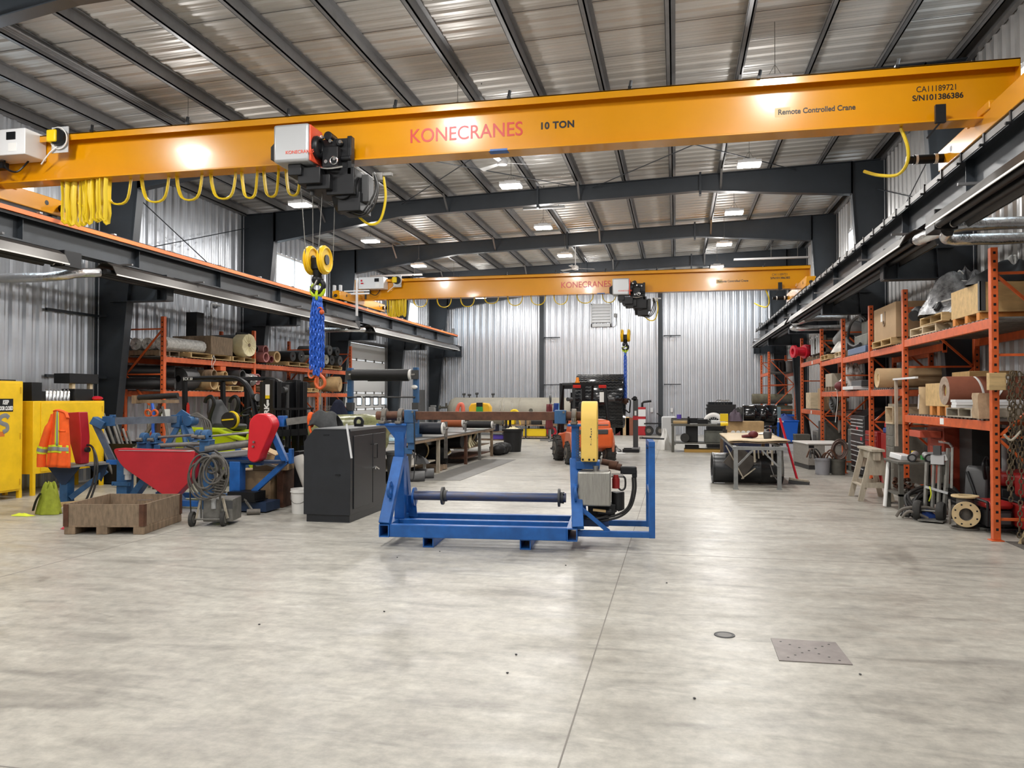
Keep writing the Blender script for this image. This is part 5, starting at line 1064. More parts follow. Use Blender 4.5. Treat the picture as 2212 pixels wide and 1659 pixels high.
# ---------------------------------------------------------------- pallet racking
def rack(label, x_front, x_back, bays, h, post=0.085):
    """bays: list of (y0, y1, [levels])"""
    t = T('pallet_rack', label, 'rack', (x_front, bays[0][0], 0), group=None); s = 1 if x_back > x_front else -1; d = abs(x_back - x_front)
    oy = bays[0][0]; ys = sorted({round(q, 3) for b_ in bays for q in b_[:2]})
    for y in ys:
        y -= oy
        for x in (0, s * d):
            b = B(); b.bb(x - 0.04, x + 0.04, y - post / 2, y + post / 2, 0.012, h); b.bb(x - 0.07, x + 0.07, y - 0.07, y + 0.07, 0, 0.012)
            p = part('upright', b, 'rack_orange', t, bev=0.006)
            b = B(); z = 0.12
            while z < h - 0.05: b.bb(x - 0.014, x + 0.014, y - post / 2 - 0.0015, y - post / 2 + 0.002, z, z + 0.03); z += 0.1
            part('slots', b, 'black_paint', p)
        b = B(); z = 0.25; flip = 0
        while z < h - 0.15:
            b.bar((0.04 * s, y, z), (s * (d - 0.04), y, z), 0.035, 0.03)
            if z + 0.95 < h: b.bar((0.04 * s if flip else s * (d - .04), y, z), (s * (d - 0.04) if flip else .04 * s, y, z + 0.92), 0.035, 0.03)
            flip = 1 - flip; z += 0.95
        part('brace', b, 'rack_orange', t)
    for y0, y1, lv, *cut in bays:
        d = cut[0] if cut else abs(x_back - x_front)
        for z in lv:
            for x in (0, s * d):
                b = B(); b.bb(x - 0.028, x + 0.028, y0 - oy + 0.04, y1 - oy - 0.04, z - 0.115, z); b.bb(x - 0.035, x + 0.035, y0 - oy + 0.04, y0 - oy + 0.055, z - 0.15, z + 0.03); b.bb(x - 0.035, x + 0.035, y1 - oy - 0.055, y1 - oy - 0.04, z - 0.15, z + 0.03)
                part('beam', b, 'rack_orange', t, bev=0.004)
            b = B(); y = y0 - oy + 0.06
            while y < y1 - oy - 0.08: b.bb(min(0, s * d), max(0, s * d), y, y + 0.07, z - 0.002, z + 0.02); y += 0.14
            part('deck', b, 'dull_steel', t)
    return t
RR = rack('long orange pallet rack along the right wall, chain hung on its nearest post', 3.62, 4.66, [(10.05, 13.65, [1.38, 2.58]), (13.65, 15.9, [1.80, 2.53], 0.60), (15.9, 18.4, [1.80, 2.53]), (18.4, 21.0, [1.80, 2.56], 0.60), (21.0, 24.2, [1.33, 2.66])], 3.40)
RL = rack('long orange pallet rack along the left wall, loaded with conveyor belt rolls', -10.50, -11.42, [(14.56, 18.15, [1.80, 2.52]), (18.15, 21.75, [1.80, 2.52], 0.42), (21.75, 24.2, [1.80, 2.52])], 3.36)
SL, SU = 1.823, 2.543                                            # left shelf tops
def shelf_tag(parent, loc, rot):
    b = B(); b.box((0, 0, 0), (0.002, 0.16, 0.085)); part('shelf_tag', b, 'paper', parent, loc=loc, rot=rot)
shelf_tag(RR, (-0.03, 1.75, 1.33), None); shelf_tag(RR, (-0.03, 12.2, 2.60), None); shelf_tag(RR, (-0.03, 12.4, 1.27), None)
b = B(); b.bb(-0.002, 0.002, -0.10, 0.12, -0.22, 0.02); part('clipboard_paper', b, 'paper', RL, loc=(0.055, -0.05, 1.40), rot=(0, 0, R(-60)))

def pallet(label, c, rz=0.0, L=1.1, D=0.95, m='pallet_wood', group=None):
    t = T('wooden_pallet', label, 'pallet', c, rz, group)
    for y in (-D / 2 + 0.025, 0, D / 2 - 0.025):
        b = B(); b.bb(-L / 2, L / 2, y - 0.022, y + 0.022, 0.018, 0.105); part('stringer', b, m, t)
    b = B(); x = -L / 2
    while x < L / 2 - 0.05: b.bb(x, x + 0.095, -D / 2, D / 2, 0.105, 0.122); x += 0.143
    part('top_deck', b, m, t)
    b = B()
    for x in (-L / 2, -0.05, L / 2 - 0.1): b.bb(x, x + 0.1, -D / 2, D / 2, 0.0, 0.018)
    part('bottom_deck', b, m, t)
    return t
PH = 0.123
def roll(name, label, p, d, L, r, m, cat='roll', core=0.3, corem='black_paint', wall=None, group=None, ends=None, seed=0, spiral=True):
    """roll lying with its axis along d, near end at p"""
    d = V(d).normalized(); rz = math.atan2(d.y, d.x); t = T(name, label, cat, p, rz, group); rc = r * core
    if wall:                                                   # open tube
        b = B(); b.pipe((0, 0, 0), (L, 0, 0), r, r - wall, 26); part('body', b, m, t)
    else:
        prof = [(rc, 0.02)]
        if spiral:
            k = rc
            while k < r - 0.006: prof += [(k, 0.0), (k + 0.012, 0.0), (k + 0.014, 0.006)]; k += max(0.018, (r - rc) / 7)
        prof += [(r, 0.0), (r, L), (rc, L)]
        b = B(); b.rev((0, 0, 0), (1, 0, 0), prof, 30, closed=True)
        if seed: b.jit(0.007, seed)
        part('body', b, m, t)
        b = B(); b.cyl((0.03, 0, 0), (L - 0.03, 0, 0), rc * 0.99, n=20); part('core', b, corem, t)
    return t
# left rack, upper shelf
X0 = -10.47
pallet('pallet under long plastic-wrapped roll, upper left shelf', (-10.93, 16.2, SU), 0, 1.0, 1.6)
pallet('pallet under black roll with cream end, upper left shelf', (-10.93, 17.55, SU), 0, 1.05, 1.05)
pallet('dark pallet under the two end-on wrapped rolls, upper left shelf', (-11.05, 14.98, SU), 0, 0.8, 0.7, 'old_wood')
zt2 = SU + PH
for y, lb in ((-11.24, 'dull plastic-wrapped roll at far left of the upper left shelf'), (-10.96, 'bright plastic-wrapped roll end, second on the upper left shelf')):
    roll('wrapped_roll', lb, (y, 14.66, zt2 + 0.135), (0, 1, 0), 0.9, 0.13, 'plastic_wrap', core=0.2, corem='mid_grey', seed=3)
t = roll('wrapped_roll', 'longest plastic-wrapped roll, lying on pallet between first rack posts', (-10.68, 14.75, zt2 + 0.15), (0.0, 1, 0), 1.4, 0.145, 'plastic_wrap', core=0.2, corem='mid_grey', seed=5)
b = B(); b.bb(-0.5, 0.5, -0.45, 0.45, 0, 0.42); one('plywood_box', b, 'osb', 'square brown plywood box between the wrapped roll and the cream-ended roll', 'box', (-10.95, 16.65, zt2), 0, bev=0.004)
b = B(); b.box((0, 0, 0.29), (0.28, 0.28, 0.58)); one('black_box', b, 'black_paint', 'tall black box standing behind the plywood box, upper left shelf', 'box', (-11.1, 16.55, zt2 + 0.42))
t = T('belt_roll', 'large black roll with torn cream wrapping on its end, upper left shelf', 'roll', (-10.28, 17.55, zt2 + 0.285), math.pi - 0.12)
b = B(); b.cyl((0.02, 0, 0), (1.1, 0, 0), 0.27, n=30); b.jit(0.006, 4); part('body', b, 'black_rubber', t)
b = B(); b.rev((-0.01, 0, 0), (1, 0, 0), [(0.05, 0.0), (0.05, 0.01), (0.27, 0.0), (0.285, 0.03), (0.285, 0.30), (0.272, 0.30), (0.272, 0.03), (0.05, 0.03)], 30, closed=True); b.jit(0.008, 8); wr = part('torn_wrapping', b, 'cream', t)
b = B(); b.cyl((-0.012, 0, 0), (0.0, 0, 0), 0.045, n=16); part('core_hole', b, 'old_wood', t)
b = B()
for k in range(14):
    a = 2 * math.pi * k / 14; b.bar((-0.008, 0.07 * math.cos(a), 0.07 * math.sin(a)), (-0.004, 0.26 * math.cos(a + .1), 0.26 * math.sin(a + .1)), 0.014, 0.006)
part('pleats', b, 'cream', wr)
b = B(); b.cyl((0.0, 0.02, 0.24), (0.35, 0.02, 0.275), 0.06); part('black_flap', b, 'black_rubber', t)
for (y, r, m, lb, z, w_) in ((18.45, 0.13, 'pink_belt', 'thick pink rubber tube right of the cream-ended roll', 0, 0.035), (18.72, 0.09, 'burgundy', 'smaller dark red tube beside the pink one, upper shelf', 0, 0.02), (19.05, 0.15, 'tan_belt', 'large tan tube in the middle of the upper left shelf', 0.02, 0.045), (18.78, 0.12, 'pink_belt', 'dusty pink tube stacked behind the tan one', 0.22, 0.03), (18.35, 0.09, 'black_rubber', 'black tube stacked behind the pink one', 0.25, 0.02)):
    roll('rubber_tube', lb, (-10.32 - 0.9 * z, y, SU + 0.03 + r + z), (-1, 0.12, 0), 1.0, r, m, 'tube', wall=w_)
for (y, r, m, lb, z, c) in ((19.85, 0.14, 'black_rubber', 'black belt roll with red end, mid upper left shelf', 0, 'burgundy'), (20.35, 0.16, 'black_rubber', 'black belt roll carrying a white label, behind the blue chain sling', 0, 'black_paint'), (21.96, 0.145, mat('greybelt', (0.30, 0.29, 0.24), 0.6, 0, 0.15, 6), 'grey-green roll with white spiral end, right of the blue sling', 0, 'black_paint'), (22.35, 0.15, 'black_rubber', 'black spiral roll next to the grey-green one', 0, 'black_paint'), (22.95, 0.15, 'dark_grey', 'last dark grey roll at the right end of the upper left shelf', 0, 'black_paint'), (22.2, 0.15, 'dark_grey', 'dark roll stacked on the two spiral rolls, right end of upper left shelf', 0.29, 'black_paint'), (22.75, 0.14, 'black_rubber', 'folded black belt on the stack at right end of upper left shelf', 0.29, 'black_paint')):
    roll('belt_roll', lb, (-10.30, y, SU + PH + r + z), (-1, 0.1, 0), 1.05, r, m, corem=c, core=0.25)
b = B(); b.bb(-0.002, 0.002, -0.035, 0.035, -0.05, 0.05); one('label_sheet', b, 'paper', 'white label stuck to end of black belt roll behind blue sling', 'label', (-10.305, 20.39, SU + PH + 0.22))
pallet('pallet under black rolls behind the blue chain sling', (-10.93, 20.45, SU), 0, 1.05, 1.3)
pallet('pallet at right end of the upper left shelf, under spiral rolls', (-10.93, 22.58, SU), 0, 1.05, 1.5)
b = B(); b.tube(smooth_path([(0, 0, 0), (0.02, 0.04, -0.12), (0.0, -0.02, -0.25), (0.03, 0.02, -0.42)], 5), 0.006, 5); b.tube(smooth_path([(0, 0.02, 0), (0.01, -0.08, -0.15), (0.02, -0.1, -0.3)], 5), 0.005, 5)
one('loose_strapping', b, 'paper', 'white strapping ends dangling over the upper left beam', 'strap', (-10.42, 16.25, SU + 0.10))
# left rack, lower shelf
roll('belt_roll', 'large black spiral belt roll on lower left shelf by the first post', (-10.76, 15.42, SL + 0.255), (-0.05, 1, 0), 0.52, 0.25, 'dark_grey', core=0.3, corem='black_paint')
roll('belt_roll', 'black belt roll sticking out past the first left rack frame, above the slack one', (-10.62, 15.12, SL + 0.40), (-1, -0.6, 0), 1.0, 0.13, 'black_rubber', spiral=False)
roll('belt_roll', 'long slack black belt lying under the large black spiral roll', (-10.42, 14.85, SL + 0.13), (-1, -0.5, 0), 1.1, 0.12, 'black_rubber', spiral=False)
for (y, r, m, lb, z, w_) in ((16.15, 0.145, 'tan_belt', 'broad tan tube on lower left shelf behind the ECX 30 lettering', 0, 0.03), (16.6, 0.09, 'tan_belt', 'narrow tan tube with orange patch on the lower left shelf', 0.26, 0.02), (16.15, 0.10, 'old_wood', 'brown tube on top of the broad tan one, lower left shelf', 0.26, 0.02), (17.0, 0.10, 'kraft', 'pale tube lying under the forklift guard, lower left shelf', 0.13, 0.02), (17.35, 0.12, 'dark_grey', 'dark tube on lower left shelf over the pallet', 0.25, 0.02), (18.05, 0.14, 'pink_belt', 'pink tube next to second rack post, lower left shelf', 0.14, 0.03), (18.75, 0.13, 'tan_belt', 'tan tube leaning right of second rack post, lower left shelf', 0.10, 0.03), (19.1, 0.15, 'kraft', 'cream-mouthed tube on lower left shelf right of second post', 0.02, 0.05)):
    roll('rubber_tube', lb, (-10.33, y, SL + 0.02 + r + z), (-1, 0.1, 0), 1.0, r, m, 'tube', wall=w_)
b = B(); b.box((0, 0, 0), (0.24, 0.22, 0.10)); one('orange_pouch', b, 'hook_orange', 'small orange pouch on narrow tan tube, lower left shelf', 'pouch', (-10.52, 16.62, SL + 0.52))
pallet('pale pallet on lower left shelf behind the forklift guard', (-10.92, 16.95, SL), 0, 1.05, 1.1)
pallet('second pallet on lower left shelf near the second post', (-10.92, 18.82, SL), 0, 1.05, 1.1, 'old_wood')
for y, lb in ((17.68, 'leftmost of two white-banded grey bags on lower left shelf'), (17.92, 'rightmost of two white-banded grey bags on lower left shelf')):
    t = T('grey_bag', lb, 'bag', (-10.45, y, SL + PH)); b = B(); b.sph((0, 0, 0.16), 0.16, 12, (1, 0.75, 1)); part('body', b, 'mid_grey', t); b = B(); b.bb(0.12, 0.165, -0.035, 0.035, 0.12, 0.26); part('white_band', b, 'white_plastic', t)
roll('belt_roll', 'big burgundy sheet roll at the back of the lower left shelf', (-10.75, 16.55, SL + PH + 0.42), (-0.1, 1, 0), 1.4, 0.11, 'burgundy')
roll('belt_roll', 'long black belt roll on lower left shelf behind the forklift mast', (-10.35, 19.75, SL + 0.17), (-0.25, 1, 0), 1.9, 0.16, 'black_rubber')
roll('belt_roll', 'large tan roll at right end of the lower left shelf', (-10.22, 22.75, SL + 0.26), (-1, -0.1, 0), 1.1, 0.235, 'tan_belt', core=0.2, corem='tan_belt')
pallet('pale pallet on lower left shelf behind hanging orange hooks', (-10.92, 21.2, SL), 0, 1.05, 0.9)
# below the left rack
b = B(); b.sheet(lump(31, 0.42, 0.38, 0.95), 26, 12); one('tarp_heap', b, 'black_rubber', 'heap under black cover below the lower left shelf', 'heap', (-10.95, 17.3, 0), sub=1)
b = B(); b.box((0, 0, 0.55), (0.5, 0.5, 1.1)); one('steel_cabinet', b, 'dark_grey', 'grey cabinet below left shelf beside the second rack post', 'cabinet', (-10.85, 18.8, 0), bev=0.01)
t = T('spring_rack', 'dark frame of coil springs below the right end of the left rack', 'rack', (-10.35, 22.0, 0))
for k in range(5):
    b = B()
    for q in range(14): b.torus((0, 0.11 * k, 0.75 + 0.05 * q), (0, 0, 1), 0.045, 0.012, 14, 5)
    part('spring', b, 'cast_grey', t)
b = B(); b.bb(-0.05, 0.05, -0.08, 0.52, 0.0, 0.72); part('stand', b, 'black_paint', t)
for k, (y, z, m, lb) in enumerate(((23.1, 1.12, 'tool_yellow', 'yellow-green tube below the right end of the left rack'), (23.2, 0.93, 'black_rubber', 'black tube under the yellow-green one'), (22.9, 0.72, 'black_rubber', 'lower black tube in the pile under the left rack'), (23.4, 0.66, 'dark_grey', 'dark grey tube lowest in the pile under the left rack'))):
    roll('rubber_tube', lb, (-10.35, y, z), (-1, 0.05, 0), 0.9, 0.10, m, 'tube', wall=0.025)
b = B(); b.bb(-0.45, 0.45, -0.5, 0.5, 0, 0.55); one('pallet_bin', b, 'rack_orange', 'orange-edged bin under the right end of the left rack', 'bin', (-10.85, 23.2, 0), bev=0.01)
b = B(); b.box((0, 0, 0.1), (0.2, 0.25, 0.2)); one('yellow_box', b, 'tool_yellow', 'small yellow box below left shelf beside the coil springs', 'box', (-10.4, 21.45, 0.922)); 
b = B(); b.box((0, 0, 0.46), (0.5, 0.6, 0.92)); one('dark_cabinet', b, 'dark_grey', 'dark cabinet carrying the small yellow box below left shelf', 'cabinet', (-10.6, 21.36, 0), bev=0.01)

# ---------------------------------------------------------------- lime forklift, facing right
def forklift_lime():
    t = T('forklift', 'lime green and black forklift lettered ECX 30, parked before the left rack', 'forklift', (-8.42, 13.95, 0), R(-18)); t.scale = (1.08, 1, 1)
    b = B(); out = [(-1.0, 0, 0.25), (0.85, 0, 0.25), (0.9, 0, 0.55), (0.62, 0, 0.62), (0.45, 0, 0.95), (-0.15, 0, 1.02), (-0.95, 0, 1.0), (-1.12, 0, 0.85), (-1.15, 0, 0.4)]
    b.prism(out, (0, -0.50, 0), (0, 0.50, 0)); part('chassis', b, 'lime', t, bev=0.05)
    b = B(); b.prism([(-1.02, 0, 0.98), (0.10, 0, 0.99), (0.45, 0, 0.88), (1.0, 0, 0.80), (1.0, 0, 0.86), (0.45, 0, 0.98), (0.1, 0, 1.08), (-1.0, 0, 1.08)], (0, -0.55, 0), (0, -0.33, 0)); b.prism([(0.75, 0, 0.85), (1.0, 0, 0.85), (1.0, 0, 1.05), (0.85, 0, 1.07)], (0, -0.55, 0), (0, 0.45, 0)); part('side_cowl', b, 'lime', t, bev=0.03)
    b = B(); b.bb(-0.2, 0.75, -0.48, 0.48, 0.72, 0.90); b.bb(0.3, 0.8, -0.5, 0.5, 0.94, 1.0); part('floor_plate', b, 'black_paint', t, bev=0.02)
    for x, r in ((0.55, 0.30), (-0.72, 0.26)):
        for y in (-0.46, 0.46):
            b = B(); b.rev((x, y - 0.1, r), (0, 1, 0), [(r * 0.5, 0), (r * 0.94, 0), (r, 0.03), (r, 0.17), (r * 0.94, 0.2), (r * 0.5, 0.2)], 26); q = part('wheel', b, 'tyre', t); b = B(); b.cyl((x, y - 0.105, r), (x, y + 0.105, r), r * 0.5, n=18); part('hub', b, 'lime', q)
    # overhead guard
    for y in (-0.46, 0.46):
        b = B(); b.bar((-0.86, y, 0.95), (-0.90, y, 2.06), 0.075, 0.07); b.tube(smooth_path([(-0.92, y, 2.03), (0.1, y, 2.04), (0.55, y, 2.0), (0.80, y, 1.80), (0.92, y, 1.45), (1.02, y, 0.95)], 7), 0.052, 8, flat=(1, 0.8)); part('guard_rail', b, 'black_paint', t, smooth=True)
    b = B(); b.bb(-0.95, -0.88, -0.48, 0.48, 1.98, 2.06); b.bb(0.2, 0.26, -0.48, 0.48, 2.0, 2.04); b.bb(-0.1, -0.05, -0.48, 0.48, 2.0, 2.04); b.bb(-0.4, -0.35, -0.48, 0.48, 2.0, 2.04); part('guard_bars', b, 'black_paint', t)
    text('ECX 30', 0.075, 'white_letter', t, (-0.88, -0.512, 2.0), (R(90), 0, 0), bold=0.0005, sp=1.1)
    b = B(); b.bar((-0.22, 0.44, 0.95), (-0.2, 0.44, 2.0), 0.075); part('rear_post', b, 'black_paint', t)
    b = B(); b.cyl((0.83, -0.44, 1.66), (0.97, -0.44, 1.66), 0.055, 0.08); hl = part('head_lamp', b, 'black_paint', t); b = B(); b.cyl((0.97, -0.44, 1.66), (0.98, -0.44, 1.66), 0.07); part('lens', b, 'light_grey', hl)
    b = B(); b.cyl((-0.80, -0.46, 1.32), (-0.80, -0.46, 1.52), 0.03); b.cyl((-0.80, -0.46, 1.52), (-0.80, -0.46, 1.56), 0.018); part('extinguisher', b, 'red_lens', t)
    # seat and levers
    seat_o = [(-0.42, 0, 1.0), (-0.10, 0, 1.02), (-0.08, 0, 1.12), (-0.36, 0, 1.14), (-0.52, 0, 1.62), (-0.60, 0, 1.62), (-0.56, 0, 1.2)]
    b = B(); b.prism([(-0.5, 0, 1.02), (0.02, 0, 1.02), (0.04, 0, 1.14), (-0.4, 0, 1.16)], (0, -0.24, 0), (0, 0.24, 0)); part('seat', b, mat('seat_vinyl', (0.045, 0.047, 0.05), 0.5), t, bev=0.04)
    b = B(); b.sheet(lambda u, v: V((-0.40 - 0.22 * v + 0.02 * math.sin(math.pi * u), (u - 0.5) * 2 * (0.24 - 0.10 * max(0, v - 0.55) / 0.45 * (1 if abs(u - .5) > .1 else .6)), 1.06 + 0.55 * v)), 12, 14); part('backrest', b, 'seat_vinyl', t, solid=0.09, bev=0.02)
    for y in (-0.30, 0.30):
        b = B(); b.tube(smooth_path([(-0.46, y, 1.10), (-0.36, y, 1.36), (-0.28, y, 1.56), (-0.36, y, 1.68), (-0.48, y, 1.64), (-0.52, y, 1.56)], 6), 0.035, 10); part('hip_restraint', b, 'black_rubber', t)
    b = B(); b.torus((0.40, -0.05, 1.40), (-0.5, 0.0, 0.86), 0.18, 0.018, 28, 8); b.bar((0.40, -0.05, 1.40), (0.62, -0.05, 1.0), 0.06); b.bar((0.32, -0.2, 1.36), (0.48, 0.1, 1.44), 0.025); part('steering_wheel', b, 'black_rubber', t)
    b = B()
    for k in range(4): b.bar((0.1 + 0.02 * k, -0.35 + 0.05 * k, 1.36), (0.28 + 0.02 * k, -0.35 + 0.06 * k, 1.32), 0.012)
    part('levers', b, 'bare_steel', t)
    # mast on the right
    for y in (-0.36, 0.30):
        b = B(); b.bb(1.10, 1.22, y - 0.03, y + 0.09, 0.06, 2.0); b.bb(1.28, 1.38, y - 0.02, y + 0.08, 0.06, 1.96); part('mast_rail', b, 'black_paint', t, bev=0.006)
    b = B(); b.bb(1.08, 1.16, -0.50, 0.46, 0.95, 1.95); part('mast_plate', b, 'black_paint', t, bev=0.006)
    b = B(); b.bb(1.16, 1.40, -0.50, -0.46, 0.15, 1.98); mp = part('mast_side', b, 'black_paint', t, bev=0.004)
    text('CLARK', 0.155, 'white_letter', mp, (1.305, -0.503, 1.06), (R(90), R(-90), 0), bold=0.006)
    b = B(); b.bb(1.22, 1.32, -0.503, -0.50, 1.70, 1.90); b.bb(1.25, 1.30, -0.503, -0.50, 1.52, 1.62); part('capacity_sticker', b, 'paper', mp)
    b = B(); b.bb(1.22, 1.32, -0.504, -0.50, 1.64, 1.70); part('yellow_sticker', b, 'tool_yellow', mp)
    for y in (-0.2, 0.2):
        b = B(); b.bar((1.42, y, 0.06), (1.45, y, 0.75), 0.10, 0.045); b.bar((1.42, y, 0.06), (1.72, y, 0.05), 0.10, 0.04, ); part('fork', b, 'black_paint', t)
    b = B()
    for z in (0.35, 0.95): b.bb(1.39, 1.43, -0.50, 0.50, z, z + 0.12)
    for y in (-0.48, -0.3, -0.1, 0.1, 0.3, 0.46): b.bb(1.40, 1.43, y - 0.012, y + 0.012, 0.35, 1.45)
    b.bb(1.40, 1.43, -0.5, 0.5, 1.43, 1.47); part('carriage', b, 'black_paint', t)
    b = B(); b.cyl((1.25, 0.0, 0.2), (1.25, 0.0, 1.9), 0.035); b.cyl((1.25, -0.12, 1.80), (1.25, -0.04, 1.80), 0.06); part('lift_cylinder', b, 'dark_grey', t)
    return t
forklift_lime()
t = T('hard_hat', 'round yellow tool case with black side lying beside the forklift seat', 'case', (-8.25, 13.42, 1.085), 0)
b = B(); b.cyl((0, -0.06, 0.15), (0, 0.06, 0.15), 0.15, n=26); t2 = part('shell', b, 'black_rubber', t); t.name = 'hose_reel'
b = B(); b.torus((0.02, 0.05, 0.15), (0.2, 1, 0), 0.14, 0.03, 26, 8); b.bar((-0.12, -0.07, 0.15), (0.12, -0.07, 0.17), 0.025); part('rim', b, 'tool_yellow', t)
t['label'] = 'round black and yellow reel standing beside the lime forklift seat'; t['category'] = 'reel'

# ---------------------------------------------------------------- goods on the right rack
def P3(px, py, x): return onX(px, py, x)
ZU, ZM, ZB = 2.603, 1.823, 1.403
# nearest bay, top
t = T('plywood_crate', 'plywood crate with dark steel corner on orange skids, top right shelf nearest the camera', 'crate', (3.66, 10.55, ZU))
for y in (0.1, 0.5, 0.95):
    b = B(); b.bb(0.0, 1.0, y - 0.05, y + 0.05, 0, 0.10); part('skid', b, mat('skid_orange', (0.62, 0.24, 0.05), 0.7), t, bev=0.004)
b = B(); b.bb(0.0, 1.05, 0.0, 1.05, 0.10, 0.47); part('box', b, 'plywood', t, bev=0.004)
b = B(); b.bb(-0.012, 0.05, -0.012, 0.0, 0.12, 0.48); b.bb(-0.012, 0.0, -0.012, 0.06, 0.12, 0.48); part('corner_angle', b, 'dark_grey', t)
t = T('wrapped_goods', 'black goods wrapped in clear film lying on top of the near plywood crate', 'goods', (4.15, 10.9, ZU + 0.47))
b = B(); b.sheet(lump(13, 0.45, 0.42, 0.26), 26, 10); part('goods', b, 'black_rubber', t, sub=1)
b = B(); b.sheet(lump(14, 0.20, 0.25, 0.30), 22, 10); b.jit(0.012, 3); part('film', b, 'plastic_wrap', t)
pallet('upper pallet under the film-wrapped goods, top right shelf', (4.12, 12.35, ZU + PH), 0, 1.0, 1.0, 'pallet_wood')
pallet('lower pale pallet of the pair under the film-wrapped goods', (4.12, 12.75, ZU), 0.03, 1.0, 1.15, 'pale_ply')
t = T('wrapped_goods', 'tall heap of black machine parts wrapped in white stretch film, top right shelf', 'goods', (4.12, 12.45, ZU + 2 * PH))
b = B(); b.sheet(lump(21, 0.52, 0.62, 0.60), 34, 16); b.jit(0.015, 2); part('stretch_film', b, mat('stretch_film', (0.40, 0.41, 0.42), 0.25, 0, 0.0, 7, 1.0, c2=(0.06, 0.06, 0.065)), t)
b = B()
for k in range(7): b.tube(smooth_path([(-0.50, -0.35 + 0.1 * k, 0.05 + 0.02 * (k % 2)), (-0.44, -0.3 + 0.1 * k, 0.14), (-0.50, -0.22 + 0.1 * k, 0.05)], 5), 0.035, 8)
part('black_hose', b, 'black_rubber', t)
b = B(); b.cyl((-0.55, 0.55, 0.06), (-0.35, 0.72, 0.12), 0.08, 0.10); b.sph((-0.45, 0.62, 0.1), 0.12, 12); part('black_fitting', b, 'black_rubber', t)
q = random.Random(3)
for k in range(9):
    a = q.uniform(2.4, 4.4); z = 0.1 + 0.06 * k; b = B(); b.tube(smooth_path([(0.57 * math.cos(a - 0.5) * (1 - 0.1 * k), 0.64 * math.sin(a - 0.5) * (1 - .1 * k), z), (0.57 * math.cos(a) * (1 - .1 * k), 0.64 * math.sin(a) * (1 - .1 * k), z + q.uniform(-.05, .08)), (0.57 * math.cos(a + .5) * (1 - .1 * k), 0.64 * math.sin(a + .5) * (1 - .1 * k), z)], 4), 0.012, 6); part('film_strand', b, 'white_plastic', t)
# second bay: carton on a pallet
pallet('pale pallet under the big cardboard box, top right shelf', (4.10, 14.85, ZU - 0.05), 0, 1.1, 1.3)
t = T('cardboard_box', 'big cardboard box on pallet, top right shelf', 'box', (4.12, 14.85, ZU - 0.05 + PH))
b = B(); b.bb(-0.50, 0.5, -0.68, 0.80, 0, 0.60); part('carton', b, 'cardboard', t, bev=0.006)
b = B(); b.bb(-0.505, -0.50, 0.18, 0.30, 0.34, 0.48); part('white_label', b, 'paper', t)
b = B(); b.torus((-0.51, 0.05, 0.30), (1, 0, 0), 0.05, 0.012, 16, 6); b.bb(-0.508, -0.50, -0.02, 0.05, 0.30, 0.50); part('torn_tape', b, 'old_wood', t)
# third bay: grey machine with cable loop on blue base
b = B(); b.bb(-0.5, 0.5, -0.85, 0.75, 0, 0.13); t = one('steel_skid', b, mat('skid_blue', (0.09, 0.14, 0.24), 0.5), 'blue-grey steel skid under the grey machine, top right shelf', 'skid', (4.12, 17.2, ZU - 0.05), bev=0.01)
t = T('grey_machine', 'grey sealed machine with looped black cable on blue skid, top right shelf', 'machine', (4.15, 17.2, ZU + 0.084))
b = B(); b.bb(-0.45, 0.45, -0.65, 0.5, 0, 0.26); b.bb(-0.35, 0.4, -0.55, 0.3, 0.26, 0.55); part('case', b, mat('olive_grey', (0.13, 0.135, 0.115), 0.5, 0.2, 0.2, 6), t, bev=0.03)
b = B(); b.tube(smooth_path([(-0.47, -0.6, 0.5), (-0.5, -0.2, 0.62), (-0.52, 0.5, 0.52), (-0.52, 0.75, 0.2), (-0.5, 0.3, 0.05), (-0.48, -0.2, 0.07)], 6), 0.028, 8); part('cable', b, 'hose_black', t)
b = B(); b.bb(-0.42, 0.3, -0.75, -0.6, 0.30, 0.36); b.bb(-0.42, 0.3, -0.75, -0.6, 0.42, 0.5); part('rail', b, 'mid_grey', t)
# fourth bay: pallets, cloth, grey pipe
pallet('pale pallet under the grey pipe elbow, top right shelf far end', (4.12, 18.92, ZU - 0.02), 0, 1.0, 0.9, 'pale_ply')
pallet('pale pallet beside the grey frame, top right shelf far end', (4.12, 20.40, ZU - 0.02), 0, 1.1, 1.0)
t = T('pipe_elbow', 'grey pipe elbow with white cloth on pallet, top right shelf far end', 'pipe', (4.02, 18.87, ZU + PH - 0.02))
b = B(); b.tube(smooth_path([(-0.2, 0.9, 0.3), (-0.15, 0.3, 0.45), (-0.1, -0.12, 0.52), (0.2, -0.2, 0.35)], 6), 0.17, 14); part('pipe', b, 'mid_grey', t)
b = B(); b.sheet(lump(41, 0.3, 0.55, 0.34), 24, 10); part('cloth', b, mat('pale_cloth', (0.50, 0.48, 0.44), 0.8, 0, 0.4, 6, 0.3), t, sub=1, loc=(-0.12, 0.45, 0))
b = B(); b.bb(-0.3, 0.45, -0.38, 0.3, 0, 0.3); part('block', b, 'dark_grey', t)
t = T('valve_frame', 'grey steel frames with clamps on wooden blocks, far end of top right shelf', 'frame', (4.10, 22.3, 2.785))
b = B(); b.bb(-0.4, 0.45, -0.9, 0.8, 0.05, 0.18); b.bb(-0.35, 0.45, -0.85, 0.7, 0.25, 0.42); b.bb(-0.4, -0.3, -0.9, -0.8, 0.0, 0.5); b.bb(-0.4, -0.3, 0.5, 0.6, 0.0, 0.5); part('frame', b, 'cast_grey', t, bev=0.01)
b = B()
for y in (-0.6, -0.3, 0.2, 0.5): b.cyl((-0.42, y, 0.05), (-0.42, y, 0.55), 0.03, n=10); b.cyl((-0.42, y, 0.46), (-0.42, y, 0.50), 0.055, n=8)
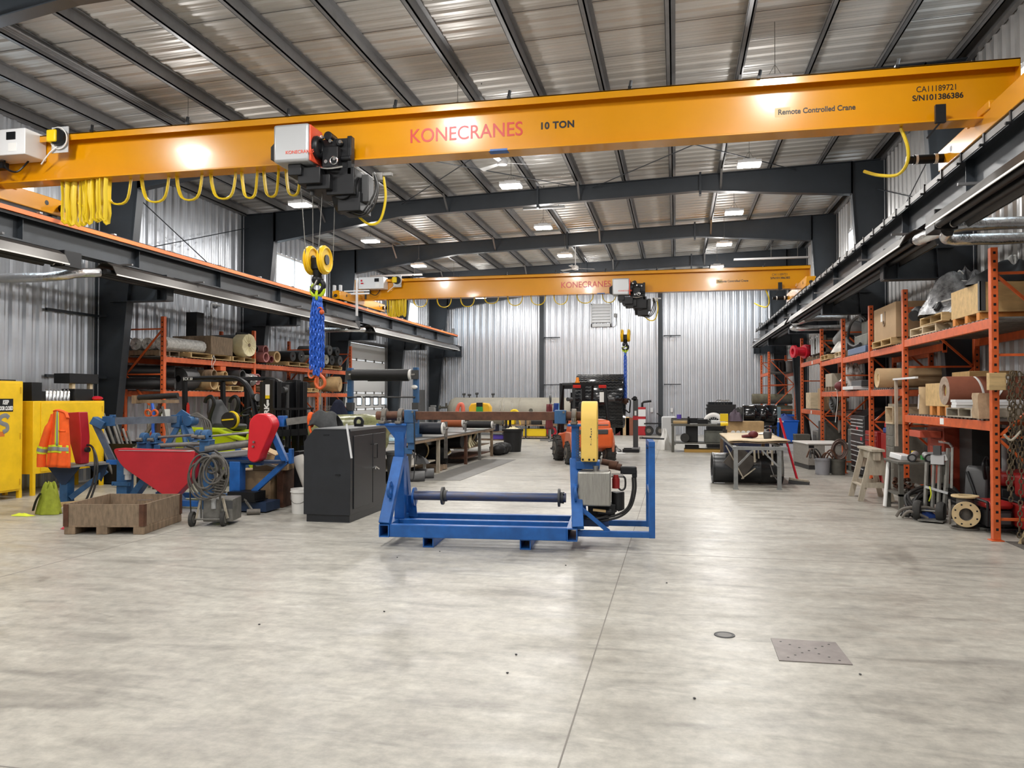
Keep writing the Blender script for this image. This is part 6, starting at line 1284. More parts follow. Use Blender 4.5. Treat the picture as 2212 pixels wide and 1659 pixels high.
part('clamp_bolt', b, 'light_grey', t)
b = B()
for y in (-0.7, 0.0, 0.6): b.bb(-0.4, 0.4, y - 0.08, y + 0.08, -0.10, 0.0)
part('wood_block', b, 'old_wood', t)
t = T('red_valve', 'bright red pipe fitting sticking out at far end of top right shelf', 'valve', (3.62, 23.85, 2.99))
b = B(); b.pipe((-0.30, -0.1, 0), (0.3, 0.1, 0), 0.13, 0.09, 20); part('pipe', b, 'valve_red', t)
b = B(); b.pipe((-0.32, -0.106, 0), (-0.24, -0.08, 0), 0.18, 0.09, 20); b.pipe((0.0, 0.0, 0), (0.08, 0.03, 0), 0.20, 0.12, 20); b.cyl((0.1, 0.0, 0), (0.12, -0.02, 0.2), 0.10, n=16); part('flange', b, 'valve_red', t)
b = B(); b.box((0, 0, 0.07), (0.5, 0.4, 0.14)); one('timber_block', b, 'old_wood', 'wood block under the bright red fitting, far end of top right shelf', 'block', (3.95, 23.8, 2.684))
b = B(); b.tube(smooth_path([(0, 0, 0), (0.02, 0.1, -0.9), (0.25, 0.1, -2.57)], 5), 0.085, 10, flat=(1, 0.5)); one('black_conveyor_strip', b, 'black_rubber', 'long black strip hanging beside the red fitting at the end of the right rack', 'strip', (3.66, 24.42, 2.58))
# middle shelf of bays two to four
t = roll('paper_roll', 'large tan kraft roll on middle right shelf, left of red-brown roll', (3.36, 14.36, ZM + 0.17), (1, 0.03, 0), 1.3, 0.165, 'kraft', core=0.4, corem='pallet_wood', spiral=False)
b = B(); b.sheet(lambda u, v: V((0.45 + 0.9 * u, -0.168 - 0.02 * math.sin(3 * u), 0.02 + 0.14 * v)), 8, 3); part('loose_sheet', b, 'kraft', t, solid=0.004)
b = B(); b.bb(-0.02, 0.02, -0.65, 0.6, 0, 0.03); one('white_board', b, 'white_paint', 'thin white board edge lying right of the tan kraft roll', 'board', (3.54, 13.4, 1.945)); 
b = B(); b.bb(-0.02, 0.02, -0.03, 0.03, 0, 1.12); t = one('scale_post', b, 'grey_wood', 'grey slotted wooden upright standing beside third right rack post', 'post', (3.55, 13.92, 0.86))
b = B(); b.bb(-0.35, 0.3, -0.5, 0.5, 0, 0.07); one('white_board', b, 'white_paint', 'flat white panel lying on edge of middle right shelf', 'panel', (3.85, 17.4, ZM), bev=0.006)
b = B(); b.bb(-0.3, 0.3, -0.45, 0.45, 0, 0.12); one('dark_case', b, 'dark_grey', 'dark flat case on the white panel, middle right shelf', 'case', (3.95, 17.3, ZM + 0.07), bev=0.008)
t = T('wrapped_part', 'white plastic-wrapped part on wooden box, middle right shelf', 'part', (3.90, 18.95, ZM + 0.015))
b = B(); b.sheet(lump(51, 0.3, 0.32, 0.5), 24, 12); b.jit(0.012, 5); part('wrap', b, 'plastic_wrap', t)
b = B(); b.bb(-0.28, 0.28, -0.2, 0.2, 0.0, 0.14); part('box', b, 'old_wood', t)
b = B(); b.sph((0, 0, 0.1), 0.13, 12, (1, 1, 0.8)); one('burgundy_bag', b, 'burgundy', 'small burgundy bag at edge of middle right shelf below the plastic wrap', 'bag', (3.62, 18.75, ZM))
b = B(); b.bb(-0.35, 0.35, -0.4, 0.4, 0.1, 0.42); t = one('wooden_box', b, 'grey_wood', 'grey wooden box on small pallet, far end of middle right shelf', 'box', (4.0, 20.3, ZM), bev=0.006)
b = B()
for y in (-0.35, 0, 0.35): b.bb(-0.35, 0.35, y - 0.05, y + 0.05, 0, 0.10)
part('skid', b, 'old_wood', t)
q = random.Random(9)
for k in range(4):
    b = B(); b.cyl((0, 0, 0), (0, 0, 0.24), 0.07, n=14); one('steel_sleeve', b, 'bare_steel', 'grey steel sleeve in the row at back of middle right shelf', 'sleeve', (4.3, 16.3 + 0.2 * k, ZM), group='steel sleeves on the middle right shelf')
# lower shelf of the last bay
b = B(); b.bb(-0.3, 0.3, -0.3, 0.3, 0, 0.55); one('cardboard_box', b, 'cardboard', 'tall cardboard box on lowest shelf at far end of the right rack', 'box', (3.95, 21.5, 1.353), bev=0.006)
b = B(); b.bb(-0.35, 0.35, -0.4, 0.4, 0, 0.45); one('wooden_box', b, 'pale_ply', 'pale wooden box on lowest shelf at far end of the right rack', 'box', (4.0, 23.3, 1.353), bev=0.006)
t = T('hose_coil', 'large coil of black hose hanging over the lower shelf of the right rack', 'hose', (3.58, 19.6, 1.55), R(90))
b = B()
for k in range(5): coil(b, (0.05 * k - 0.1, -0.05, 0.02 * k), 0.30 - 0.03 * k, 0.08, 0.15, 2, 0.022, k + 3, 0.72)
part('hose', b, 'hose_black', t)
b = B(); b.tube(smooth_path([(0, 0, 0), (0.03, 0.0, -0.4), (0.0, 0.03, -0.75), (-0.02, 0, -0.9)], 5), 0.008, 5); one('white_rope', b, 'paper', 'thin white rope dangling past the black hose coil', 'rope', (3.56, 18.9, 2.0))
b = B(); b.bb(-0.3, 0.4, -1.1, 1.1, -0.04, 0.04); t = one('steel_shelf', b, 'rust', 'rusty loose shelf holding the black hose coil in the right rack', 'shelf', (4.1, 19.6, 1.28))
# nearest bay, low shelf
t = roll('belt_roll', 'red-brown rubber roll with two white straps, low shelf of nearest right bay', (3.50, 11.38, ZB + 0.345), (1, 0.02, 0), 1.15, 0.19, 'brown_belt', core=0.42, corem=mat('core_yellow', (0.50, 0.38, 0.12), 0.7), spiral=False)
b = B(); b.pipe((-0.006, 0, 0), (0.02, 0, 0), 0.1895, 0.085, 30); part('belt_end', b, mat('belt_end', (0.33, 0.25, 0.19), 0.7, 0, 0.25, 20), t)
for x0, x1 in ((0.34, 0.44), (0.74, 0.50)):
    b = B(); b.tube([(x0 + (x1 - x0) * (k / 12), -0.197 * math.sin(math.pi * 0.12 + k / 12 * 2.2) , 0.197 * math.cos(math.pi * 0.12 + k / 12 * 2.2)) for k in range(13)], 0.018, 6, flat=(1, 0.25)); part('white_strap', b, 'white_plastic', t)
for k, (dy, dz, L) in enumerate(((0, 0, 1.3), (-0.02, 0.035, 1.25), (0.02, 0.07, 1.2))):
    b = B(); b.bb(-0.02, L, -0.09, 0.09, 0, 0.033); one('white_board', b, 'white_paint', ['bottom', 'middle', 'top'][k] + ' white board of the stack under the red-brown roll', 'board', (3.50, 10.98 + dy, ZB + 0.125 + dz))
pallet('grey pallet under the white boards, low shelf of nearest right bay', (4.10, 11.1, ZB), 0, 1.05, 0.95, 'grey_wood')
t = T('plywood_box', 'plywood box on orange skids left of the red-brown roll', 'box', (3.66, 11.75, ZB))
for y in (0.08, 0.42, 0.75):
    b = B(); b.bb(0, 0.9, y - 0.06, y + 0.06, 0, 0.13); part('skid', b, 'skid_orange', t)
b = B(); b.bb(0, 0.9, 0, 1.0, 0.13, 0.46); b.bb(0.3, 0.9, 0.1, 0.8, 0.46, 0.62); part('box', b, 'plywood', t, bev=0.004)
b = B(); b.cyl((0, 0, 0), (0, 0, 0.42), 0.10, n=20); t = one('paper_drum', b, 'kraft', 'upright brown paper drum with creased wrapper beside third right post', 'drum', (3.78, 13.15, ZB))
b = B(); b.bar((-0.103, -0.02, 0.30), (-0.103, 0.02, 0.08), 0.012, 0.03); part('crease', b, 'white_plastic', t)
t = T('paper_bag', 'crumpled brown paper bag on low shelf beside nearest right post', 'bag', (3.60, 10.33, ZB))
b = B(); b.loft([[(0.09 * sx * k, 0.11 * sy * k, z) for sx, sy in ((-1, -1), (1, -1), (1, 1), (-1, 1))] for z, k in ((0, 1), (0.08, 1.05), (0.18, 0.92), (0.27, 0.98), (0.30, 0.9))]); b.jit(0.012, 6); part('bag', b, mat('bag_brown', (0.38, 0.27, 0.165), 0.8, 0, 0.2, 9, 0.5), t)
# chain on the nearest post
def chain_part(b, pts, lw, ll, r, seed=0):
    pts = [V(p) for p in pts]; seg = [(q - p).length for p, q in zip(pts, pts[1:])]; tot = sum(seg); n = max(1, int(tot / (ll - 2 * r))); qd = random.Random(seed)
    for k in range(n):
        s = (k + 0.5) * tot / n; i = 0
        while s > seg[i] and i < len(seg) - 1: s -= seg[i]; i += 1
        d = (pts[i + 1] - pts[i]).normalized(); c = pts[i] + d * s; x, y, _ = frame_of(d, V((0.3, 1, 0)))
        a = (math.pi / 2) * (k % 2) + qd.uniform(-0.25, 0.25); e = x * math.cos(a) + y * math.sin(a); hw, hl = lw / 2 - r, ll / 2 - lw / 2
        ring = [c + d * hl + (d * math.sin(w_) + e * math.cos(w_)) * hw for w_ in (math.pi * j / 4 for j in range(5))] + [c - d * hl - (d * math.sin(w_) + e * math.cos(w_)) * hw for w_ in (math.pi * j / 4 for j in range(5))]
        b.tube(ring, r, 6, True, up=d.cross(e))
t = T('lifting_chain', 'rusty link chain hung over wooden block on nearest right rack post', 'chain', (3.60, 9.90, 1.9))
b = B(); b.bb(-0.08, 0.10, 0.02, 0.10, -0.16, 0.04); part('wood_block', b, 'pallet_wood', t, bev=0.005)
q = random.Random(8)
for k, (dx, z0, z1) in enumerate(((0.09, 0.02, -1.30), (0.14, 0.05, -1.05), (0.19, 0.05, -1.82), (0.24, 0.02, -0.95), (0.12, 0.06, -1.42))):
    b = B(); chain_part(b, [(dx, -0.05 - 0.02 * (k % 3), z0), (dx + 0.02, -0.05 - 0.02 * (k % 3), (z0 + z1) / 2), (dx + q.uniform(-.03, .05), -0.05 - 0.02 * (k % 3), z1)], 0.052, 0.075, 0.008, k); part('chain_strand', b, 'chain_rust', t)
b = B(); b.tube(smooth_path([(0.20, -0.09, -0.62), (0.10, -0.12, -0.72), (0.05, -0.12, -0.70), (0.02, -0.12, -0.66)], 5), 0.014, 7); part('hook', b, 'grey_wood', t)
b = B(); b.sph((0.24, -0.09, -1.86), 0.05, 10, (1, 0.6, 1.2)); part('end_hook', b, 'chain_rust', t)
t = T('pipe_stand', 'tan pipe stand with cradle ring behind the hanging chain, cut by right edge', 'stand', (4.0, 9.72, 0))
b = B(); b.cyl((0, 0, 0.75), (0, 0, 1.72), 0.035, 0.05); b.cyl((0, 0, 0.55), (0, 0, 0.75), 0.075, 0.035); b.cyl((0, 0, 1.05), (0, 0, 1.2), 0.05); part('column', b, 'flange_tan', t)
b = B(); b.torus((0.05, 0, 1.82), (0.3, 1, 0.2), 0.11, 0.028, 22, 8); part('cradle', b, 'flange_tan', t)
b = B()
for a in (0.4, 2.5, 4.6): b.bar((0, 0, 0.62), (0.25 * math.cos(a), 0.25 * math.sin(a), 0.0), 0.035)
part('tripod_leg', b, 'flange_tan', t)
# ---------------------------------------------------------------- slings on the two hooks
def sling(p, L, label, legs, lw, ll, r, hooks=True):
    t = T('chain_sling', label, 'sling', p)
    b = B(); b.torus((0, 0, -0.02), (0, 1, 0), 0.075 * lw / 0.05, 0.02 * lw / 0.05, 18, 8); b.torus((0, 0, -0.10), (1, 0.2, 0), 0.05 * lw / 0.05, 0.016 * lw / 0.05, 16, 7); part('master_link', b, 'lime', t)
    for k, (dx, dy, l0, l1) in enumerate(legs):
        b = B(); chain_part(b, [(dx * 0.5, dy * 0.5, -0.12), (dx, dy, -0.12 - 0.15 * L - l0), (dx * 1.05, dy, -l1 * L)], lw, ll, r, k); part('chain_leg', b, 'sling_blue', t)
    return t
legs = [(-0.055, 0.0, 0.05, 0.86), (-0.02, -0.04, 0, 0.96), (0.02, 0.03, 0, 0.98), (0.055, -0.02, 0.02, 0.93), (-0.075, -0.03, 0.12, 0.90), (0.07, 0.02, 0.1, 0.88), (0.0, 0.0, 0.0, 0.94), (0.035, -0.05, 0.05, 0.97)]
SN = sling(HOOK_NEAR + V((0, 0, 0.05)), 1.24, 'bundle of blue sling chains with orange hooks hanging from the near crane', legs, 0.062, 0.09, 0.0135)
for k, (dx, dz, s) in enumerate(((-0.08, -1.10, 0.75), (0.05, -1.16, 1.2))):
    b = B(); pts = [(0, 0, 0.06), (0, 0, -0.02), (0.05, 0, -0.07), (0.06, 0, -0.14), (0.0, 0, -0.18), (-0.05, 0, -0.13), (-0.045, 0, -0.06)]
    b.tube(smooth_path([(x * s, y, z * s) for x, y, z in pts], 5), 0.018 * s, 8); b.bar((0.0, 0, 0.0), (-0.04 * s, 0, -0.08 * s), 0.015); part('sling_hook', b, 'hook_orange', SN, loc=(dx, -0.02, dz))
b = B(); b.cyl((0, 0, -1.3), (0.0, 0, -1.62), 0.012, n=8); b.torus((0, 0, -1.3), (0, 1, 0), 0.02, 0.007, 14, 6); part('tag_line', b, 'old_wood', SN, loc=(0.05, 0, 0.02))
b = B(); b.sph((0.08, -0.03, -0.33), 0.035, 10); b.torus((0.06, -0.04, -0.30), (0, 1, 0.3), 0.03, 0.012, 14, 6); part('shortener', b, 'hook_orange', SN)
ROLL_C = onY(1298, 866, 24.4); RE = onY(1357, 868, 24.3)
sling(HOOK_FAR + V((0, 0, 0.05)), HOOK_FAR.z + 0.05 - RE.z - 0.08, 'blue sling chains hanging from the far crane to the shaft of black roll', [(-0.03, 0, 0, 0.98), (0.03, 0.0, 0, 0.98), (0.0, -0.05, 0, 0.97)], 0.055, 0.08, 0.012)
# ---------------------------------------------------------------- large lagged pulley, orange forklift
t = T('conveyor_pulley', 'huge black chevron-lagged conveyor pulley hung from the far crane behind orange forklift', 'pulley', ROLL_C); L, r = 1.44, 0.82
b = B(); b.rev((-L / 2, 0, 0), (1, 0, 0), [(0.60, 0.06), (0.78, 0.0), (r - 0.01, 0.0), (r, 0.012), (r, L - 0.012), (r - 0.01, L), (0.79, L), (0.74, L - 0.12), (0.10, L - 0.16)], 64, closed=False); part('shell', b, 'gloss_rubber', t)
b = B(); n = 46; m = 24
for k in range(n):
    a = 2 * math.pi * k / n; pts = []
    for i in range(m + 1):
        aa = a + (0.042 if i % 2 else 0.0); x = -L / 2 + 0.02 + (L - 0.04) * i / m; pts.append((x, (r + 0.002) * math.cos(aa), (r + 0.002) * math.sin(aa)))
    for p, q in zip(pts, pts[1:]): b.bar(p, q, 0.030, 0.012, up=V((0, math.cos(a), math.sin(a))))
part('chevron_lagging', b, 'black_paint', t)
b = B(); b.cyl((-L / 2 - 0.25, 0, 0), (L / 2 + 0.13, 0, 0), 0.06, n=16); b.cyl((L / 2 + 0.0, 0, 0), (L / 2 + 0.08, 0, 0), 0.11, n=16); part('shaft', b, 'rust', t)
b = B(); b.tube(smooth_path([(L / 2 + 0.10, 0, 0.07), (L / 2 + 0.19, -0.05, 0.0), (L / 2 + 0.17, -0.05, -0.25), (L / 2 + 0.15, 0, -0.36), (L / 2 + 0.0, 0, -0.24)], 5), 0.022, 7); part('safety_rope', b, 'hose_black', t)
t = T('post_stand', 'slim black steel post on forked base right of the large black pulley', 'stand', (-1.21, 24.35, 0))
b = B(); b.bb(-0.075, 0.075, -0.06, 0.06, 0.08, 1.62); part('column', b, 'dark_grey', t, bev=0.01)
b = B(); b.cyl((-0.02, -0.06, 1.64), (-0.02, 0.06, 1.64), 0.07); b.cyl((-0.12, 0, 1.62), (0.0, 0, 1.63), 0.03); part('head', b, 'black_paint', t)
b = B(); b.bb(-0.08, 0.08, -0.062, -0.06, 0.98, 1.1); part('red_band', b, 'guard_red', t)
b = B(); b.bb(-0.03, 0.03, -0.065, -0.061, 1.12, 1.26); part('plate', b, 'paper', t)
for s, nm in ((-1, 'foot'), (1, 'foot')):
    b = B(); b.bb(-0.38, 0.12, s * 0.30 - 0.05, s * 0.30 + 0.05, 0, 0.10); part(nm, b, 'black_paint', t)
b = B(); b.bb(-0.10, 0.12, -0.32, 0.32, 0.0, 0.14); part('base', b, 'mid_grey', t)
def forklift_orange():
    t = T('forklift', 'orange forklift with black guard and amber beacon, seen from behind the stand', 'forklift', (-1.98, 19.27, 0), R(21))
    w = 0.50                                                   # drives along +y
    b = B(); out = [(0, 0.05, 0.45), (0, 0.02, 0.95), (0, 0.10, 1.10), (0, 0.75, 1.12), (0, 1.05, 0.80), (0, 1.75, 0.72), (0, 2.0, 0.72), (0, 2.0, 0.35), (0, 0.55, 0.30)]
    b.prism(out, (-w + 0.04, 0, 0), (w - 0.04, 0, 0)); part('chassis', b, 'forklift_orange', t, bev=0.05)
    b = B(); b.prism([(0, -0.02, 0.42), (0, -0.05, 0.70), (0, 0.0, 0.92), (0, 0.5, 0.95), (0, 0.62, 0.60), (0, 0.35, 0.42)], (-w, 0, 0), (w, 0, 0)); part('counterweight', b, 'forklift_orange', t, bev=0.06)
    b = B(); b.bb(-0.36, 0.36, -0.055, 0.03, 0.76, 0.88); b.bb(-0.40, 0.40, 0.03, 0.5, 0.93, 1.0); part('rear_grille', b, 'dark_grey', t, bev=0.02)
    for sx in (-1, 1):
        b = B(); b.prism([(0, 0.08, 0.30), (0, 0.02, 0.55), (0, 0.15, 0.80), (0, 0.65, 0.80), (0, 0.80, 0.45)], (sx * (w + 0.02) - 0.035, 0, 0), (sx * (w + 0.02) + 0.035, 0, 0)); part('fender', b, mat('faded_orange', (0.62, 0.20, 0.11), 0.5), t, bev=0.02)
        b = B(); b.bar((sx * (w - 0.06), 0.20, 1.0), (sx * (w - 0.10), 0.42, 2.0), 0.075, 0.085); b.bar((sx * (w - 0.10), 0.40, 2.0), (sx * (w - 0.10), 1.55, 2.02), 0.07); b.bar((sx * (w - 0.10), 1.55, 2.02), (sx * (w - 0.06), 1.95, 0.80), 0.065); part('guard_leg', b, 'black_paint', t, bev=0.015)
        for y, r in ((0.36, 0.285), (1.70, 0.33)):
            x0 = sx * w - 0.11; b = B(); b.rev((x0, y, r), (1, 0, 0), [(r * 0.5, 0), (r * 0.86, 0), (r, 0.04), (r, 0.18), (r * 0.86, 0.22), (r * 0.5, 0.22)], 30)
            wh = part('wheel', b, 'tyre', t)
            b = B()
            for k in range(22):
                a = 2 * math.pi * k / 22; b.box((x0 + 0.11 + (0.05 if k % 2 else -0.05), y + r * 0.985 * math.cos(a), r + r * 0.985 * math.sin(a)), (0.12, 0.035, 0.035), (a, 0, 0))
            part('tread', b, 'tyre', wh)
            b = B(); b.cyl((x0 - 0.012, y, r), (x0 + 0.232, y, r), r * 0.5, n=20); hb = part('hub', b, 'cast_grey', wh); b = B(); b.cyl((x0 - 0.03, y, r), (x0 + 0.25, y, r), r * 0.2, n=14); part('hub_cap', b, 'dark_grey', wh)
        b = B(); b.cyl((sx * (w - 0.02), 0.30, 1.62), (sx * (w + 0.10), 0.22, 1.62), 0.05); part('rear_lamp', b, 'dark_grey', t)
    b = B()
    for k in range(7): b.bar((-w + 0.12, 0.45 + 0.17 * k, 2.01), (w - 0.12, 0.45 + 0.17 * k, 2.01), 0.03, 0.03)
    b.bar((-w + 0.06, 0.40, 2.0), (w - 0.06, 0.40, 2.0), 0.08, 0.06); part('guard_roof', b, 'black_paint', t)
    for x in (-0.33, 0.33):
        b = B(); b.bb(x - 0.10, x + 0.10, 0.345, 0.375, 1.90, 1.98); part('tail_light', b, 'red_lens', t, bev=0.01)
    b = B(); b.cyl((-0.28, 0.5, 2.02), (-0.28, 0.5, 2.06), 0.065); bc = part('beacon_base', b, 'amber', t); b = B(); b.cyl((-0.28, 0.5, 2.06), (-0.28, 0.5, 2.17), 0.05, 0.035); part('beacon', b, 'amber', bc)
    b = B(); b.bb(-0.24, 0.24, 0.55, 1.05, 1.05, 1.18); b.bb(-0.25, 0.25, 0.42, 0.56, 1.10, 1.55); part('seat', b, 'black_rubber', t, bev=0.05)
    b = B(); b.torus((-0.05, 1.40, 1.30), (0, -0.6, 0.8), 0.17, 0.017, 24, 8); b.bar((-0.05, 1.42, 1.30), (-0.05, 1.7, 0.8), 0.05); part('steering_wheel', b, 'black_rubber', t)
    for x in (-0.30, 0.30):
        b = B(); b.bb(x - 0.05, x + 0.05, 2.12, 2.26, 0.08, 2.05); b.bb(x - 0.02, x + 0.02, 2.28, 2.36, 0.08, 1.98); part('mast_rail', b, 'black_paint', t)
    b = B(); b.bb(-0.32, 0.32, 2.14, 2.2, 1.9, 2.0); b.bb(-0.32, 0.32, 2.14, 2.2, 1.0, 1.08); b.cyl((0, 2.2, 0.1), (0, 2.2, 1.8), 0.05); b.bb(-0.5, 0.5, 2.38, 2.44, 0.55, 0.65); b.bb(-0.5, 0.5, 2.38, 2.44, 0.95, 1.05); part('mast_cross', b, 'black_paint', t)
    for x in (-0.3, 0.3):
        b = B(); b.bb(x - 0.06, x + 0.06, 2.44, 2.49, 0.2, 1.0); b.bb(x - 0.06, x + 0.06, 2.44, 3.4, 0.18, 0.23); part('fork', b, 'black_paint', t)
    b = B(); b.bb(0.25, 0.36, 0.335, 0.345, 1.55, 1.80); part('paper_notice', b, 'paper', t)
    return t
forklift_orange()
# ---------------------------------------------------------------- long work table on the left, and the goods round it
t = T('work_table', 'long dark sheet-topped work table receding behind the blue stand', 'table', (-5.08, 14.0, 0)); TZ = 0.80
b = B(); b.bb(-1.55, 0.0, 0.0, 7.8, TZ - 0.02, TZ); part('top', b, mat('table_steel', (0.13, 0.13, 0.125), 0.4, 0.5, 0.25, 2.0), t)
b = B(); b.bb(-0.04, 0.0, 0.0, 7.8, TZ - 0.07, TZ - 0.02); part('edge_rail', b, 'old_wood', t)
for y, m in ((0.1, 'dull_steel'), (2.58, 'grey_wood'), (4.9, 'rust'), (6.3, 'dull_steel'), (7.7, 'old_wood')):
    for x in (-0.045, -1.5):
        b = B(); b.bb(x - 0.035, x + 0.035, y - 0.035, y + 0.035, 0, TZ - 0.02); part('leg', b, m, t)
b = B(); b.bb(-1.4, -0.085, 0.14, 2.5, 0.27, 0.30); part('low_shelf', b, 'grey_wood', t)
b = B(); b.bb(-1.4, -0.085, 5.0, 7.6, 0.12, 0.15); part('low_shelf', b, 'rust', t)
b = B(); b.bb(-0.95, -0.085, 5.2, 7.6, 0.36, 0.38); part('mid_shelf', b, 'old_wood', t)
def stand_roll(label, x0, x1, y, z, r, m, loc_stand='bare_steel'):
    t = T('fabric_roll', label, 'roll', (x0, y, z)); L = x1 - x0
    b = B(); b.cyl((0, 0, 0), (L, 0, 0), r, n=26); part('fabric', b, m, t)
    b = B(); b.cyl((-0.12, 0, 0), (L + 0.12, 0, 0), 0.03, n=12); part('core_bar', b, loc_stand, t)
    b = B(); b.pipe((L - 0.006, 0, 0), (L + 0.03, 0, 0), r * 0.99, r * 0.4, 24); part('end_ring', b, 'white_plastic', t)
    for x in (-0.08, L + 0.08):
        b = B(); b.bb(x - 0.012, x + 0.012, -0.05, 0.05, TZ - z, 0.0); part('cradle', b, loc_stand, t)
    return t
a, c = onY(903, 925, 16.6), onY(956, 923, 16.6); stand_roll('dark navy fabric roll with white end on the work table', a.x - 0.25, c.x, 16.6, a.z, 0.135, mat('navy', (0.010, 0.012, 0.022), 0.5))
a, c = onY(955, 913, 19.2), onY(999, 913, 19.2); stand_roll('orange rubber roll on cradle on the work table', a.x, c.x, 19.2, a.z, 0.11, mat('orange_rub', (0.38, 0.10, 0.035), 0.6))
a, c = onY(1008, 917, 20.6), onY(1062, 917, 20.6); stand_roll('thin black roll on cradle at far end of the work table', a.x, c.x, 20.6, a.z, 0.095, 'black_rubber')
b = B(); b.bb(0, 0.75, -0.04, 0.04, 0, 0.10); one('steel_channel', b, 'light_grey', 'pale steel channel lying on near end of the work table', 'channel', (-5.95, 15.2, TZ))
b = B(); b.bb(-0.03, 0.03, -0.015, 0.015, -0.5, 0.32); b.bb(-0.035, -0.025, -0.05, 0.05, -0.5, 0.32); one('steel_angle', b, 'bare_steel', 'upright pale steel angle clamped to front edge of the work table', 'angle', (-5.054, 16.95, 0.80))
b = B(); b.sheet(lump(61, 0.35, 0.2, 0.05), 18, 6); one('blue_film', b, mat('film_blue', (0.30, 0.45, 0.52), 0.3), 'crumpled pale blue film on the near end of the work table', 'film', (-5.6, 14.9, TZ))
q = random.Random(12)
# under the table
t = T('gold_banded_drum', 'black drum with gold bands lying under the work table', 'drum', (-5.32, 15.80, 0.54), R(20))
b = B(); b.pipe((0, 0, 0), (0, 1.2, 0), 0.225, 0.20, 30); part('shell', b, mat('drum_gold', (0.15, 0.105, 0.045), 0.35, 0.4), t)
b = B(); b.cyl((0, 0.3, 0), (0, 1.15, 0), 0.199); part('inside', b, 'black_rubber', t)
for y in (0.14, 0.55, 0.75, 1.0): b = B(); b.torus((0, y, 0), (0, 1, 0), 0.224, 0.008, 30, 6); part('band', b, 'flange_tan', t)
pallet('broken pallet on floor under the work table below gold-banded drum', (-5.66, 17.12, 0), R(90), 0.9, 0.9, 'old_wood')
b = B(); b.cyl((0, 0, 0), (0, 1.0, 0), 0.26, n=30); one('black_barrel', b, 'gloss_rubber', 'glossy black barrel lying on floor beneath the middle of work table', 'barrel', (-5.45, 17.55, 0.265), R(12))
b = B(); b.bb(-0.4, 0.3, -0.55, 0.55, 0, 0.45); one('black_crate', b, 'gloss_rubber', 'black crate stacked behind the glossy barrel beneath work table', 'crate', (-6.0, 18.0, 0.27), bev=0.02)
for k, (x, y, z, m, s, lb) in enumerate(((-5.28, 14.35, 0.30, 'tool_yellow', (0.2, 0.22, 0.26), 'yellow box with red emblem on low shelf of the work table'), (-5.30, 14.75, 0.30, 'tool_yellow', (0.18, 0.2, 0.22), 'second yellow box on low shelf of the work table'))):
    t = T('yellow_box', lb, 'box', (x, y, z)); b = B(); b.box((0, 0, s[2] / 2), s); part('carton', b, m, t, bev=0.006)
    if k == 0:
        b = B(); b.cyl((0.1, -0.112, 0.15), (0.1 - 0.1, -0.112, 0.15), 0.001, n=6); b.bb(-0.06, 0.06, -0.1125, -0.11, 0.07, 0.19); e = part('emblem', b, 'hook_orange', t)
bucket('plastic_bucket', 'white tub on low shelf of the work table, right of yellow boxes', (-5.28, 15.15, 0.30), 0.12, 0.24, 'white_plastic')
b = B(); b.sheet(lump(71, 0.10, 0.06, 0.02), 14, 5); b.bb(-0.03, 0.03, -0.06, -0.045, -0.22, 0.01); one('white_rag', b, 'paper', 'white rag hanging over the low shelf of the work table', 'rag', (-5.10, 15.6, 0.31))
b = B(); b.sheet(lump(72, 0.22, 0.2, 0.16), 16, 6); one('black_bag', b, 'black_rubber', 'black plastic bag on low shelf in front of gold-banded drum', 'bag', (-5.2, 15.42, 0.30))
for k, (y, lb) in enumerate(((14.9, 'left curved black rubber strip on floor under the work table'), (15.5, 'right curved black rubber strip on floor under the work table'))):
    b = B(); b.sheet(lambda u, v: V((-0.45 + 0.9 * u, 0.22 * math.cos(math.pi * v), 0.012 + 0.17 * math.sin(math.pi * v))), 3, 12); one('rubber_strip', b, 'dark_grey', lb, 'strip', (-5.35, y, 0), 0.3, solid=0.02)
for k in range(5):
    b = B(); b.tube([(0, 0, 0), (-0.05 - 0.02 * k, 0.03, 0.12), (-0.02 - 0.05 * (k % 3), 0.05, 0.26 + 0.02 * k)], 0.03, 7); one('white_offcut', b, 'cream', 'pale offcut sticking out from mid shelf of the work table', 'offcut', (-5.12 - 0.06 * k, 19.3 + 0.45 * k, 0.385), group='pale offcuts under the work table')
q = random.Random(5)
for k in range(3):
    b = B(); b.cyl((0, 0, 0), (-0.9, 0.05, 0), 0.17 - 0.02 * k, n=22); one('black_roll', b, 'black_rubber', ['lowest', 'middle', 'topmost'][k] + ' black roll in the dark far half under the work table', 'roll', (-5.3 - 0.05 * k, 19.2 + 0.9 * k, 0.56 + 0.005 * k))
for k in range(3):
    b = B(); b.sph((0, 0, 0.17), 0.2, 16, (1.2, 1.2, 0.85)); b.jit(0.02, k); one('black_sack', b, 'black_rubber', 'filled black sack in the row beyond the work table end', 'sack', (-5.05 + 0.02 * k, 22.1 + 0.36 * k, 0), group='black sacks beyond the work table')
# steel sheet laid on the floor
b = B(); b.hexa([(-5.07, 15.05, 0), (-4.22, 15.15, 0), (-4.20, 20.6, 0), (-5.07, 20.6, 0), (-5.07, 15.05, 0.006), (-4.22, 15.15, 0.006), (-4.20, 20.6, 0.006), (-5.07, 20.6, 0.006)]); one('floor_mat', b, 'mat_grey', 'long dark grey mat laid on floor along the work table', 'mat')
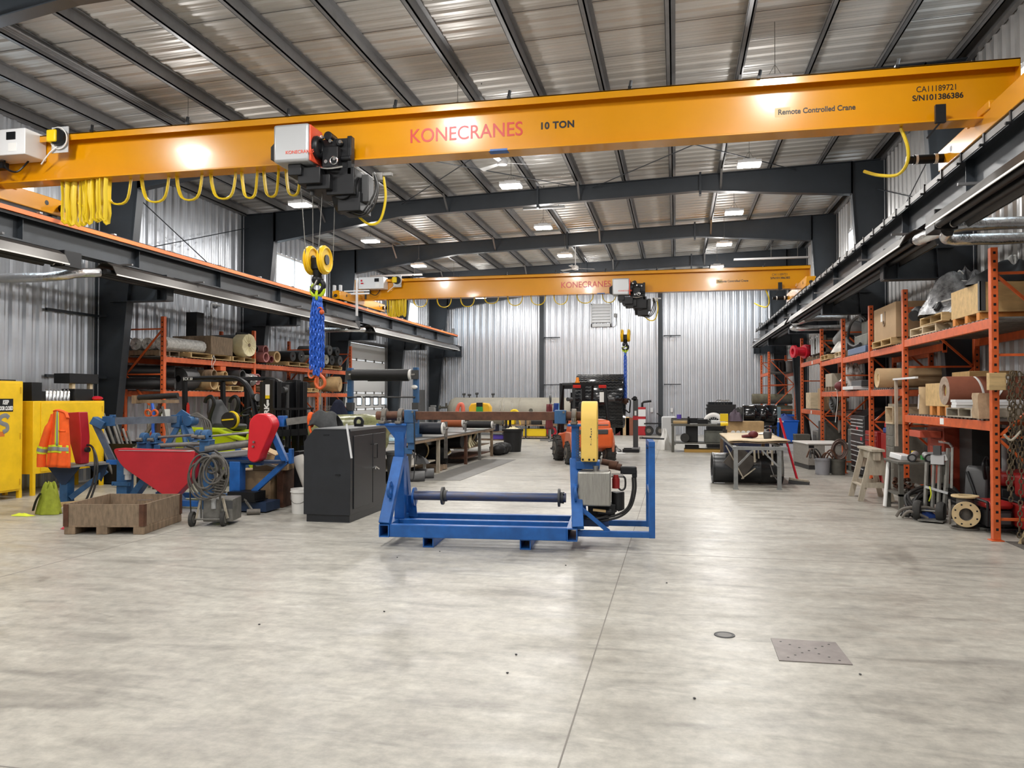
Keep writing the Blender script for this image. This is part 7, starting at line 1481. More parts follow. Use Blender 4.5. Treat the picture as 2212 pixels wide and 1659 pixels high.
# blue roll stand with black roll
t = T('roll_rack', 'tall blue two-post roll stand holding a black roll high and a thin rod', 'stand', (-6.4, 16.3, 0)); xa, xb = onY(757, 850, 16.3).x + 6.4, onY(899, 850, 16.3).x + 6.4; zr = onY(830, 810, 16.3).z; zl = onY(830, 858, 16.3).z
for x in (xa, xb):
    b = B(); z0 = 0.0 if x < 0 else TZ + 0.002; b.bb(x - 0.055, x + 0.055, -0.06, 0.06, z0 + 0.03, zr + 0.16); part('post', b, 'faded_blue', t, bev=0.008)
    b = B(); b.bb(x - 0.06, x + 0.06, -0.25, 0.25, z0, z0 + 0.06); part('foot', b, 'faded_blue', t)
    b = B(); b.bb(x - 0.08, x + 0.08, -0.09, -0.05, zr - 0.1, zr + 0.1); b.bb(x - 0.07, x + 0.07, -0.08, 0.08, zl - 0.3, zl - 0.12); part('bracket', b, 'dark_grey', t)
b = B(); b.bb(xa, xb, -0.04, 0.04, TZ + 0.1, TZ + 0.17); part('tie_bar', b, 'faded_blue', t)
b = B(); b.cyl((xa - 0.05, -0.08, zl), (xb, -0.08, zl), 0.018, n=10); part('lower_rod', b, 'dark_grey', t)
b = B(); b.tube(smooth_path([(xa + 0.3, -0.10, zl + 0.03), (xa + 0.36, -0.11, zl - 0.1), (xa + 0.3, -0.1, zl - 0.2)], 4), 0.012, 6); b.sph((xb - 0.02, -0.07, zl + 0.22), 0.06, 10, (1.3, 0.6, 0.8)); part('white_tape', b, 'paper', t)
rk = T('rubber_roll', 'black rubber roll mounted high on the blue two-post stand', 'roll', (-6.4, 16.22, zr))
b = B(); b.cyl((xa + 0.09, 0, 0), (xb - 0.13, 0, 0), 0.125, n=28); b.bb(xa + 0.45, xb - 0.15, -0.03, 0.03, -0.14, -0.1); part('rubber', b, 'black_rubber', rk)
b = B(); b.cyl((xa, 0, 0), (xb, 0, 0), 0.03); part('axle', b, 'bare_steel', rk)
b = B(); b.cyl((xb - 0.13, 0, 0), (xb - 0.09, 0, 0), 0.115, n=24); part('end_ring', b, 'white_plastic', rk)
# film-wrapped green roll, cover, bins
t = T('wrapped_roll', 'large roll wrapped in greenish film behind the black steel chest', 'roll', (-6.55, 13.5, 1.02))
b = B(); b.rev((0, 0, 0), (1, 0, 0), [(0.05, 0.0), (0.30, 0.0), (0.33, 0.06), (0.32, 0.5), (0.335, 1.0), (0.30, 1.35), (0.05, 1.36)], 30); b.jit(0.012, 9); part('roll', b, 'wrap_green', t)
b = B(); b.bar((0.45, -0.33, 0.12), (0.62, -0.30, -0.12), 0.03, 0.012); b.bar((0.35, -0.28, 0.22), (0.62, -0.335, 0.06), 0.03, 0.012); part('tape', b, 'hivis_yellow', t)
t = T('cradle_box', 'dark covered pallet box carrying the greenish film-wrapped roll', 'box', (-5.95, 13.5, 0))
b = B(); b.bb(-0.6, 0.45, -0.4, 0.4, 0, 0.69); part('box', b, mat('olive_dark', (0.05, 0.052, 0.04), 0.5, 0, 0.3, 6), t, bev=0.02)
t = T('waste_bin', 'dark grey plastic waste bin with rolled rim between chest and blue stand', 'bin', (-5.0, 13.75, 0))
b = B(); b.rev((0, 0, 0), (0, 0, 1), [(0.19, 0), (0.235, 0.60), (0.255, 0.61), (0.255, 0.66), (0.24, 0.67), (0.22, 0.62), (0.17, 0.03)], 26); part('body', b, 'dark_grey', t)
t = T('hose_end', 'pale hose end hooked on rim of the grey waste bin', 'hose', (-4.78, 13.62, 0.62)); b = B(); b.tube(smooth_path([(-0.12, 0, 0.03), (0.0, -0.03, 0.06), (0.10, -0.03, 0.03), (0.12, -0.02, -0.05)], 5), 0.02, 7); part('hose', b, 'dark_grey', t)
t = T('overall', 'navy overall hanging on left post of the blue roll stand', 'overall', (-7.25, 16.1, 1.62))
b = B(); b.sheet(lambda u, v: V(((u - 0.5) * (0.1 + 0.75 * v ** 0.7), -0.04 * math.sin(9 * u) * v - 0.03, -0.95 * v)), 16, 12); part('cloth', b, 'denim', t, solid=0.03)
t = T('waste_bin', 'black waste bin brimming with paper, left of the orange forklift', 'bin', (-4.93, 23.7, 0))
b = B(); b.rev((0, 0, 0), (0, 0, 1), [(0.25, 0), (0.30, 0.62), (0.33, 0.63), (0.335, 0.70), (0.31, 0.71), (0.29, 0.66), (0.24, 0.03)], 26); part('body', b, 'black_rubber', t)
b = B(); b.sheet(lump(91, 0.27, 0.27, 0.12), 18, 7); b.jit(0.02, 2); part('waste', b, 'cream', t, loc=(0, 0, 0.62))
# shelving beyond the table
t = T('steel_shelf', 'black steel shelf unit with boxes beyond the far end of the work table', 'shelf', (-5.85, 24.3, 0))
for x in (-0.75, 0.65):
    for y in (-0.3, 0.3): b = B(); b.bb(x - 0.03, x + 0.03, y - 0.03, y + 0.03, 0, 1.02); part('leg', b, 'black_paint', t)
for z in (0.35, 0.60, 0.98): b = B(); b.bb(-0.8, 0.7, -0.33, 0.33, z - 0.03, z); part('board', b, 'old_wood', t)
for k, (x, z, s, m, lb) in enumerate(((-0.45, 0.60, (0.4, 0.4, 0.2), 'black_rubber', 'black box on middle board of the black shelf unit'), (0.1, 0.60, (0.45, 0.4, 0.22), 'denim', 'navy box on middle board of the black shelf unit'), (0.35, 0.35, (0.4, 0.4, 0.14), 'purple', 'purple-blue box on lowest board of the black shelf unit'))):
    b = B(); b.box((0, 0, s[2] / 2), s); one('storage_box', b, m, lb, 'box', (-5.85 + x, 24.25, z), bev=0.01)
t = T('seat_shell', 'yellow and green moulded shell standing on the black shelf unit', 'shell', (onY(1038, 910, 24.2).x, 24.2, 0.98))
b = B(); out = [(-0.36, 0, 0.0), (0.36, 0, 0.0), (0.36, 0, 0.38), (0.28, 0, 0.50), (0.10, 0, 0.52), (-0.10, 0, 0.52), (-0.28, 0, 0.50), (-0.36, 0, 0.38)]; b.prism(out, (0, -0.12, 0), (0, 0.12, 0)); part('shell', b, mat('shell_yellow', (0.80, 0.45, 0.02), 0.45), t, bev=0.04)
b = B(); b.prism([(-0.13, 0, 0.0), (0.13, 0, 0.0), (0.10, 0, 0.40), (-0.10, 0, 0.40)], (0, -0.14, 0), (0, -0.10, 0)); part('green_panel', b, 'green', t)
b = B(); b.bb(-0.10, 0.10, -0.145, -0.11, 0.40, 0.525); part('black_strap', b, 'black_paint', t)
t = T('red_pump', 'salmon-red curved casting standing on a pale pillar behind the shaft', 'casting', (onY(994, 895, 24.0).x, 24.0, 0.98))
b = B(); b.tube(smooth_path([(-0.08, 0, 0.0), (-0.10, 0, 0.25), (-0.03, 0, 0.45), (0.07, 0, 0.46), (0.10, 0, 0.25), (0.08, 0, 0.05)], 5), 0.06, 10); b.bb(-0.13, 0.13, -0.08, 0.08, 0, 0.08); part('casting', b, 'buoy_red', t)
b = B(); b.bb(-0.17, 0.17, -0.15, 0.15, 0, 0.98); one('pillar_box', b, 'mid_grey', 'grey box pillar under the salmon-red casting', 'box', (onY(994, 895, 24.0).x, 24.0, 0))
t = T('eyewash_station', 'grey box device on a post beside far left column', 'station', (onY(935, 890, 33.5).x, 33.5, 0))
b = B(); b.bb(-0.04, 0.04, -0.04, 0.04, 0, 1.0); part('post', b, 'dark_grey', t); b = B(); b.bb(-0.18, 0.12, -0.12, 0.12, 1.0, 1.25); b.bb(-0.1, 0.14, -0.1, 0.1, 1.25, 1.33); part('box', b, 'mid_grey', t, bev=0.02)
# the horizontal tank by the end wall
t = T('storage_tank', 'long weathered beige horizontal tank in front of the end wall', 'tank', (onY(968, 890, 34.4).x, 34.4, 0)); TL = onY(1215, 890, 34.4).x - t.location.x + 0.5; zc = onY(1090, 889, 34.4).z; tr = 0.63
b = B(); b.rev((0, 0, zc), (1, 0, 0), [(0.02, 0.0), (tr * 0.55, 0.05), (tr * 0.85, 0.16), (tr, 0.34), (tr, TL - 0.3), (tr * 0.85, TL - 0.1), (0.05, TL)], 40); part('shell', b, 'tank_skin', t)
for x in (0.36, 1.35, 2.6, 3.4, 4.75): b = B(); b.torus((x, 0, zc), (1, 0, 0), tr, 0.012, 40, 5); part('weld_seam', b, mat('seam_beige', (0.30, 0.275, 0.215), 0.6), t)
for k, x in enumerate((2.55, 2.72, 3.05, 3.12)):
    b = B(); b.tube([(x + 0.03 * math.sin(i), -tr * 1.003 * math.cos(0.1 + i * 0.13), zc + tr * 1.003 * math.sin(0.1 + i * 0.13)) for i in range(7)], 0.03, 5, flat=(1, 0.15)); part('primer_patch', b, 'paper', t)
b = B(); b.cyl((3.95, -tr - 0.005, zc + 0.06), (3.95, -tr + 0.05, zc + 0.06), 0.09); part('patch_plate', b, 'cart_grey', t)
for x, s in ((0.75, 1), (1.0, 0.8), (1.35, 1.2), (2.1, 1)):
    b = B(); b.cyl((x, 0, zc + tr - 0.02), (x, 0, zc + tr + 0.14 * s), 0.03); b.cyl((x - 0.07, 0, zc + tr + 0.15 * s), (x + 0.07, 0, zc + tr + 0.15 * s), 0.05); part('valve', b, 'dark_grey', t)
b = B(); b.cyl((-0.35, -0.1, zc + 0.18), (0.1, -0.1, zc + 0.18), 0.05); b.cyl((-0.05, -0.1, zc + 0.18), (-0.05, -0.1, zc + 0.38), 0.05); b.cyl((-0.4, -0.1, zc + 0.18), (-0.33, -0.1, zc + 0.18), 0.09); part('outlet_pipe', b, 'cart_grey', t)
for x in (0.8, 2.8, 4.8): b = B(); b.bb(x - 0.1, x + 0.1, -0.5, 0.5, 0, zc - tr + 0.12); part('saddle', b, 'dark_grey', t)
# low rack with yellow crates before the tank
t = T('low_rack', 'low grey rack of yellow gear in front of the beige tank', 'rack', (-6.9, 31.2, 0)); RLn = 2.8
for x in (0.0, 0.95, 1.9, RLn):
    for y in (0, 0.7): b = B(); b.bb(x - 0.03, x + 0.03, y - 0.03, y + 0.03, 0, 1.05 if x < 2 else 1.2); part('post', b, 'dark_grey', t)
for z in (0.05, 0.52): b = B(); b.bb(-0.05, RLn + 0.05, -0.03, 0.73, z, z + 0.05); part('board', b, 'old_wood', t)
for k, (x, z, s, m, lb) in enumerate(((0.25, 0.57, (0.4, 0.4, 0.30), 'tool_yellow', 'yellow crate at left on top board of the low rack'), (0.85, 0.57, (0.42, 0.4, 0.45), 'cardboard', 'cardboard carton beside the yellow lifting ring'), (1.35, 0.57, (0.4, 0.4, 0.16), 'black_rubber', 'black bag on top board of the low rack'), (1.78, 0.57, (0.36, 0.4, 0.2), 'grey_wood', 'small grey box on top board of the low rack'), (2.18, 0.57, (0.36, 0.4, 0.34), 'cardboard', 'cardboard box near right end of the low rack'), (2.62, 0.57, (0.34, 0.4, 0.44), 'cast_grey', 'grey box at the right end of the low rack'), (0.3, 0.10, (0.5, 0.5, 0.28), 'tool_yellow', 'yellow crate at left of lower board of the low rack'), (1.3, 0.10, (0.95, 0.5, 0.30), 'tool_yellow', 'long bright yellow crate on lower board of the low rack'), (2.5, 0.10, (0.45, 0.5, 0.28), 'denim', 'dark bag on lower board at right of the low rack'))):
    b = B(); b.box((0, 0, s[2] / 2), s); one('storage_crate', b, m, lb, 'crate', (-6.9 + x, 31.5, z + 0.004), bev=0.015)
t = T('lifting_ring', 'yellow lifting ring standing on the low rack', 'ring', (-6.45, 31.35, 0.57)); b = B(); b.tube(smooth_path([(-0.26, 0, 0.0), (-0.2, 0, 0.3), (-0.1, 0, 0.55), (0.1, 0, 0.55), (0.2, 0, 0.3), (0.26, 0, 0.0)], 6), 0.055, 10); part('ring', b, 'tool_yellow', t)
b = B(); b.torus((0, 0, 0.2), (0, 1, 0), 0.16, 0.05, 22, 8); one('red_disc', b, 'valve_red', 'small red disc on lower board of the low rack', 'disc', (-6.9 + 2.0, 31.3, 0.10))
t = T('coat_stand', 'grey stand with tall handle draped with cloths left of the orange forklift', 'stand', (onY(1189, 900, 29.5).x, 29.5, 0))
b = B(); b.bb(-0.03, 0.03, -0.03, 0.03, 0, 1.5); b.bar((-0.4, 0, 0.05), (0.4, 0, 0.05), 0.06); b.bar((0, -0.4, 0.03), (0, 0.4, 0.03), 0.06); b.bar((-0.05, 0, 1.4), (0.45, 0, 1.4), 0.04); part('frame', b, 'mid_grey', t)
b = B(); b.torus((0, 0, 1.62), (1, 0.3, 0), 0.13, 0.03, 18, 6); part('handle', b, 'dark_grey', t)
for k, (x, z0, ln, w_, m, lb, ct) in enumerate(((-0.02, 1.42, 0.95, 0.30, 'burgundy', 'dark red jacket hanging on the grey coat stand', 'jacket'), (0.26, 1.46, 0.42, 0.28, 'tarp_blue', 'dark blue towel hanging on the grey coat stand', 'towel'), (0.44, 1.46, 0.40, 0.24, mat('sky_cloth', (0.16, 0.34, 0.58), 0.8), 'light blue towel hanging beside the dark blue one', 'towel'))):
    b = B(); b.sheet(lambda u, v: V(((u - 0.5) * w_ * (0.7 + 0.3 * v), -0.05 - 0.03 * math.sin(8 * u), -ln * v)), 10, 8); one(ct, b, m, lb, ct, (t.location.x + x, 29.45 - 0.03 * k, z0), solid=0.03)
# scrap pile, cartons and cart by the end wall
t = T('film_pile', 'heap of crumpled grey and white film on floor right of the orange forklift', 'waste', (-2.15, 24.3, 0)); b = B(); b.sheet(lump(101, 0.5, 0.5, 0.34), 30, 14); b.jit(0.03, 8); part('film', b, mat('film_heap', (0.62, 0.62, 0.60), 0.5, 0, 0, 16, 0.5, c2=(0.10, 0.10, 0.10)), t)
b = B(); b.sheet(lump(103, 0.55, 0.3, 0.05), 18, 6); part('flat_sheet', b, 'paper', t, loc=(0.15, -0.75, 0))
xw = lambda px, y: onY(px, 900, y).x
for px, wd, h, m, lb in ((1338, 0.35, 0.62, 'burgundy', 'dark red carton left of the plain carton by the end wall'), (1350, 0.42, 0.82, 'kraft', 'tall tan carton standing by the end wall under the black pulley'), (1362, 0.40, 0.78, 'brown_belt', 'red-brown carton by the end wall behind the black post stand')):
    b = B(); b.box((0, 0, h / 2), (wd, 0.4, h)); one('carton', b, m, lb, 'carton', (xw(px, 35.2), 35.2, 0), bev=0.01)
b = B(); b.rev((0, 0, 0), (0, 1, 0), [(0.25, 0), (0.45, 0), (0.47, 0.1), (0.45, 0.2), (0.25, 0.2)], 26); one('spare_tyre', b, 'tyre', 'black tyre leaning by the end wall below the black pulley', 'tyre', (xw(1322, 35.0), 35.0, 0.47))
t = T('oil_cabinet', 'red and white oil pump cabinet by the end wall beside black post stand', 'cabinet', (xw(1385, 35.3), 35.3, 0))
b = B(); b.bb(-0.24, 0.2, -0.2, 0.2, 0, 1.25); part('body', b, mat('cab_red', (0.42, 0.012, 0.02), 0.4), t, bev=0.02)
for z in (0.98, 0.55): b = B(); b.bb(-0.12, 0.205, -0.206, -0.2, z - 0.14, z + 0.17); part('white_panel', b, 'white_paint', t)
b = B(); b.tube([(0.05, 0, 1.25), (0.05, 0, 1.42), (0.12, 0, 1.48), (0.45, 0, 1.52)], 0.05, 8); part('pump_handle', b, 'black_paint', t)
t = T('flat_cart', 'black flat cart with four wheels and slanted tow bar by the end wall', 'cart', (xw(1424, 35.4), 35.4, 0))
b = B(); b.bb(-0.65, 0.65, -0.35, 0.35, 0.50, 0.55); part('deck', b, 'black_paint', t)
for x in (-0.45, 0.05, 0.38):
    b = B(); b.rev((x, -0.3, 0.21), (0, 1, 0), [(0.1, 0), (0.19, 0), (0.21, 0.04), (0.21, 0.12), (0.19, 0.16), (0.1, 0.16)], 22); wq = part('wheel', b, 'tyre', t); b = B(); b.cyl((x, -0.31, 0.21), (x, -0.13, 0.21), 0.1); part('hub', b, 'cast_grey', wq)
b = B(); b.bar((0.55, -0.1, 0.52), (-0.1, -0.1, 0.98), 0.05); b.bar((0.6, 0, 0), (0.6, 0, 0.5), 0.06); part('tow_bar', b, 'black_paint', t)
for px, lb in ((1408, 'left white wall outlet box above the flat cart'), (1451, 'right white wall outlet box above the workbench')):
    p = onY(px, 886, Y1 - 0.05); b = B(); b.box((0, 0, 0), (0.12, 0.08, 0.2)); one('outlet_box', b, 'white_paint', lb, 'outlet', (p.x, Y1 - 0.05, p.z), bev=0.01)
# ---------------------------------------------------------------- plywood-topped work table with a drum beneath
t = T('plywood_table', 'work table with warped plywood top on grey steel legs, black drum beneath', 'table', (1.06, 14.75, 0)); H = 0.84
def topf(u, v, dz=0.0):
    x = -0.10 + 1.12 * u + 0.05 * v; y = 0.55 + 3.9 * v; return V((x, y, H + dz + 0.012 * math.sin(5 * v + 2 * u) - 0.02 * (1 - u) * v + 0.01 * math.sin(9 * u)))
b = B(); g = []
b.sheet(lambda u, v: topf(u, v), 10, 14); part('plywood_top', b, 'pale_ply', t, solid=0.022)
b = B(); b.sheet(lambda u, v: topf(u * 0.95 + 0.02, v * 0.97, -0.035), 4, 6); part('lower_sheet', b, 'old_wood', t, solid=0.015)
LG = ((0.0, 0.0), (0.76, 0.07), (-0.02, 4.1), (0.9, 4.1))
b = B()
for y in (0.06, 4.1): b.bar((-0.05, y, H - 0.10), (0.9, y, H - 0.10), 0.07, 0.06)
for x in (0.0, 0.85): b.bar((x, 0.03, H - 0.10), (x, 4.1, H - 0.10), 0.06, 0.05)
part('frame', b, mat('bench_steel', (0.24, 0.25, 0.25), 0.45, 0.3, 0.2, 7), t)
for x, y in LG:
    b = B(); b.bb(x - 0.035, x + 0.035, y - 0.035, y + 0.035, 0.0, H - 0.12); b.bb(x - 0.05, x + 0.05, y - 0.05, y + 0.05, 0, 0.008); part('leg', b, 'bench_steel' if y < 1 else 'old_wood', t)
for x0, x1 in ((0.03, 0.30), (0.74, 0.46)):
    b = B(); b.bar((x0, 0.03, H - 0.42), (x1, 0.05, H - 0.13), 0.05, 0.03); part('knee_brace', b, 'bench_steel', t)
b = B()
for x, z in ((0.35, 0.25), (0.42, 0.18), (0.5, 0.12), (0.58, 0.16), (0.66, 0.3)): b.bar((x, 0.3, H - 0.12), (x + 0.01, 0.3, H - 0.12 - z), 0.035, 0.02)
part('hanging_clamp', b, 'grey_wood', t)
b = B(); b.bb(0.82, 0.86, 0.3, 0.34, 0.22, 0.70); b.bar((0.62, 0.1, 0.24), (0.86, 0.3, 0.24), 0.03); part('side_bracket', b, 'dull_steel', t)
t = T('steel_drum', 'black steel drum lying on floor beneath the plywood table', 'drum', (0.68, 15.75, 0.30), R(2))
b = B(); b.rev((0, 0, 0), (1, 0, 0), [(0.05, 0.03), (0.27, 0.03), (0.285, 0.0), (0.298, 0.01), (0.298, 0.03), (0.288, 0.04), (0.288, 0.40), (0.298, 0.42), (0.298, 0.45), (0.288, 0.47), (0.288, 0.85), (0.298, 0.87), (0.298, 0.90), (0.288, 0.92), (0.288, 1.28), (0.298, 1.30), (0.27, 1.30), (0.05, 1.30)], 36); part('shell', b, mat('drum_black', (0.010, 0.011, 0.013), 0.3), t)
b = B(); b.tube(smooth_path([(1.05, -0.30, 0.10), (1.12, -0.32, -0.12), (1.25, -0.30, -0.28)], 5), 0.008, 6); part('wire', b, 'mid_grey', t)
t = T('leaning_crate', 'dark wooden board with pale edge leaning against the black drum under plywood table', 'board', (1.30, 15.30, 0.14), 0)
b = B(); b.box((-0.12, 0, 0.33), (0.46, 0.03, 0.42), (0, 0.65, 0)); part('board', b, mat('dark_board', (0.05, 0.042, 0.035), 0.6, 0, 0.2, 6), t)
b = B(); b.bar((-0.38, -0.02, 0.62), (-0.06, -0.02, 0.0), 0.02); b.bar((-0.10, -0.02, 0.0), (0.15, -0.02, 0.20), 0.03, 0.02); part('edge', b, 'grey_wood', t)
# tools on the plywood
def tabz(y): return H + 0.012
t = T('drill', 'yellow cordless drill standing at far left corner of the plywood table', 'drill', (1.10, 18.6, tabz(0)))
b = B(); b.box((0, 0, 0.05), (0.14, 0.10, 0.10)); b.box((0, 0, 0.15), (0.06, 0.05, 0.12), (0.1, 0, 0)); part('battery_grip', b, 'black_rubber', t, bev=0.01)
b = B(); b.cyl((-0.14, 0, 0.25), (0.1, 0, 0.26), 0.055, n=14); part('body', b, 'tool_yellow', t); b = B(); b.cyl((-0.24, 0, 0.25), (-0.14, 0, 0.25), 0.035, n=12); part('chuck', b, 'dark_grey', t); t.scale = (0.7, 0.7, 0.8)
t = T('grinder', 'brown angle grinder lying on the plywood table, left of two tools', 'grinder', (1.50, 16.2, tabz(0)), 0.2)
b = B(); b.sph((0, 0, 0.075), 0.085, 14, (1.2, 0.9, 0.85)); b.cyl((-0.22, 0, 0.03), (0.0, 0, 0.06), 0.035); part('body', b, 'burgundy', t); b = B(); b.cyl((-0.1, -0.03, 0.0), (-0.1, -0.03, 0.015), 0.08); part('disc', b, 'dark_grey', t)
t = T('heat_gun', 'dark cup-shaped tool standing right of the grinder on the plywood table', 'tool', (1.75, 16.0, tabz(0)))
b = B(); b.rev((0, 0, 0), (0, 0, 1), [(0.07, 0), (0.085, 0.10), (0.075, 0.14), (0.02, 0.15)], 18); part('body', b, 'dark_grey', t)
b = B(); b.sheet(lump(111, 0.2, 0.16, 0.03), 18, 6); one('white_cloth', b, 'paper', 'white cloth lying on far right of the plywood table', 'cloth', (1.95, 18.2, tabz(0)))
t = T('push_broom', 'push broom with red handle leaning on right side of the plywood table', 'broom', (2.27, 15.85, 0))
b = B(); b.bar((0.0, 0.0, 0.10), (-0.24, 0.55, 1.25), 0.032); b.cyl((0.0, 0, 0.10), (0.02, -0.03, 0.04), 0.03); part('handle', b, 'broom_red', t)
b = B(); b.box((0.03, -0.02, 0.085), (0.36, 0.07, 0.035), (0.1, 0.1, -0.15)); hd = part('head', b, 'grey_wood', t)
b = B(); b.box((0.03, -0.03, 0.035), (0.38, 0.09, 0.07), (0.1, 0.1, -0.15)); part('bristles', b, 'dark_grey', t)
# workbench beyond
t = T('workbench', 'grey steel workbench cluttered with parts beyond the plywood table', 'bench', (-0.14, 24.4, 0)); 
b = B(); b.bb(0, 2.25, 0, 1.0, 0.80, 0.86); part('top', b, 'cart_grey', t)
b = B(); b.bb(0, 2.25, 0.96, 1.0, 0.86, 1.02); part('back_rail', b, 'black_paint', t)
for x in (0.05, 2.2):
    for y in (0.05, 0.95): b = B(); b.bb(x - 0.04, x + 0.04, y - 0.04, y + 0.04, 0, 0.80); part('leg', b, 'cart_grey', t)
b = B(); b.bb(0.02, 2.23, 0.02, 0.98, 0.26, 0.30); part('shelf', b, 'cart_grey', t)
for k, (c, s, m, lb, ct, z) in enumerate(((0.28, (0.45, 0.4, 0.08), 'pallet_wood', 'pile of wood scraps on left end of the grey workbench', 'scraps', 0.86), (0.95, (0.3, 0.3, 0.14), 'black_paint', 'black box in the middle of the grey workbench', 'box', 0.86), (1.55, (0.7, 0.4, 0.10), 'white_paint', 'white tray on right half of the grey workbench', 'tray', 0.86), (1.42, (0.85, 0.6, 0.36), 'olive_grey', 'olive-grey steel case on shelf of the grey workbench', 'case', 0.30), (0.62, (0.36, 0.36, 0.52), 'black_rubber', 'black pail on shelf of the grey workbench', 'pail', 0.30), (0.62, (0.42, 0.4, 0.20), 'black_rubber', 'black tub on floor under the grey workbench', 'tub', 0.0))):
    b = B(); b.box((0, 0, s[2] / 2), s); one(ct, b, m, lb, ct, (-0.14 + c, 24.85, z + 0.003), bev=0.01)
b = B(); b.bb(-0.85, 0.85, -0.35, 0.35, 0, 0.09); one('timber_sheet', b, mat('ochre_wood', (0.46, 0.27, 0.06), 0.7), 'ochre timber sheet on floor under the grey workbench', 'sheet', (1.1, 24.85, 0))
t = T('vise', 'small black vise on left end of the grey workbench', 'vise', (0.38, 24.55, 0.86)); b = B(); b.cyl((0, 0, 0.0), (0, 0, 0.16), 0.035); b.box((0, 0, 0.18), (0.06, 0.16, 0.09)); part('body', b, 'black_paint', t)
b = B(); b.cyl((0, 0, 0), (0, 0, 0.13), 0.07, n=16); one('purple_can', b, 'purple', 'purple paint can on left end of the bench back rail', 'can', (0.10, 25.3, 0.86 + 0.14))
b = B(); b.bb(-0.25, 0.3, -0.12, 0.12, -0.14, 0.0); one('can_shelf', b, 'cart_grey', 'small shelf behind the bench carrying the purple can', 'shelf', (0.10, 25.32, 1.0))
b = B(); b.rev((0, 0, 0), (0, 1, 0), [(0.05, 0), (0.13, 0), (0.14, 0.03), (0.13, 0.07), (0.05, 0.07)], 22); one('rubber_roller', b, 'tyre', 'small black wheel propped on shelf of the grey workbench', 'wheel', (0.27, 24.45, 0.44))
t = T('white_drum_fan', 'white round drum cage on right half of the grey workbench', 'fan', (1.15, 25.15, 0.86)); b = B(); b.tube([(0.26 * math.cos(a), 0, 0.27 * math.sin(a)) for a in (math.pi * k / 14 for k in range(15))], 0.035, 8, flat=(1, 2)); part('rim', b, 'white_plastic', t)
b = B()
for k in range(8): a = math.pi * (k + 0.5) / 8; b.bar((0, 0, 0.02), (0.25 * math.cos(a), 0, 0.26 * math.sin(a)), 0.012)
part('spokes', b, 'light_grey', t)
b = B(); b.sheet(lump(121, 0.22, 0.25, 0.55), 20, 9); one('white_sack', b, 'white_plastic', 'white sack standing on floor at left end of the grey workbench', 'sack', (-0.35, 25.6, 0))
b = B(); b.box((0, 0, 0.5), (0.5, 0.5, 1.0)); one('steel_bin', b, 'light_grey', 'light grey drum bin behind left end of the workbench', 'bin', (-0.25, 28.5, 0), bev=0.05)
t = T('rubber_stack', 'square stack of black rubber sheets with loose wires on top', 'stack', (1.47, 27.2, 0))
b = B(); z = 0.0; q = random.Random(2)
while z < 1.42: b.box((q.uniform(-.015, .015), 0, z + 0.03), (0.92 + q.uniform(-.02, .02), 0.9, 0.055)); z += 0.06
part('sheets', b, 'black_rubber', t)
b = B(); b.bb(-0.42, 0.36, -0.4, 0.4, 1.42, 1.52); part('top_sheet', b, 'gloss_rubber', t)
b = B()
for k in range(5): b.tube(smooth_path([(-0.2 + 0.1 * k, -0.42, 1.46), (-0.15 + 0.09 * k, -0.1, 1.56), (0.0 + 0.07 * k, 0.1, 1.58), (0.1 + 0.05 * k, -0.2, 1.55)], 5), 0.012, 6)
part('wires', b, 'cast_grey', t)
t = T('steel_drum', 'glossy black drum lying on cradle behind the plywood table', 'drum', (1.82, 22.6, 1.17))
b = B(); b.rev((0, 0, 0), (1, 0, 0), [(0.05, 0.02), (0.27, 0.02), (0.295, 0.0), (0.30, 0.02), (0.288, 0.03), (0.288, 0.28), (0.30, 0.295), (0.288, 0.31), (0.288, 0.56), (0.30, 0.575), (0.288, 0.59), (0.288, 0.86), (0.30, 0.88), (0.27, 0.88), (0.05, 0.88)], 36); part('shell', b, 'gloss_rubber', t)
t = T('drum_cradle', 'black steel cradle carrying the glossy black drum', 'cradle', (1.82, 22.6, 0))
for x in (0.05, 0.82):
    b = B(); b.bar((x, -0.32, 0.02), (x, -0.26, 0.90), 0.05); b.bar((x, 0.32, 0.02), (x, 0.26, 0.90), 0.05); b.bar((x, -0.30, 0.84), (x, 0.30, 0.84), 0.05); part('side_frame', b, 'black_paint', t)
b = B(); b.bar((0.0, -0.28, 0.84), (0.87, -0.28, 0.84), 0.06); b.bar((0.0, -0.28, 0.70), (0.87, -0.28, 0.70), 0.03); part('cross_bar', b, 'black_paint', t)
b = B(); b.tube(smooth_path([(0.55, -0.3, 0.62), (0.6, -0.32, 0.80), (0.70, -0.32, 0.80), (0.74, -0.3, 0.66)], 5), 0.012, 6); part('bail', b, 'grey_wood', t)
b = B(); b.rev((0, 0, 0), (1, 0.3, 0), [(0.14, 0), (0.26, 0), (0.28, 0.06), (0.26, 0.12), (0.14, 0.12)], 24, closed=True); one('tyre', b, 'tyre', 'black tyre standing left of the glossy black drum', 'tyre', (1.78, 23.9, 1.12))
b = B(); b.bb(-0.3, 0.4, -0.3, 0.3, 0, 0.83); one('tyre_box', b, 'black_paint', 'black box under the tyre left of the glossy drum', 'box', (1.78, 23.9, 0))
t = T('shipping_box', 'brown carton with white rolls on table end behind the yellow drill', 'carton', (1.35, 21.6, 0.60)); b = B(); b.bb(-0.05, 0.9, -0.25, 0.25, 0.0, 0.44); part('box', b, 'tan_belt', t, bev=0.01)
b = B()
for k in range(5): b.cyl((0.12 + 0.13 * k, -0.26, 0.14), (0.12 + 0.13 * k, -0.25, 0.14), 0.06)
part('white_end', b, 'paper', t)
b = B(); b.bb(-0.1, 0.95, -0.3, 0.3, 0, 0.60); one('pallet_box', b, 'denim', 'dark box below the brown carton behind the plywood table', 'box', (1.35, 21.6, 0), bev=0.01)
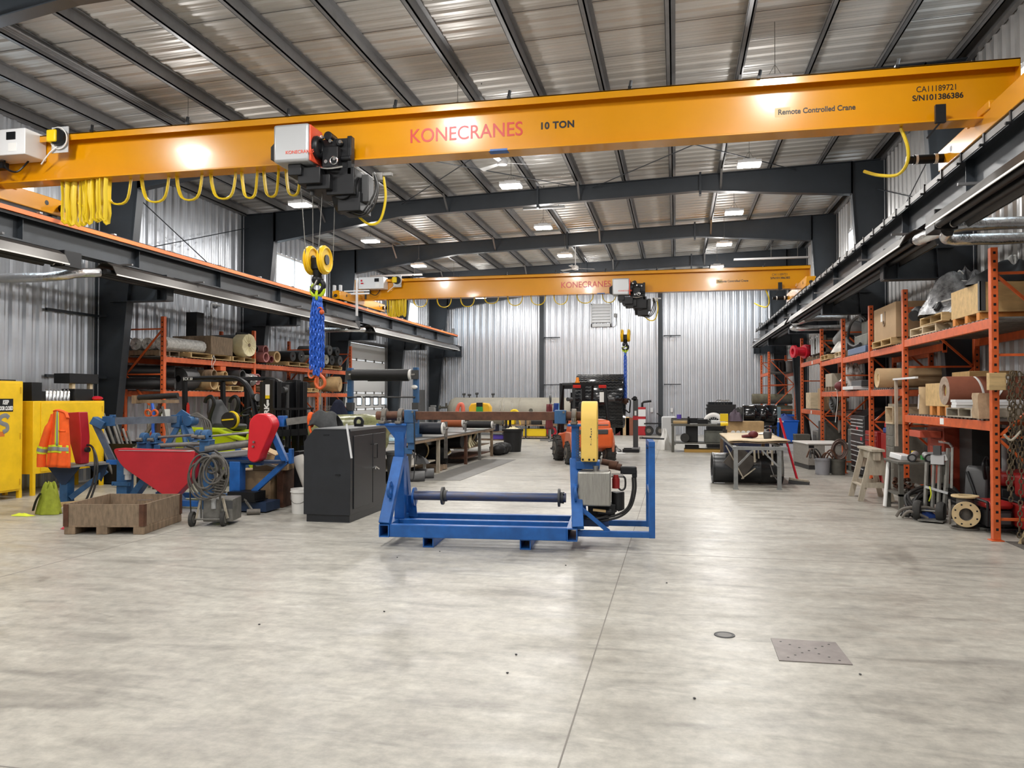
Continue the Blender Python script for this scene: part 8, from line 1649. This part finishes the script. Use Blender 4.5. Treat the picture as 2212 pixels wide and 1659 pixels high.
t = T('ear_muffs', 'purple-grey cloth bundle with yellow tag on the brown carton', 'bundle', (1.42, 21.35, 1.04)); b = B(); b.sheet(lump(131, 0.18, 0.15, 0.26), 16, 8); part('cloth', b, mat('purple_grey', (0.10, 0.075, 0.10), 0.7), t, loc=(0.1, 0, 0)); b = B(); b.bb(-0.28, -0.08, -0.1, 0.08, 0, 0.2); part('yellow_case', b, 'tool_yellow', t)
# blue bins and rack in the far right corner
t = T('blue_bin', 'large bright blue bin in far right corner', 'bin', (3.45, 29.9, 0)); b = B(); b.hexa([(0.05, 0.05, 0.05), (0.83, 0.05, 0.05), (0.83, 0.9, 0.05), (0.05, 0.9, 0.05), (0, 0, 0.80), (0.9, 0, 0.80), (0.9, 0.95, 0.80), (0, 0.95, 0.80)]); part('body', b, 'bin_blue', t, bev=0.02)
b = B(); b.bb(-0.03, 0.92, -0.03, 0.98, 0.80, 0.84); part('rim', b, 'bin_blue', t, bev=0.01); b = B(); b.sheet(lump(141, 0.4, 0.35, 0.2), 16, 6); part('contents', b, 'tarp_blue', t, loc=(0.45, 0.45, 0.83))
b = B()
for x in (0.05, 0.22): b.bb(x, x + 0.09, -0.035, -0.005, 0.05, 0.78)
part('support_rib', b, 'denim', t)
b = B(); b.bb(0, 0.36, -0.15, 0.15, 0, 0.42); t = one('bluegrey_box', b, 'bluegrey', 'blue-grey box on small table before the blue bin', 'box', (2.80, 25.4, 0.95), bev=0.01); b = B(); b.bb(0.15, 0.32, -0.153, -0.15, 0.04, 0.09); part('label_plate', b, 'paper', t)
t = T('side_table', 'small table with white top carrying the blue-grey box', 'table', (2.98, 25.4, 0)); b = B(); b.bb(-0.25, 0.25, -0.22, 0.22, 0.91, 0.95); part('top', b, 'white_paint', t)
for x in (-0.2, 0.2):
    for y in (-0.18, 0.18): b = B(); b.bb(x - 0.025, x + 0.025, y - 0.025, y + 0.025, 0, 0.91); part('leg', b, 'denim', t)
rack('narrow orange rack in the far right corner with olive rolls', 3.45, 4.40, [(30.95, 33.6, [0.95, 2.62])], 3.40)
for k, (z, lb) in enumerate(((1.02, 'lower olive tarpaulin roll in the far corner rack'), (1.46, 'upper olive tarpaulin roll in the far corner rack'))):
    b = B(); b.cyl((0, 0, 0.2), (1.5, 0.0, 0.2), 0.2, 0.19); b.jit(0.012, k + 3); one('tarp_roll', b, mat('olive', (0.14, 0.13, 0.085), 0.6, 0, 0.4, 5), lb, 'roll', (2.95, 32.3, z - 0.04), 0.02)
b = B(); b.bb(-0.4, 0.45, -0.5, 0.4, 0, 0.06); one('blue_tray', b, 'bin_blue', 'blue tray below the olive rolls in the far corner rack', 'tray', (3.95, 31.6, 0.965))
for k, (x, y, m, lb) in enumerate(((3.7, 31.5, 'dark_grey', 'grey tub left on top shelf of the far corner rack'), (4.05, 31.6, 'black_rubber', 'black bag in middle of top shelf of the far corner rack'), (4.25, 31.3, 'mid_grey', 'light pail at right on top shelf of the far corner rack'))):
    bucket('storage_tub', lb, (x, y, 2.64), 0.16, 0.42, m, 'tub', handle=False)
# waste bin, heater cabinet, pails by the right rack
t = T('waste_bin', 'tall grey square waste bin beside the far end of the right rack', 'bin', (3.32, 22.3, 0)); b = B(); b.hexa([(-0.15, -0.15, 0), (0.15, -0.15, 0), (0.15, 0.15, 0), (-0.15, 0.15, 0), (-0.2, -0.2, 0.68), (0.2, -0.2, 0.68), (0.2, 0.2, 0.68), (-0.2, 0.2, 0.68)]); part('body', b, 'cart_grey', t, bev=0.01)
t = T('grey_cabinet', 'low grey ventilated machine cabinet on floor beside two pails', 'cabinet', (3.38, 19.75, 0), R(8)); b = B(); b.bb(-0.46, 0.42, -0.55, 0.6, 0, 0.10); part('plinth', b, 'dark_grey', t)
b = B(); b.bb(-0.48, 0.44, -0.58, 0.62, 0.10, 0.58); part('case', b, mat('cabinet_grey', (0.30, 0.285, 0.26), 0.5, 0, 0.15, 30), t, bev=0.008)
b = B(); b.bb(-0.5, 0.46, -0.6, 0.64, 0.58, 0.61); part('top', b, 'white_plastic', t, bev=0.005)
b = B(); b.bb(-0.47, -0.35, -0.585, -0.58, 0.50, 0.56); part('vent', b, 'black_paint', t)
bucket('grey_pail', 'light grey pail overflowing with hose ends beside the orange post', (3.10, 18.0, 0), 0.165, 0.36, mat('pail_grey', (0.33, 0.34, 0.37), 0.45), 'pail', handle=False)
bucket('grey_pail', 'dark grey pail between the light pail and the orange post', (3.42, 18.0, 0), 0.155, 0.34, 'cart_grey', 'pail', handle=False)
t = T('hose_ends', 'tangle of brown and black hoses spilling from the light grey pail', 'hose', (3.10, 18.0, 0.30)); q = random.Random(6)
for k in range(8):
    a = q.uniform(0, 6.28); b = B(); b.tube(smooth_path([(0.05 * math.cos(a), 0.05 * math.sin(a), -0.1), (0.11 * math.cos(a), 0.10 * math.sin(a), 0.10), (0.24 * math.cos(a + .4), 0.2 * math.sin(a + .4), 0.15 + q.uniform(-.03, .12)), (0.32 * math.cos(a + .7), 0.26 * math.sin(a + .7), 0.06)], 5), 0.016, 7); part('hose', b, 'hose_black' if k % 2 else 'rust', t)
t = T('cable_coil', 'coil of brown cable standing in the dark grey pail', 'cable', (3.45, 18.02, 0.32)); b = B()
for k in range(4): coil(b, (0, 0.02 * k - 0.04, 0.22), 0.15 - 0.015 * k, 0.05, 0.1, 2, 0.014, k + 11, 1.35)
part('cable', b, mat('cable_brown', (0.13, 0.085, 0.07), 0.6), t)
b = B(); b.bb(-0.1, 0.1, -0.02, 0.02, 0, 0.3); one('white_grille', b, 'white_plastic', 'white plastic grille standing behind the two pails', 'grille', (3.32, 18.35, 0.30)); 
b = B(); b.bb(-0.25, 0.25, -0.12, 0.12, 0, 0.30); one('grille_box', b, 'dark_grey', 'dark box behind the two pails under the white grille', 'box', (3.30, 18.45, 0))
# under the right rack, far half: grey machines
for k, (c, s, m, lb) in enumerate((((4.1, 21.6, 0), (0.8, 0.9, 1.05), 'cart_grey', 'dark grey machine housing under the far right shelf'), ((4.1, 22.9, 0), (0.7, 0.7, 0.75), 'dull_steel', 'grey steel machine base at far end under the right rack'), ((4.15, 18.9, 0), (0.6, 0.5, 0.95), 'olive_grey', 'olive-grey hopper under the coil of black hose'))):
    t = T('machine_base', lb, 'machine', c); b = B(); b.bb(-s[0] / 2, s[0] / 2, -s[1] / 2, s[1] / 2, 0, s[2]); part('housing', b, m, t, bev=0.02); b = B(); b.bb(-s[0] / 2 - 0.01, -s[0] / 2, -s[1] / 3, s[1] / 3, s[2] * .5, s[2] * .85); part('panel', b, 'dark_grey', t)
t = T('compressor', 'dark compressor with pulley between far rack posts under the right shelf', 'compressor', (4.27, 20.35, 0)); b = B(); b.cyl((0, -0.45, 0.72), (0, 0.45, 0.72), 0.22, n=22); b.bb(-0.3, 0.3, -0.5, 0.5, 0.0, 0.50); part('tank', b, 'black_paint', t); b = B(); b.cyl((-0.36, 0.1, 0.95), (-0.30, 0.1, 0.95), 0.16, n=22); b.bb(-0.15, 0.15, -0.2, 0.3, 0.85, 1.05); part('pump', b, 'cast_grey', t)
b = B(); b.cyl((0, 0, 0), (0, 0, 0.4), 0.16, n=20); one('white_drum', b, 'light_grey', 'pale cylinder on shelf edge beside the black tool chest', 'cylinder', (4.44, 18.05, 0.952))
b = B(); b.bb(-0.2, 0.2, -0.2, 0.2, 0, 0.95); one('pedestal', b, 'dark_grey', 'dark pedestal under the pale cylinder beside the black tool chest', 'pedestal', (4.44, 18.05, 0))
# tool chests
def chest_of_drawers(name, label, loc, D, L, H, m, rows, handle):
    t = T(name, label, 'tool chest', loc); b = B(); b.bb(0.012, D, 0, L, 0.08, H); part('case', b, m, t, bev=0.008)
    z = H - 0.06
    for hgt, n in rows:
        z -= hgt
        for k in range(n):
            y0 = 0.03 + k * (L - 0.06) / n; y1 = y0 + (L - 0.06) / n - 0.02; b = B(); b.bb(0, 0.014, y0, y1, z + 0.008, z + hgt - 0.008); d = part('drawer', b, m, t, bev=0.003)
            b = B(); b.bb(-0.014, 0.002, y0 + 0.02, y1 - 0.02, z + hgt - 0.028, z + hgt - 0.012); part('handle', b, handle, d)
    for x in (0.08, D - 0.08):
        for y in (0.08, L - 0.08): b = B(); b.cyl((x - 0.015, y, 0.04), (x + 0.015, y, 0.04), 0.04, n=14); part('caster', b, 'tyre', t)
    return t
t = chest_of_drawers('tool_chest', 'tall black tool chest with grey drawer pulls behind the sawhorse', (3.72, 17.0, 0), 0.50, 1.22, 1.28, mat('chest_black', (0.022, 0.023, 0.025), 0.4), ((0.07, 2), (0.07, 2), (0.08, 2), (0.09, 2), (0.16, 1), (0.09, 2), (0.10, 2), (0.10, 2), (0.12, 2), (0.12, 2), (0.14, 1)), 'light_grey')
for z in (0.78, 0.99): b = B(); b.bb(-0.003, 0.0, 0.15 if z < .9 else 0.5, 0.28 if z < .9 else 0.66, z, z + 0.07); part('red_badge', b, 'valve_red', t)
b = B(); b.hexa([(0.05, 0.02, 1.28), (0.5, 0.02, 1.28), (0.5, 1.2, 1.28), (0.05, 1.2, 1.28), (0.38, 0.02, 1.45), (0.5, 0.02, 1.45), (0.5, 1.2, 1.45), (0.38, 1.2, 1.45)]); part('open_lid', b, 'black_paint', t)
chest_of_drawers('tool_chest', 'red tool chest with drawers just right of the black one', (3.72, 15.98, 0), 0.50, 0.95, 1.0, 'tool_red', ((0.10, 1), (0.12, 1), (0.07, 1), (0.08, 1), (0.08, 1), (0.2, 1), (0.2, 1)), 'chrome')
b = B(); b.bb(0.0, 0.5, 0.0, 0.6, 0.0, 1.0); one('red_cabinet', b, 'tool_red', 'plain dark red steel cabinet between red tool chest and grey locker', 'cabinet', (3.76, 15.2, 0), bev=0.01)
for k, (z, m, lb) in enumerate(((1.0, 'tarp_blue', 'blue case at bottom of the pile on the red cabinet'), (1.10, 'guard_red', 'red case in the middle of the pile on the red cabinet'), (1.20, 'tarp_blue', 'mixed blue bag at top of the pile on the red cabinet'))):
    b = B(); b.box((0.22, 0.3, 0.05), (0.40 - 0.04 * k, 0.5 - 0.05 * k, 0.098)); one('tool_case', b, m, lb, 'case', (3.76, 15.2, z), bev=0.02)
# sawhorse
t = T('sawhorse', 'weathered wooden sawhorse on floor before the tool chests', 'sawhorse', (3.12, 13.8, 0))
b = B(); b.bb(-0.10, 0.10, -0.52, 0.48, 0.80, 0.84); b.bb(-0.045, 0.045, -0.48, 0.46, 0.66, 0.80); part('top_beam', b, 'grey_wood', t, bev=0.004)
for sx in (-1, 1):
    for y in (-0.36, 0.33): b = B(); b.bar((sx * 0.235, y, 0.0), (sx * 0.05, y * 0.95, 0.80), 0.085, 0.035, up=V((0, 1, 0))); part('leg', b, 'grey_wood', t)
    b = B(); b.bar((sx * 0.185, -0.36, 0.24), (sx * 0.185, 0.33, 0.24), 0.07, 0.02); part('rail', b, 'grey_wood', t)
for y in (-0.36, 0.33): b = B(); b.prism([(-0.10, y, 0.70), (0.10, y, 0.70), (0.17, y, 0.42), (-0.17, y, 0.42)] if y < 0 else [(-0.1, y, 0.70), (0.1, y, 0.70), (0.14, y, 0.5), (-0.14, y, 0.5)], (0, -0.012, 0), (0, 0.024, 0)); part('gusset', b, 'grey_wood', t)
for y in (-0.36, 0.33): b = B(); b.bar((-0.18, y - 0.03, 0.26), (0.18, y - 0.03, 0.26), 0.08, 0.02, up=V((0, 1, 0))); part('end_rail', b, 'grey_wood', t)
# locker with plywood box
t = T('steel_locker', 'tall narrow grey steel locker right of the sawhorse', 'locker', (3.68, 14.62, 0)); b = B(); b.bb(0, 0.5, 0, 0.5, 0, 1.20); part('body', b, mat('locker_grey', (0.155, 0.148, 0.125), 0.5, 0.1, 0.2, 5), t, bev=0.006)
for k in range(6): b = B(); b.bb(-0.006, 0.0, 0.03, 0.47, 0.05 + 0.19 * k, 0.22 + 0.19 * k); d = part('door', b, 'locker_grey', t, bev=0.003); b = B(); b.bb(-0.012, -0.006, 0.22, 0.28, 0.16 + 0.19 * k, 0.19 + 0.19 * k); part('label_holder', b, 'mid_grey', d)
t = T('plywood_cubby', 'open plywood cubby box on top of the grey locker', 'box', (3.66, 14.58, 1.20))
for q in ((0, 0.45, 0, 0.02, 0, 0.30), (0, 0.45, 0.46, 0.48, 0, 0.30), (0, 0.45, 0.02, 0.46, 0, 0.02), (0, 0.45, 0.02, 0.46, 0.28, 0.30), (0.43, 0.45, 0.02, 0.46, 0.02, 0.28)): b = B(); b.bb(*q); part('panel', b, 'pale_ply', t)
b = B(); b.box((0, 0, 0.03), (0.15, 0.25, 0.06)); b.box((0.03, 0.04, 0.09), (0.08, 0.08, 0.1)); one('red_tools', b, 'tool_red', 'small red tools inside the open plywood cubby', 'tools', (3.82, 14.78, 1.222))
b = B(); b.box((0, 0, 0.025), (0.4, 0.3, 0.05), (0, 0, 0.2)); one('board_offcut', b, 'grey_wood', 'grey board offcut on top of the plywood cubby', 'board', (3.9, 14.82, 1.50))
# steel cart with vise and tools, pipe fittings below
t = T('steel_cart', 'grey steel tool cart with pipe threader and scrap fittings below', 'cart', (3.13, 12.15, 0)); W, D = 0.62, 0.75
b = B(); b.bb(-0.02, W + 0.02, -0.02, D + 0.02, 0.70, 0.735); part('top', b, 'cart_grey', t, bev=0.004); b = B(); b.bb(0, W, 0, D, 0.24, 0.27); part('shelf', b, 'cart_grey', t)
for x in (0.03, W - 0.03):
    for y in (0.03, D - 0.03): b = B(); b.bb(x - 0.03, x + 0.03, y - 0.03, y + 0.03, 0.0, 0.70); part('leg', b, 'cart_grey', t)
for k in range(14):
    q = random.Random(200 + k); x, y = 0.08 + 0.035 * (k % 7) + q.uniform(0, .03), 0.1 + 0.5 * (k // 7) * 0.6 + q.uniform(0, 0.2); b = B(); b.pipe((-0.05, 0, 0), (0.05, 0, 0.03), 0.032, 0.022, 12); b.cyl((0, 0, 0), (0, 0.06, 0.02), 0.028, n=10)
    one('pipe_fitting', b, 'rust' if k % 3 else 'cast_grey', 'small rusty pipe fitting heaped on lower shelf of the steel cart', 'fitting', (3.13 + x, 12.15 + y, 0.31 + 0.05 * ((k * 5) % 4) / 1.5), (q.uniform(0, 6), q.uniform(-.5, .5), q.uniform(0, 6)), group='pipe fittings on the cart shelf')
t = T('pipe_threader', 'grey electric pipe tool with two round mouths lying on the steel cart', 'tool', (3.42, 12.25, 0.735))
b = B(); b.cyl((-0.12, -0.1, 0.06), (0.02, 0.25, 0.09), 0.05); b.cyl((0.10, -0.12, 0.06), (0.16, 0.25, 0.08), 0.05); b.cyl((0.12, 0.0, 0.08), (0.42, 0.05, 0.09), 0.06); part('body', b, 'mid_grey', t)
b = B(); b.torus((-0.12, -0.1, 0.06), (0.3, 1, 0), 0.05, 0.012, 18, 6); b.torus((0.10, -0.12, 0.06), (0.1, 1, 0), 0.05, 0.012, 18, 6); part('mouth', b, 'black_rubber', t)
b = B(); b.box((0, 0, 0.04), (0.22, 0.3, 0.08), (0.1, 0.1, 0.3)); one('white_tool_case', b, 'white_paint', 'white sheet-covered box at back of the steel cart', 'box', (3.3, 12.65, 0.735), bev=0.01)
b = B(); b.cyl((0, 0, 0), (0, 0, 0.12), 0.03, n=12); one('yellow_bottle', b, 'tool_yellow', 'small yellow bottle at back of the steel cart', 'bottle', (3.5, 12.8, 0.735))
b = B(); b.box((0, 0, 0.03), (0.14, 0.1, 0.06)); one('green_box', b, 'green', 'small green box on the steel cart', 'box', (3.65, 12.7, 0.735))
b = B(); b.tube([(0.0, 0, 0.0), (0.08, 0.1, 0.66)], 0.028, 10); one('white_pipe', b, 'paper', 'white plastic pipe leaning behind front leg of the steel cart', 'pipe', (3.08, 12.75, 0.02))
# cables, hand truck, tee
t = T('cable_heap', 'heap of thick black cables on floor before the steel cart', 'cables', (3.36, 11.88, 0)); t.scale = (1.1, 1.0, 1.25)
for k in range(14):
    q = random.Random(300 + k); o = 0.05 * (k % 7); hh = 0.16 + 0.035 * (k % 6) + 0.02 * (k // 7); b = B(); b.tube(smooth_path([(-0.30 + 0.02 * k, -0.22 - 0.02 * (k % 4), 0.03), (-0.22 + 0.03 * (k % 5), -0.10, hh * 0.7), (0.0 + 0.02 * k, 0.05 * (k % 3), hh), (0.30 + 0.02 * (k % 6), 0.05, hh * 0.85), (0.55, -0.02 * (k % 5), 0.05 + 0.02 * (k % 5))], 6), 0.019, 7); part('cable', b, 'hose_black', t)
b = B(); b.tube(smooth_path([(-0.38, -0.30, 0.03), (-0.30, -0.34, 0.12), (-0.05, -0.36, 0.14), (0.1, -0.34, 0.10)], 6), 0.018, 7); b.tube(smooth_path([(-0.34, -0.40, 0.03), (-0.25, -0.42, 0.10), (-0.05, -0.42, 0.03)], 6), 0.016, 7); part('grey_hose', b, 'cast_grey', t)
b = B(); b.sheet(lump(151, 0.16, 0.12, 0.14), 18, 7); b.jit(0.006, 3); one('blue_tarp', b, 'tarp_blue', 'crumpled blue tarpaulin on floor beside hand truck wheel', 'tarp', (3.32, 11.62, 0))
t = T('hand_truck', 'grey steel hand truck with two black wheels left of the flanged pipe tee', 'hand truck', (3.38, 11.45, 0), R(-28))
for x in (-0.20, 0.08):
    b = B(); b.rev((x - 0.045, 0, 0.135), (1, 0, 0), [(0.06, 0), (0.12, 0), (0.135, 0.03), (0.135, 0.06), (0.12, 0.09), (0.06, 0.09)], 28); wq = part('wheel', b, 'tyre', t, rot=None); b = B(); b.cyl((x - 0.03, 0, 0.135), (x + 0.03, 0, 0.135), 0.062, n=20); part('hub', b, 'bare_steel', wq)
b = B(); b.cyl((-0.22, 0, 0.135), (0.12, 0, 0.135), 0.014, n=10); part('axle', b, 'dull_steel', t)
mat('truck_grey', (0.27, 0.265, 0.245), 0.45, 0.3, 0.2, 8)
for x in (-0.13, -0.04, 0.03): b = B(); b.bar((x, 0.08, 0.12), (x + 0.02, 0.12, 0.78), 0.035); part('rail', b, 'truck_grey', t)
b = B(); b.bar((0.10, 0.08, 0.10), (0.13, 0.12, 0.62), 0.04); b.bar((0.13, 0.10, 0.45), (0.15, 0.12, 0.98), 0.035); b.bar((0.19, 0.10, 0.45), (0.20, 0.12, 1.0), 0.03); part('mast', b, 'truck_grey', t)
b = B(); b.tube(smooth_path([(0.2, 0.12, 0.99), (0.17, 0.05, 1.05), (0.06, 0.0, 1.07)], 5), 0.018, 8); b.bar((-0.05, 0.10, 0.80), (0.14, 0.10, 0.86), 0.02, 0.08); part('handle', b, 'chrome', t)
b = B(); b.box((0.03, 0.08, 0.82), (0.16, 0.05, 0.12)); part('plate', b, 'light_grey', t); b = B(); b.bar((-0.12, 0.06, 0.45), (0.15, 0.08, 0.38), 0.03); part('cross_bar', b, 'light_grey', t)
b = B(); b.bb(-0.16, 0.14, -0.20, 0.06, 0.02, 0.035); part('toe_plate', b, 'dull_steel', t)
b = B(); b.box((0.03, 0.07, 0.95), (0.09, 0.07, 0.12)); part('winch', b, 'dark_grey', t)
b = B(); b.tube(smooth_path([(-0.06, 0.04, 0.46), (-0.04, 0.02, 0.36), (-0.07, 0.04, 0.26)], 5), 0.008, 6); part('yellow_tie', b, 'hivis_yellow', t)
t = T('flanged_tee', 'cast pipe tee with tan flanges standing on floor before nearest right rack bay', 'pipe tee', (3.57, 10.88, 0))
b = B(); b.pipe((0, 0, 0.02), (0, 0, 0.40), 0.098, 0.08, 28); b.pipe((0.0, 0.0, 0.205), (-0.045, -0.17, 0.205), 0.098, 0.075, 28); b.pipe((0, 0, 0.205), (-0.17, 0.045, 0.205), 0.09, 0.07, 24); part('body', b, 'cast_grey', t)
def flange(p, d, m, bolts=True):
    d = V(d).normalized(); p = V(p); b = B(); b.rev(p, d, [(0.078, 0), (0.155, 0), (0.158, 0.004), (0.158, 0.020), (0.155, 0.024), (0.078, 0.024)], 36, closed=True); f = part('flange', b, m, t)
    if bolts:
        x, y, _ = frame_of(d); b = B()
        for k in range(8): a = 2 * math.pi * (k + 0.5) / 8; c = p + x * 0.127 * math.cos(a) + y * 0.127 * math.sin(a); b.cyl(c + d * 0.0235, c + d * 0.0262, 0.011, n=10)
        part('bolt_holes', b, 'black_paint', f)
flange((0, 0, 0.0), (0, 0, 1), 'cast_grey', False); flange((0, 0, 0.40), (0, 0, 1), 'flange_tan', False); flange((-0.042, -0.16, 0.205), (-0.26, -0.96, 0), 'flange_tan'); flange((-0.155, 0.04, 0.205), (-0.96, 0.26, 0), 'cast_grey')
# engines and washers under the nearest shelf
t = T('red_tool_cabinet', 'orange-red tool cabinet with top drawer pulled open under nearest right shelf', 'cabinet', (3.92, 12.85, 0)); b = B(); b.bb(0.012, 0.62, 0, 0.78, 0.05, 1.20); part('body', b, mat('cab_orange', (0.33, 0.045, 0.022), 0.45, 0, 0.15, 5), t, bev=0.008)
for z, o in ((1.05, 0.30), (0.92, 0), (0.80, 0), (0.62, 0)):
    b = B(); b.bb(-o, 0.014 if not o else -o + 0.30, 0.05, 0.62, z, z + 0.10); part('drawer', b, mat('drawer_red', (0.50, 0.085, 0.045), 0.45), t, bev=0.004)
b = B(); b.bb(0.3, 0.36, -0.012, 0.0, 0.05, 1.2); part('edge_strip', b, 'rack_orange', t)
b = B(); b.bb(0, 0.5, 0, 0.5, 0, 1.22); one('dark_locker', b, mat('very_dark', (0.018, 0.02, 0.02), 0.5), 'dark locker under nearest right shelf beside the orange-red cabinet', 'locker', (4.1, 12.2, 0))
b = B(); b.cyl((0, 0, 0.0), (0, 0, 1.1), 0.035); b.cyl((0, 0, 1.05), (0, 0, 1.13), 0.06); b.bar((0, 0, 1.1), (-0.1, 0, 1.08), 0.03); one('grey_stanchion', b, 'mid_grey', 'grey capped pipe standing behind nearest right rack post', 'pipe', (4.2, 11.35, 0))
def engine(label, loc, rz, m, s=1.0, group=None):
    t = T('engine_unit', label, 'engine', loc, rz, group)
    for y in (-0.26, 0.26): b = B(); b.tube(smooth_path([(-0.36 * s, y * s, 0.10), (-0.38 * s, y * s, 0.5 * s), (-0.30 * s, y * s, 0.56 * s), (0.30 * s, y * s, 0.56 * s), (0.36 * s, y * s, 0.5 * s), (0.36 * s, y * s, 0.06)], 5), 0.017, 8); part('frame_tube', b, 'black_paint', t)
    b = B()
    for x in (-0.36, 0.36): b.tube([(x * s, -0.26 * s, 0.06), (x * s, 0.26 * s, 0.06)], 0.017, 8)
    part('cross_tube', b, 'black_paint', t)
    b = B(); b.bb(-0.30 * s, 0.30 * s, -0.22 * s, 0.22 * s, 0.42 * s, 0.56 * s); part('fuel_tank', b, m, t, bev=0.05)
    b = B(); b.bb(-0.28 * s, 0.05 * s, -0.2 * s, 0.2 * s, 0.08, 0.40 * s); b.cyl((0.05 * s, 0, 0.24 * s), (0.30 * s, 0, 0.24 * s), 0.15 * s, n=20); part('motor', b, 'black_rubber', t, bev=0.02)
    b = B(); b.bb(-0.30 * s, -0.28 * s, -0.15 * s, 0.12 * s, 0.12, 0.36 * s); part('grille', b, 'dark_grey', t)
    return t
engine('red-tanked generator under nearest right shelf, topmost behind the pressure washer', (4.36, 11.38, 0), R(80), 'tool_red', 1.25)
engine('red engine unit just left of nearest right post', (3.84, 10.74, 0), R(95), 'tool_red', 0.7)
t = T('pressure_washer', 'black pressure washer with grey head and raised handle behind the pipe tee', 'washer', (3.86, 11.25, 0), R(60))
b = B(); b.prism([(-0.16, 0, 0.18), (0.12, 0, 0.18), (0.10, 0, 0.55), (-0.02, 0, 0.78), (-0.12, 0, 0.74), (-0.20, 0, 0.45)], (0, -0.13, 0), (0, 0.13, 0)); part('cowl', b, 'dark_grey', t, bev=0.03)
b = B(); b.tube(smooth_path([(-0.15, -0.1, 0.62), (-0.24, -0.1, 0.80), (-0.05, -0.1, 0.88), (0.05, -0.1, 0.78)], 5), 0.022, 8); b.tube(smooth_path([(-0.17, 0.10, 0.70), (-0.2, 0.0, 0.4), (-0.18, -0.05, 0.1)], 5), 0.02, 7); part('handle', b, 'black_paint', t)
b = B(); b.cyl((0.0, -0.15, 0.55), (0.0, -0.135, 0.55), 0.08); b.bar((0.0, -0.145, 0.55), (-0.06, -0.145, 0.36), 0.07, 0.02); part('cover_plate', b, 'mid_grey', t)
for y in (-0.16, 0.16): b = B(); b.cyl((0.1, y - 0.03, 0.12), (0.1, y + 0.03, 0.12), 0.12, n=22); part('wheel', b, 'tyre', t)
b = B(); b.bb(-0.22, 0.1, -0.12, 0.12, 0.0, 0.2); part('base', b, 'black_rubber', t, bev=0.02)
t = T('red_generator', 'dark red generator with white oval badge behind the hanging chain', 'generator', (4.22, 9.95, 0), R(90))
t.location = (4.52, 10.46, 0.02)
b = B(); b.bb(-0.30, 0.30, -0.05, 0.5, 0.06, 0.36); part('base_tank', b, 'tool_red', t, bev=0.03)
b = B(); b.bb(-0.28, 0.28, 0.0, 0.45, 0.42, 0.70); part('engine', b, 'tool_red', t, bev=0.04)
b = B(); b.tube([(-0.33, -0.1, 0.02), (-0.33, 0.52, 0.02), (0.33, 0.52, 0.02), (0.33, -0.1, 0.02)], 0.02, 8, True); part('skid_frame', b, 'black_paint', t)
b = B(); b.sph((-0.305, 0.2, 0.24), 0.12, 14, (0.05, 1, 0.55)); part('oval_badge', b, 'white_paint', t)
b = B(); b.hexa([(-0.1, -0.6, 0), (0.62, -0.6, 0), (0.62, 0.25, 0), (-0.1, 0.25, 0), (-0.1, -0.6, 0.008), (0.62, -0.6, 0.008), (0.62, 0.25, 0.008), (-0.1, 0.25, 0.008)]); one('rubber_mat', b, mat('mat_dark', (0.10, 0.095, 0.085), 0.7, 0, 0.5, 40), 'dark grid mat on floor at foot of the nearest right post', 'mat', (3.80, 9.75, 0))
# drain cover plate and ring in the floor
gp = [fl(*p) for p in ((1665, 1380), (1805, 1389), (1842, 1437), (1683, 1428))]
b = B(); o = gp[0]; b.hexa([p - o for p in gp] + [p - o + V((0, 0, 0.006)) for p in gp]); t = one('drain_plate', b, 'grate', 'rectangular steel drain plate with X of holes in the foreground floor', 'plate', o)
b = B(); ctr = sum(((p - o) for p in gp), V((0, 0, 0))) / 4
for k in range(-3, 4):
    for c in (0, 1):
        if k == 0 and c: continue
        dvec = (gp[2] - gp[0]) if c == 0 else (gp[3] - gp[1]); p = ctr + dvec * (k * 0.12); b.cyl(p + V((0, 0, 0.005)), p + V((0, 0, 0.0068)), 0.008, n=10)
part('hole', b, 'black_paint', t)
p = fl(1565, 1372); b = B(); b.rev((0, 0, 0), (0, 0, 1), [(0.050, 0.002), (0.064, 0.002), (0.070, 0.005), (0.072, 0.0)], 28, closed=True); t = one('drain_ring', b, 'dark_grey', 'small round drain ring in floor left of the drain plate', 'drain', p)
b = B(); b.cyl((0, 0, 0.0), (0, 0, 0.003), 0.05, n=24); part('cover', b, 'mat_grey', t)
b = B(); b.tube(smooth_path([(0.0, 0, 0.005), (0.1, 0.05, 0.007), (0.25, -0.05, 0.007), (0.35, 0.05, 0.006), (0.2, 0.15, 0.01), (0.05, 0.1, 0.007)], 6), 0.006, 6); one('floor_cable', b, 'hose_black', 'thin black cable looped on floor beside the sawhorse', 'cable', (3.2, 13.2, 0))
q = random.Random(77)
for k, (px, py) in enumerate(((950, 1192), (1222, 1222), (830, 1322), (1858, 1458), (1115, 1415), (1440, 1260), (858, 1205), (1096, 1455), (560, 1350), (1500, 1510))):
    b = B(); b.sph((0, 0, 0.005), 0.007, 8, (1.3, 1, 0.6)); b.jit(0.0015, k); one('pebble', b, 'dark_grey', 'tiny dark crumb of debris lying on the open foreground floor', 'debris', fl(px, py), group='debris crumbs on the floor')
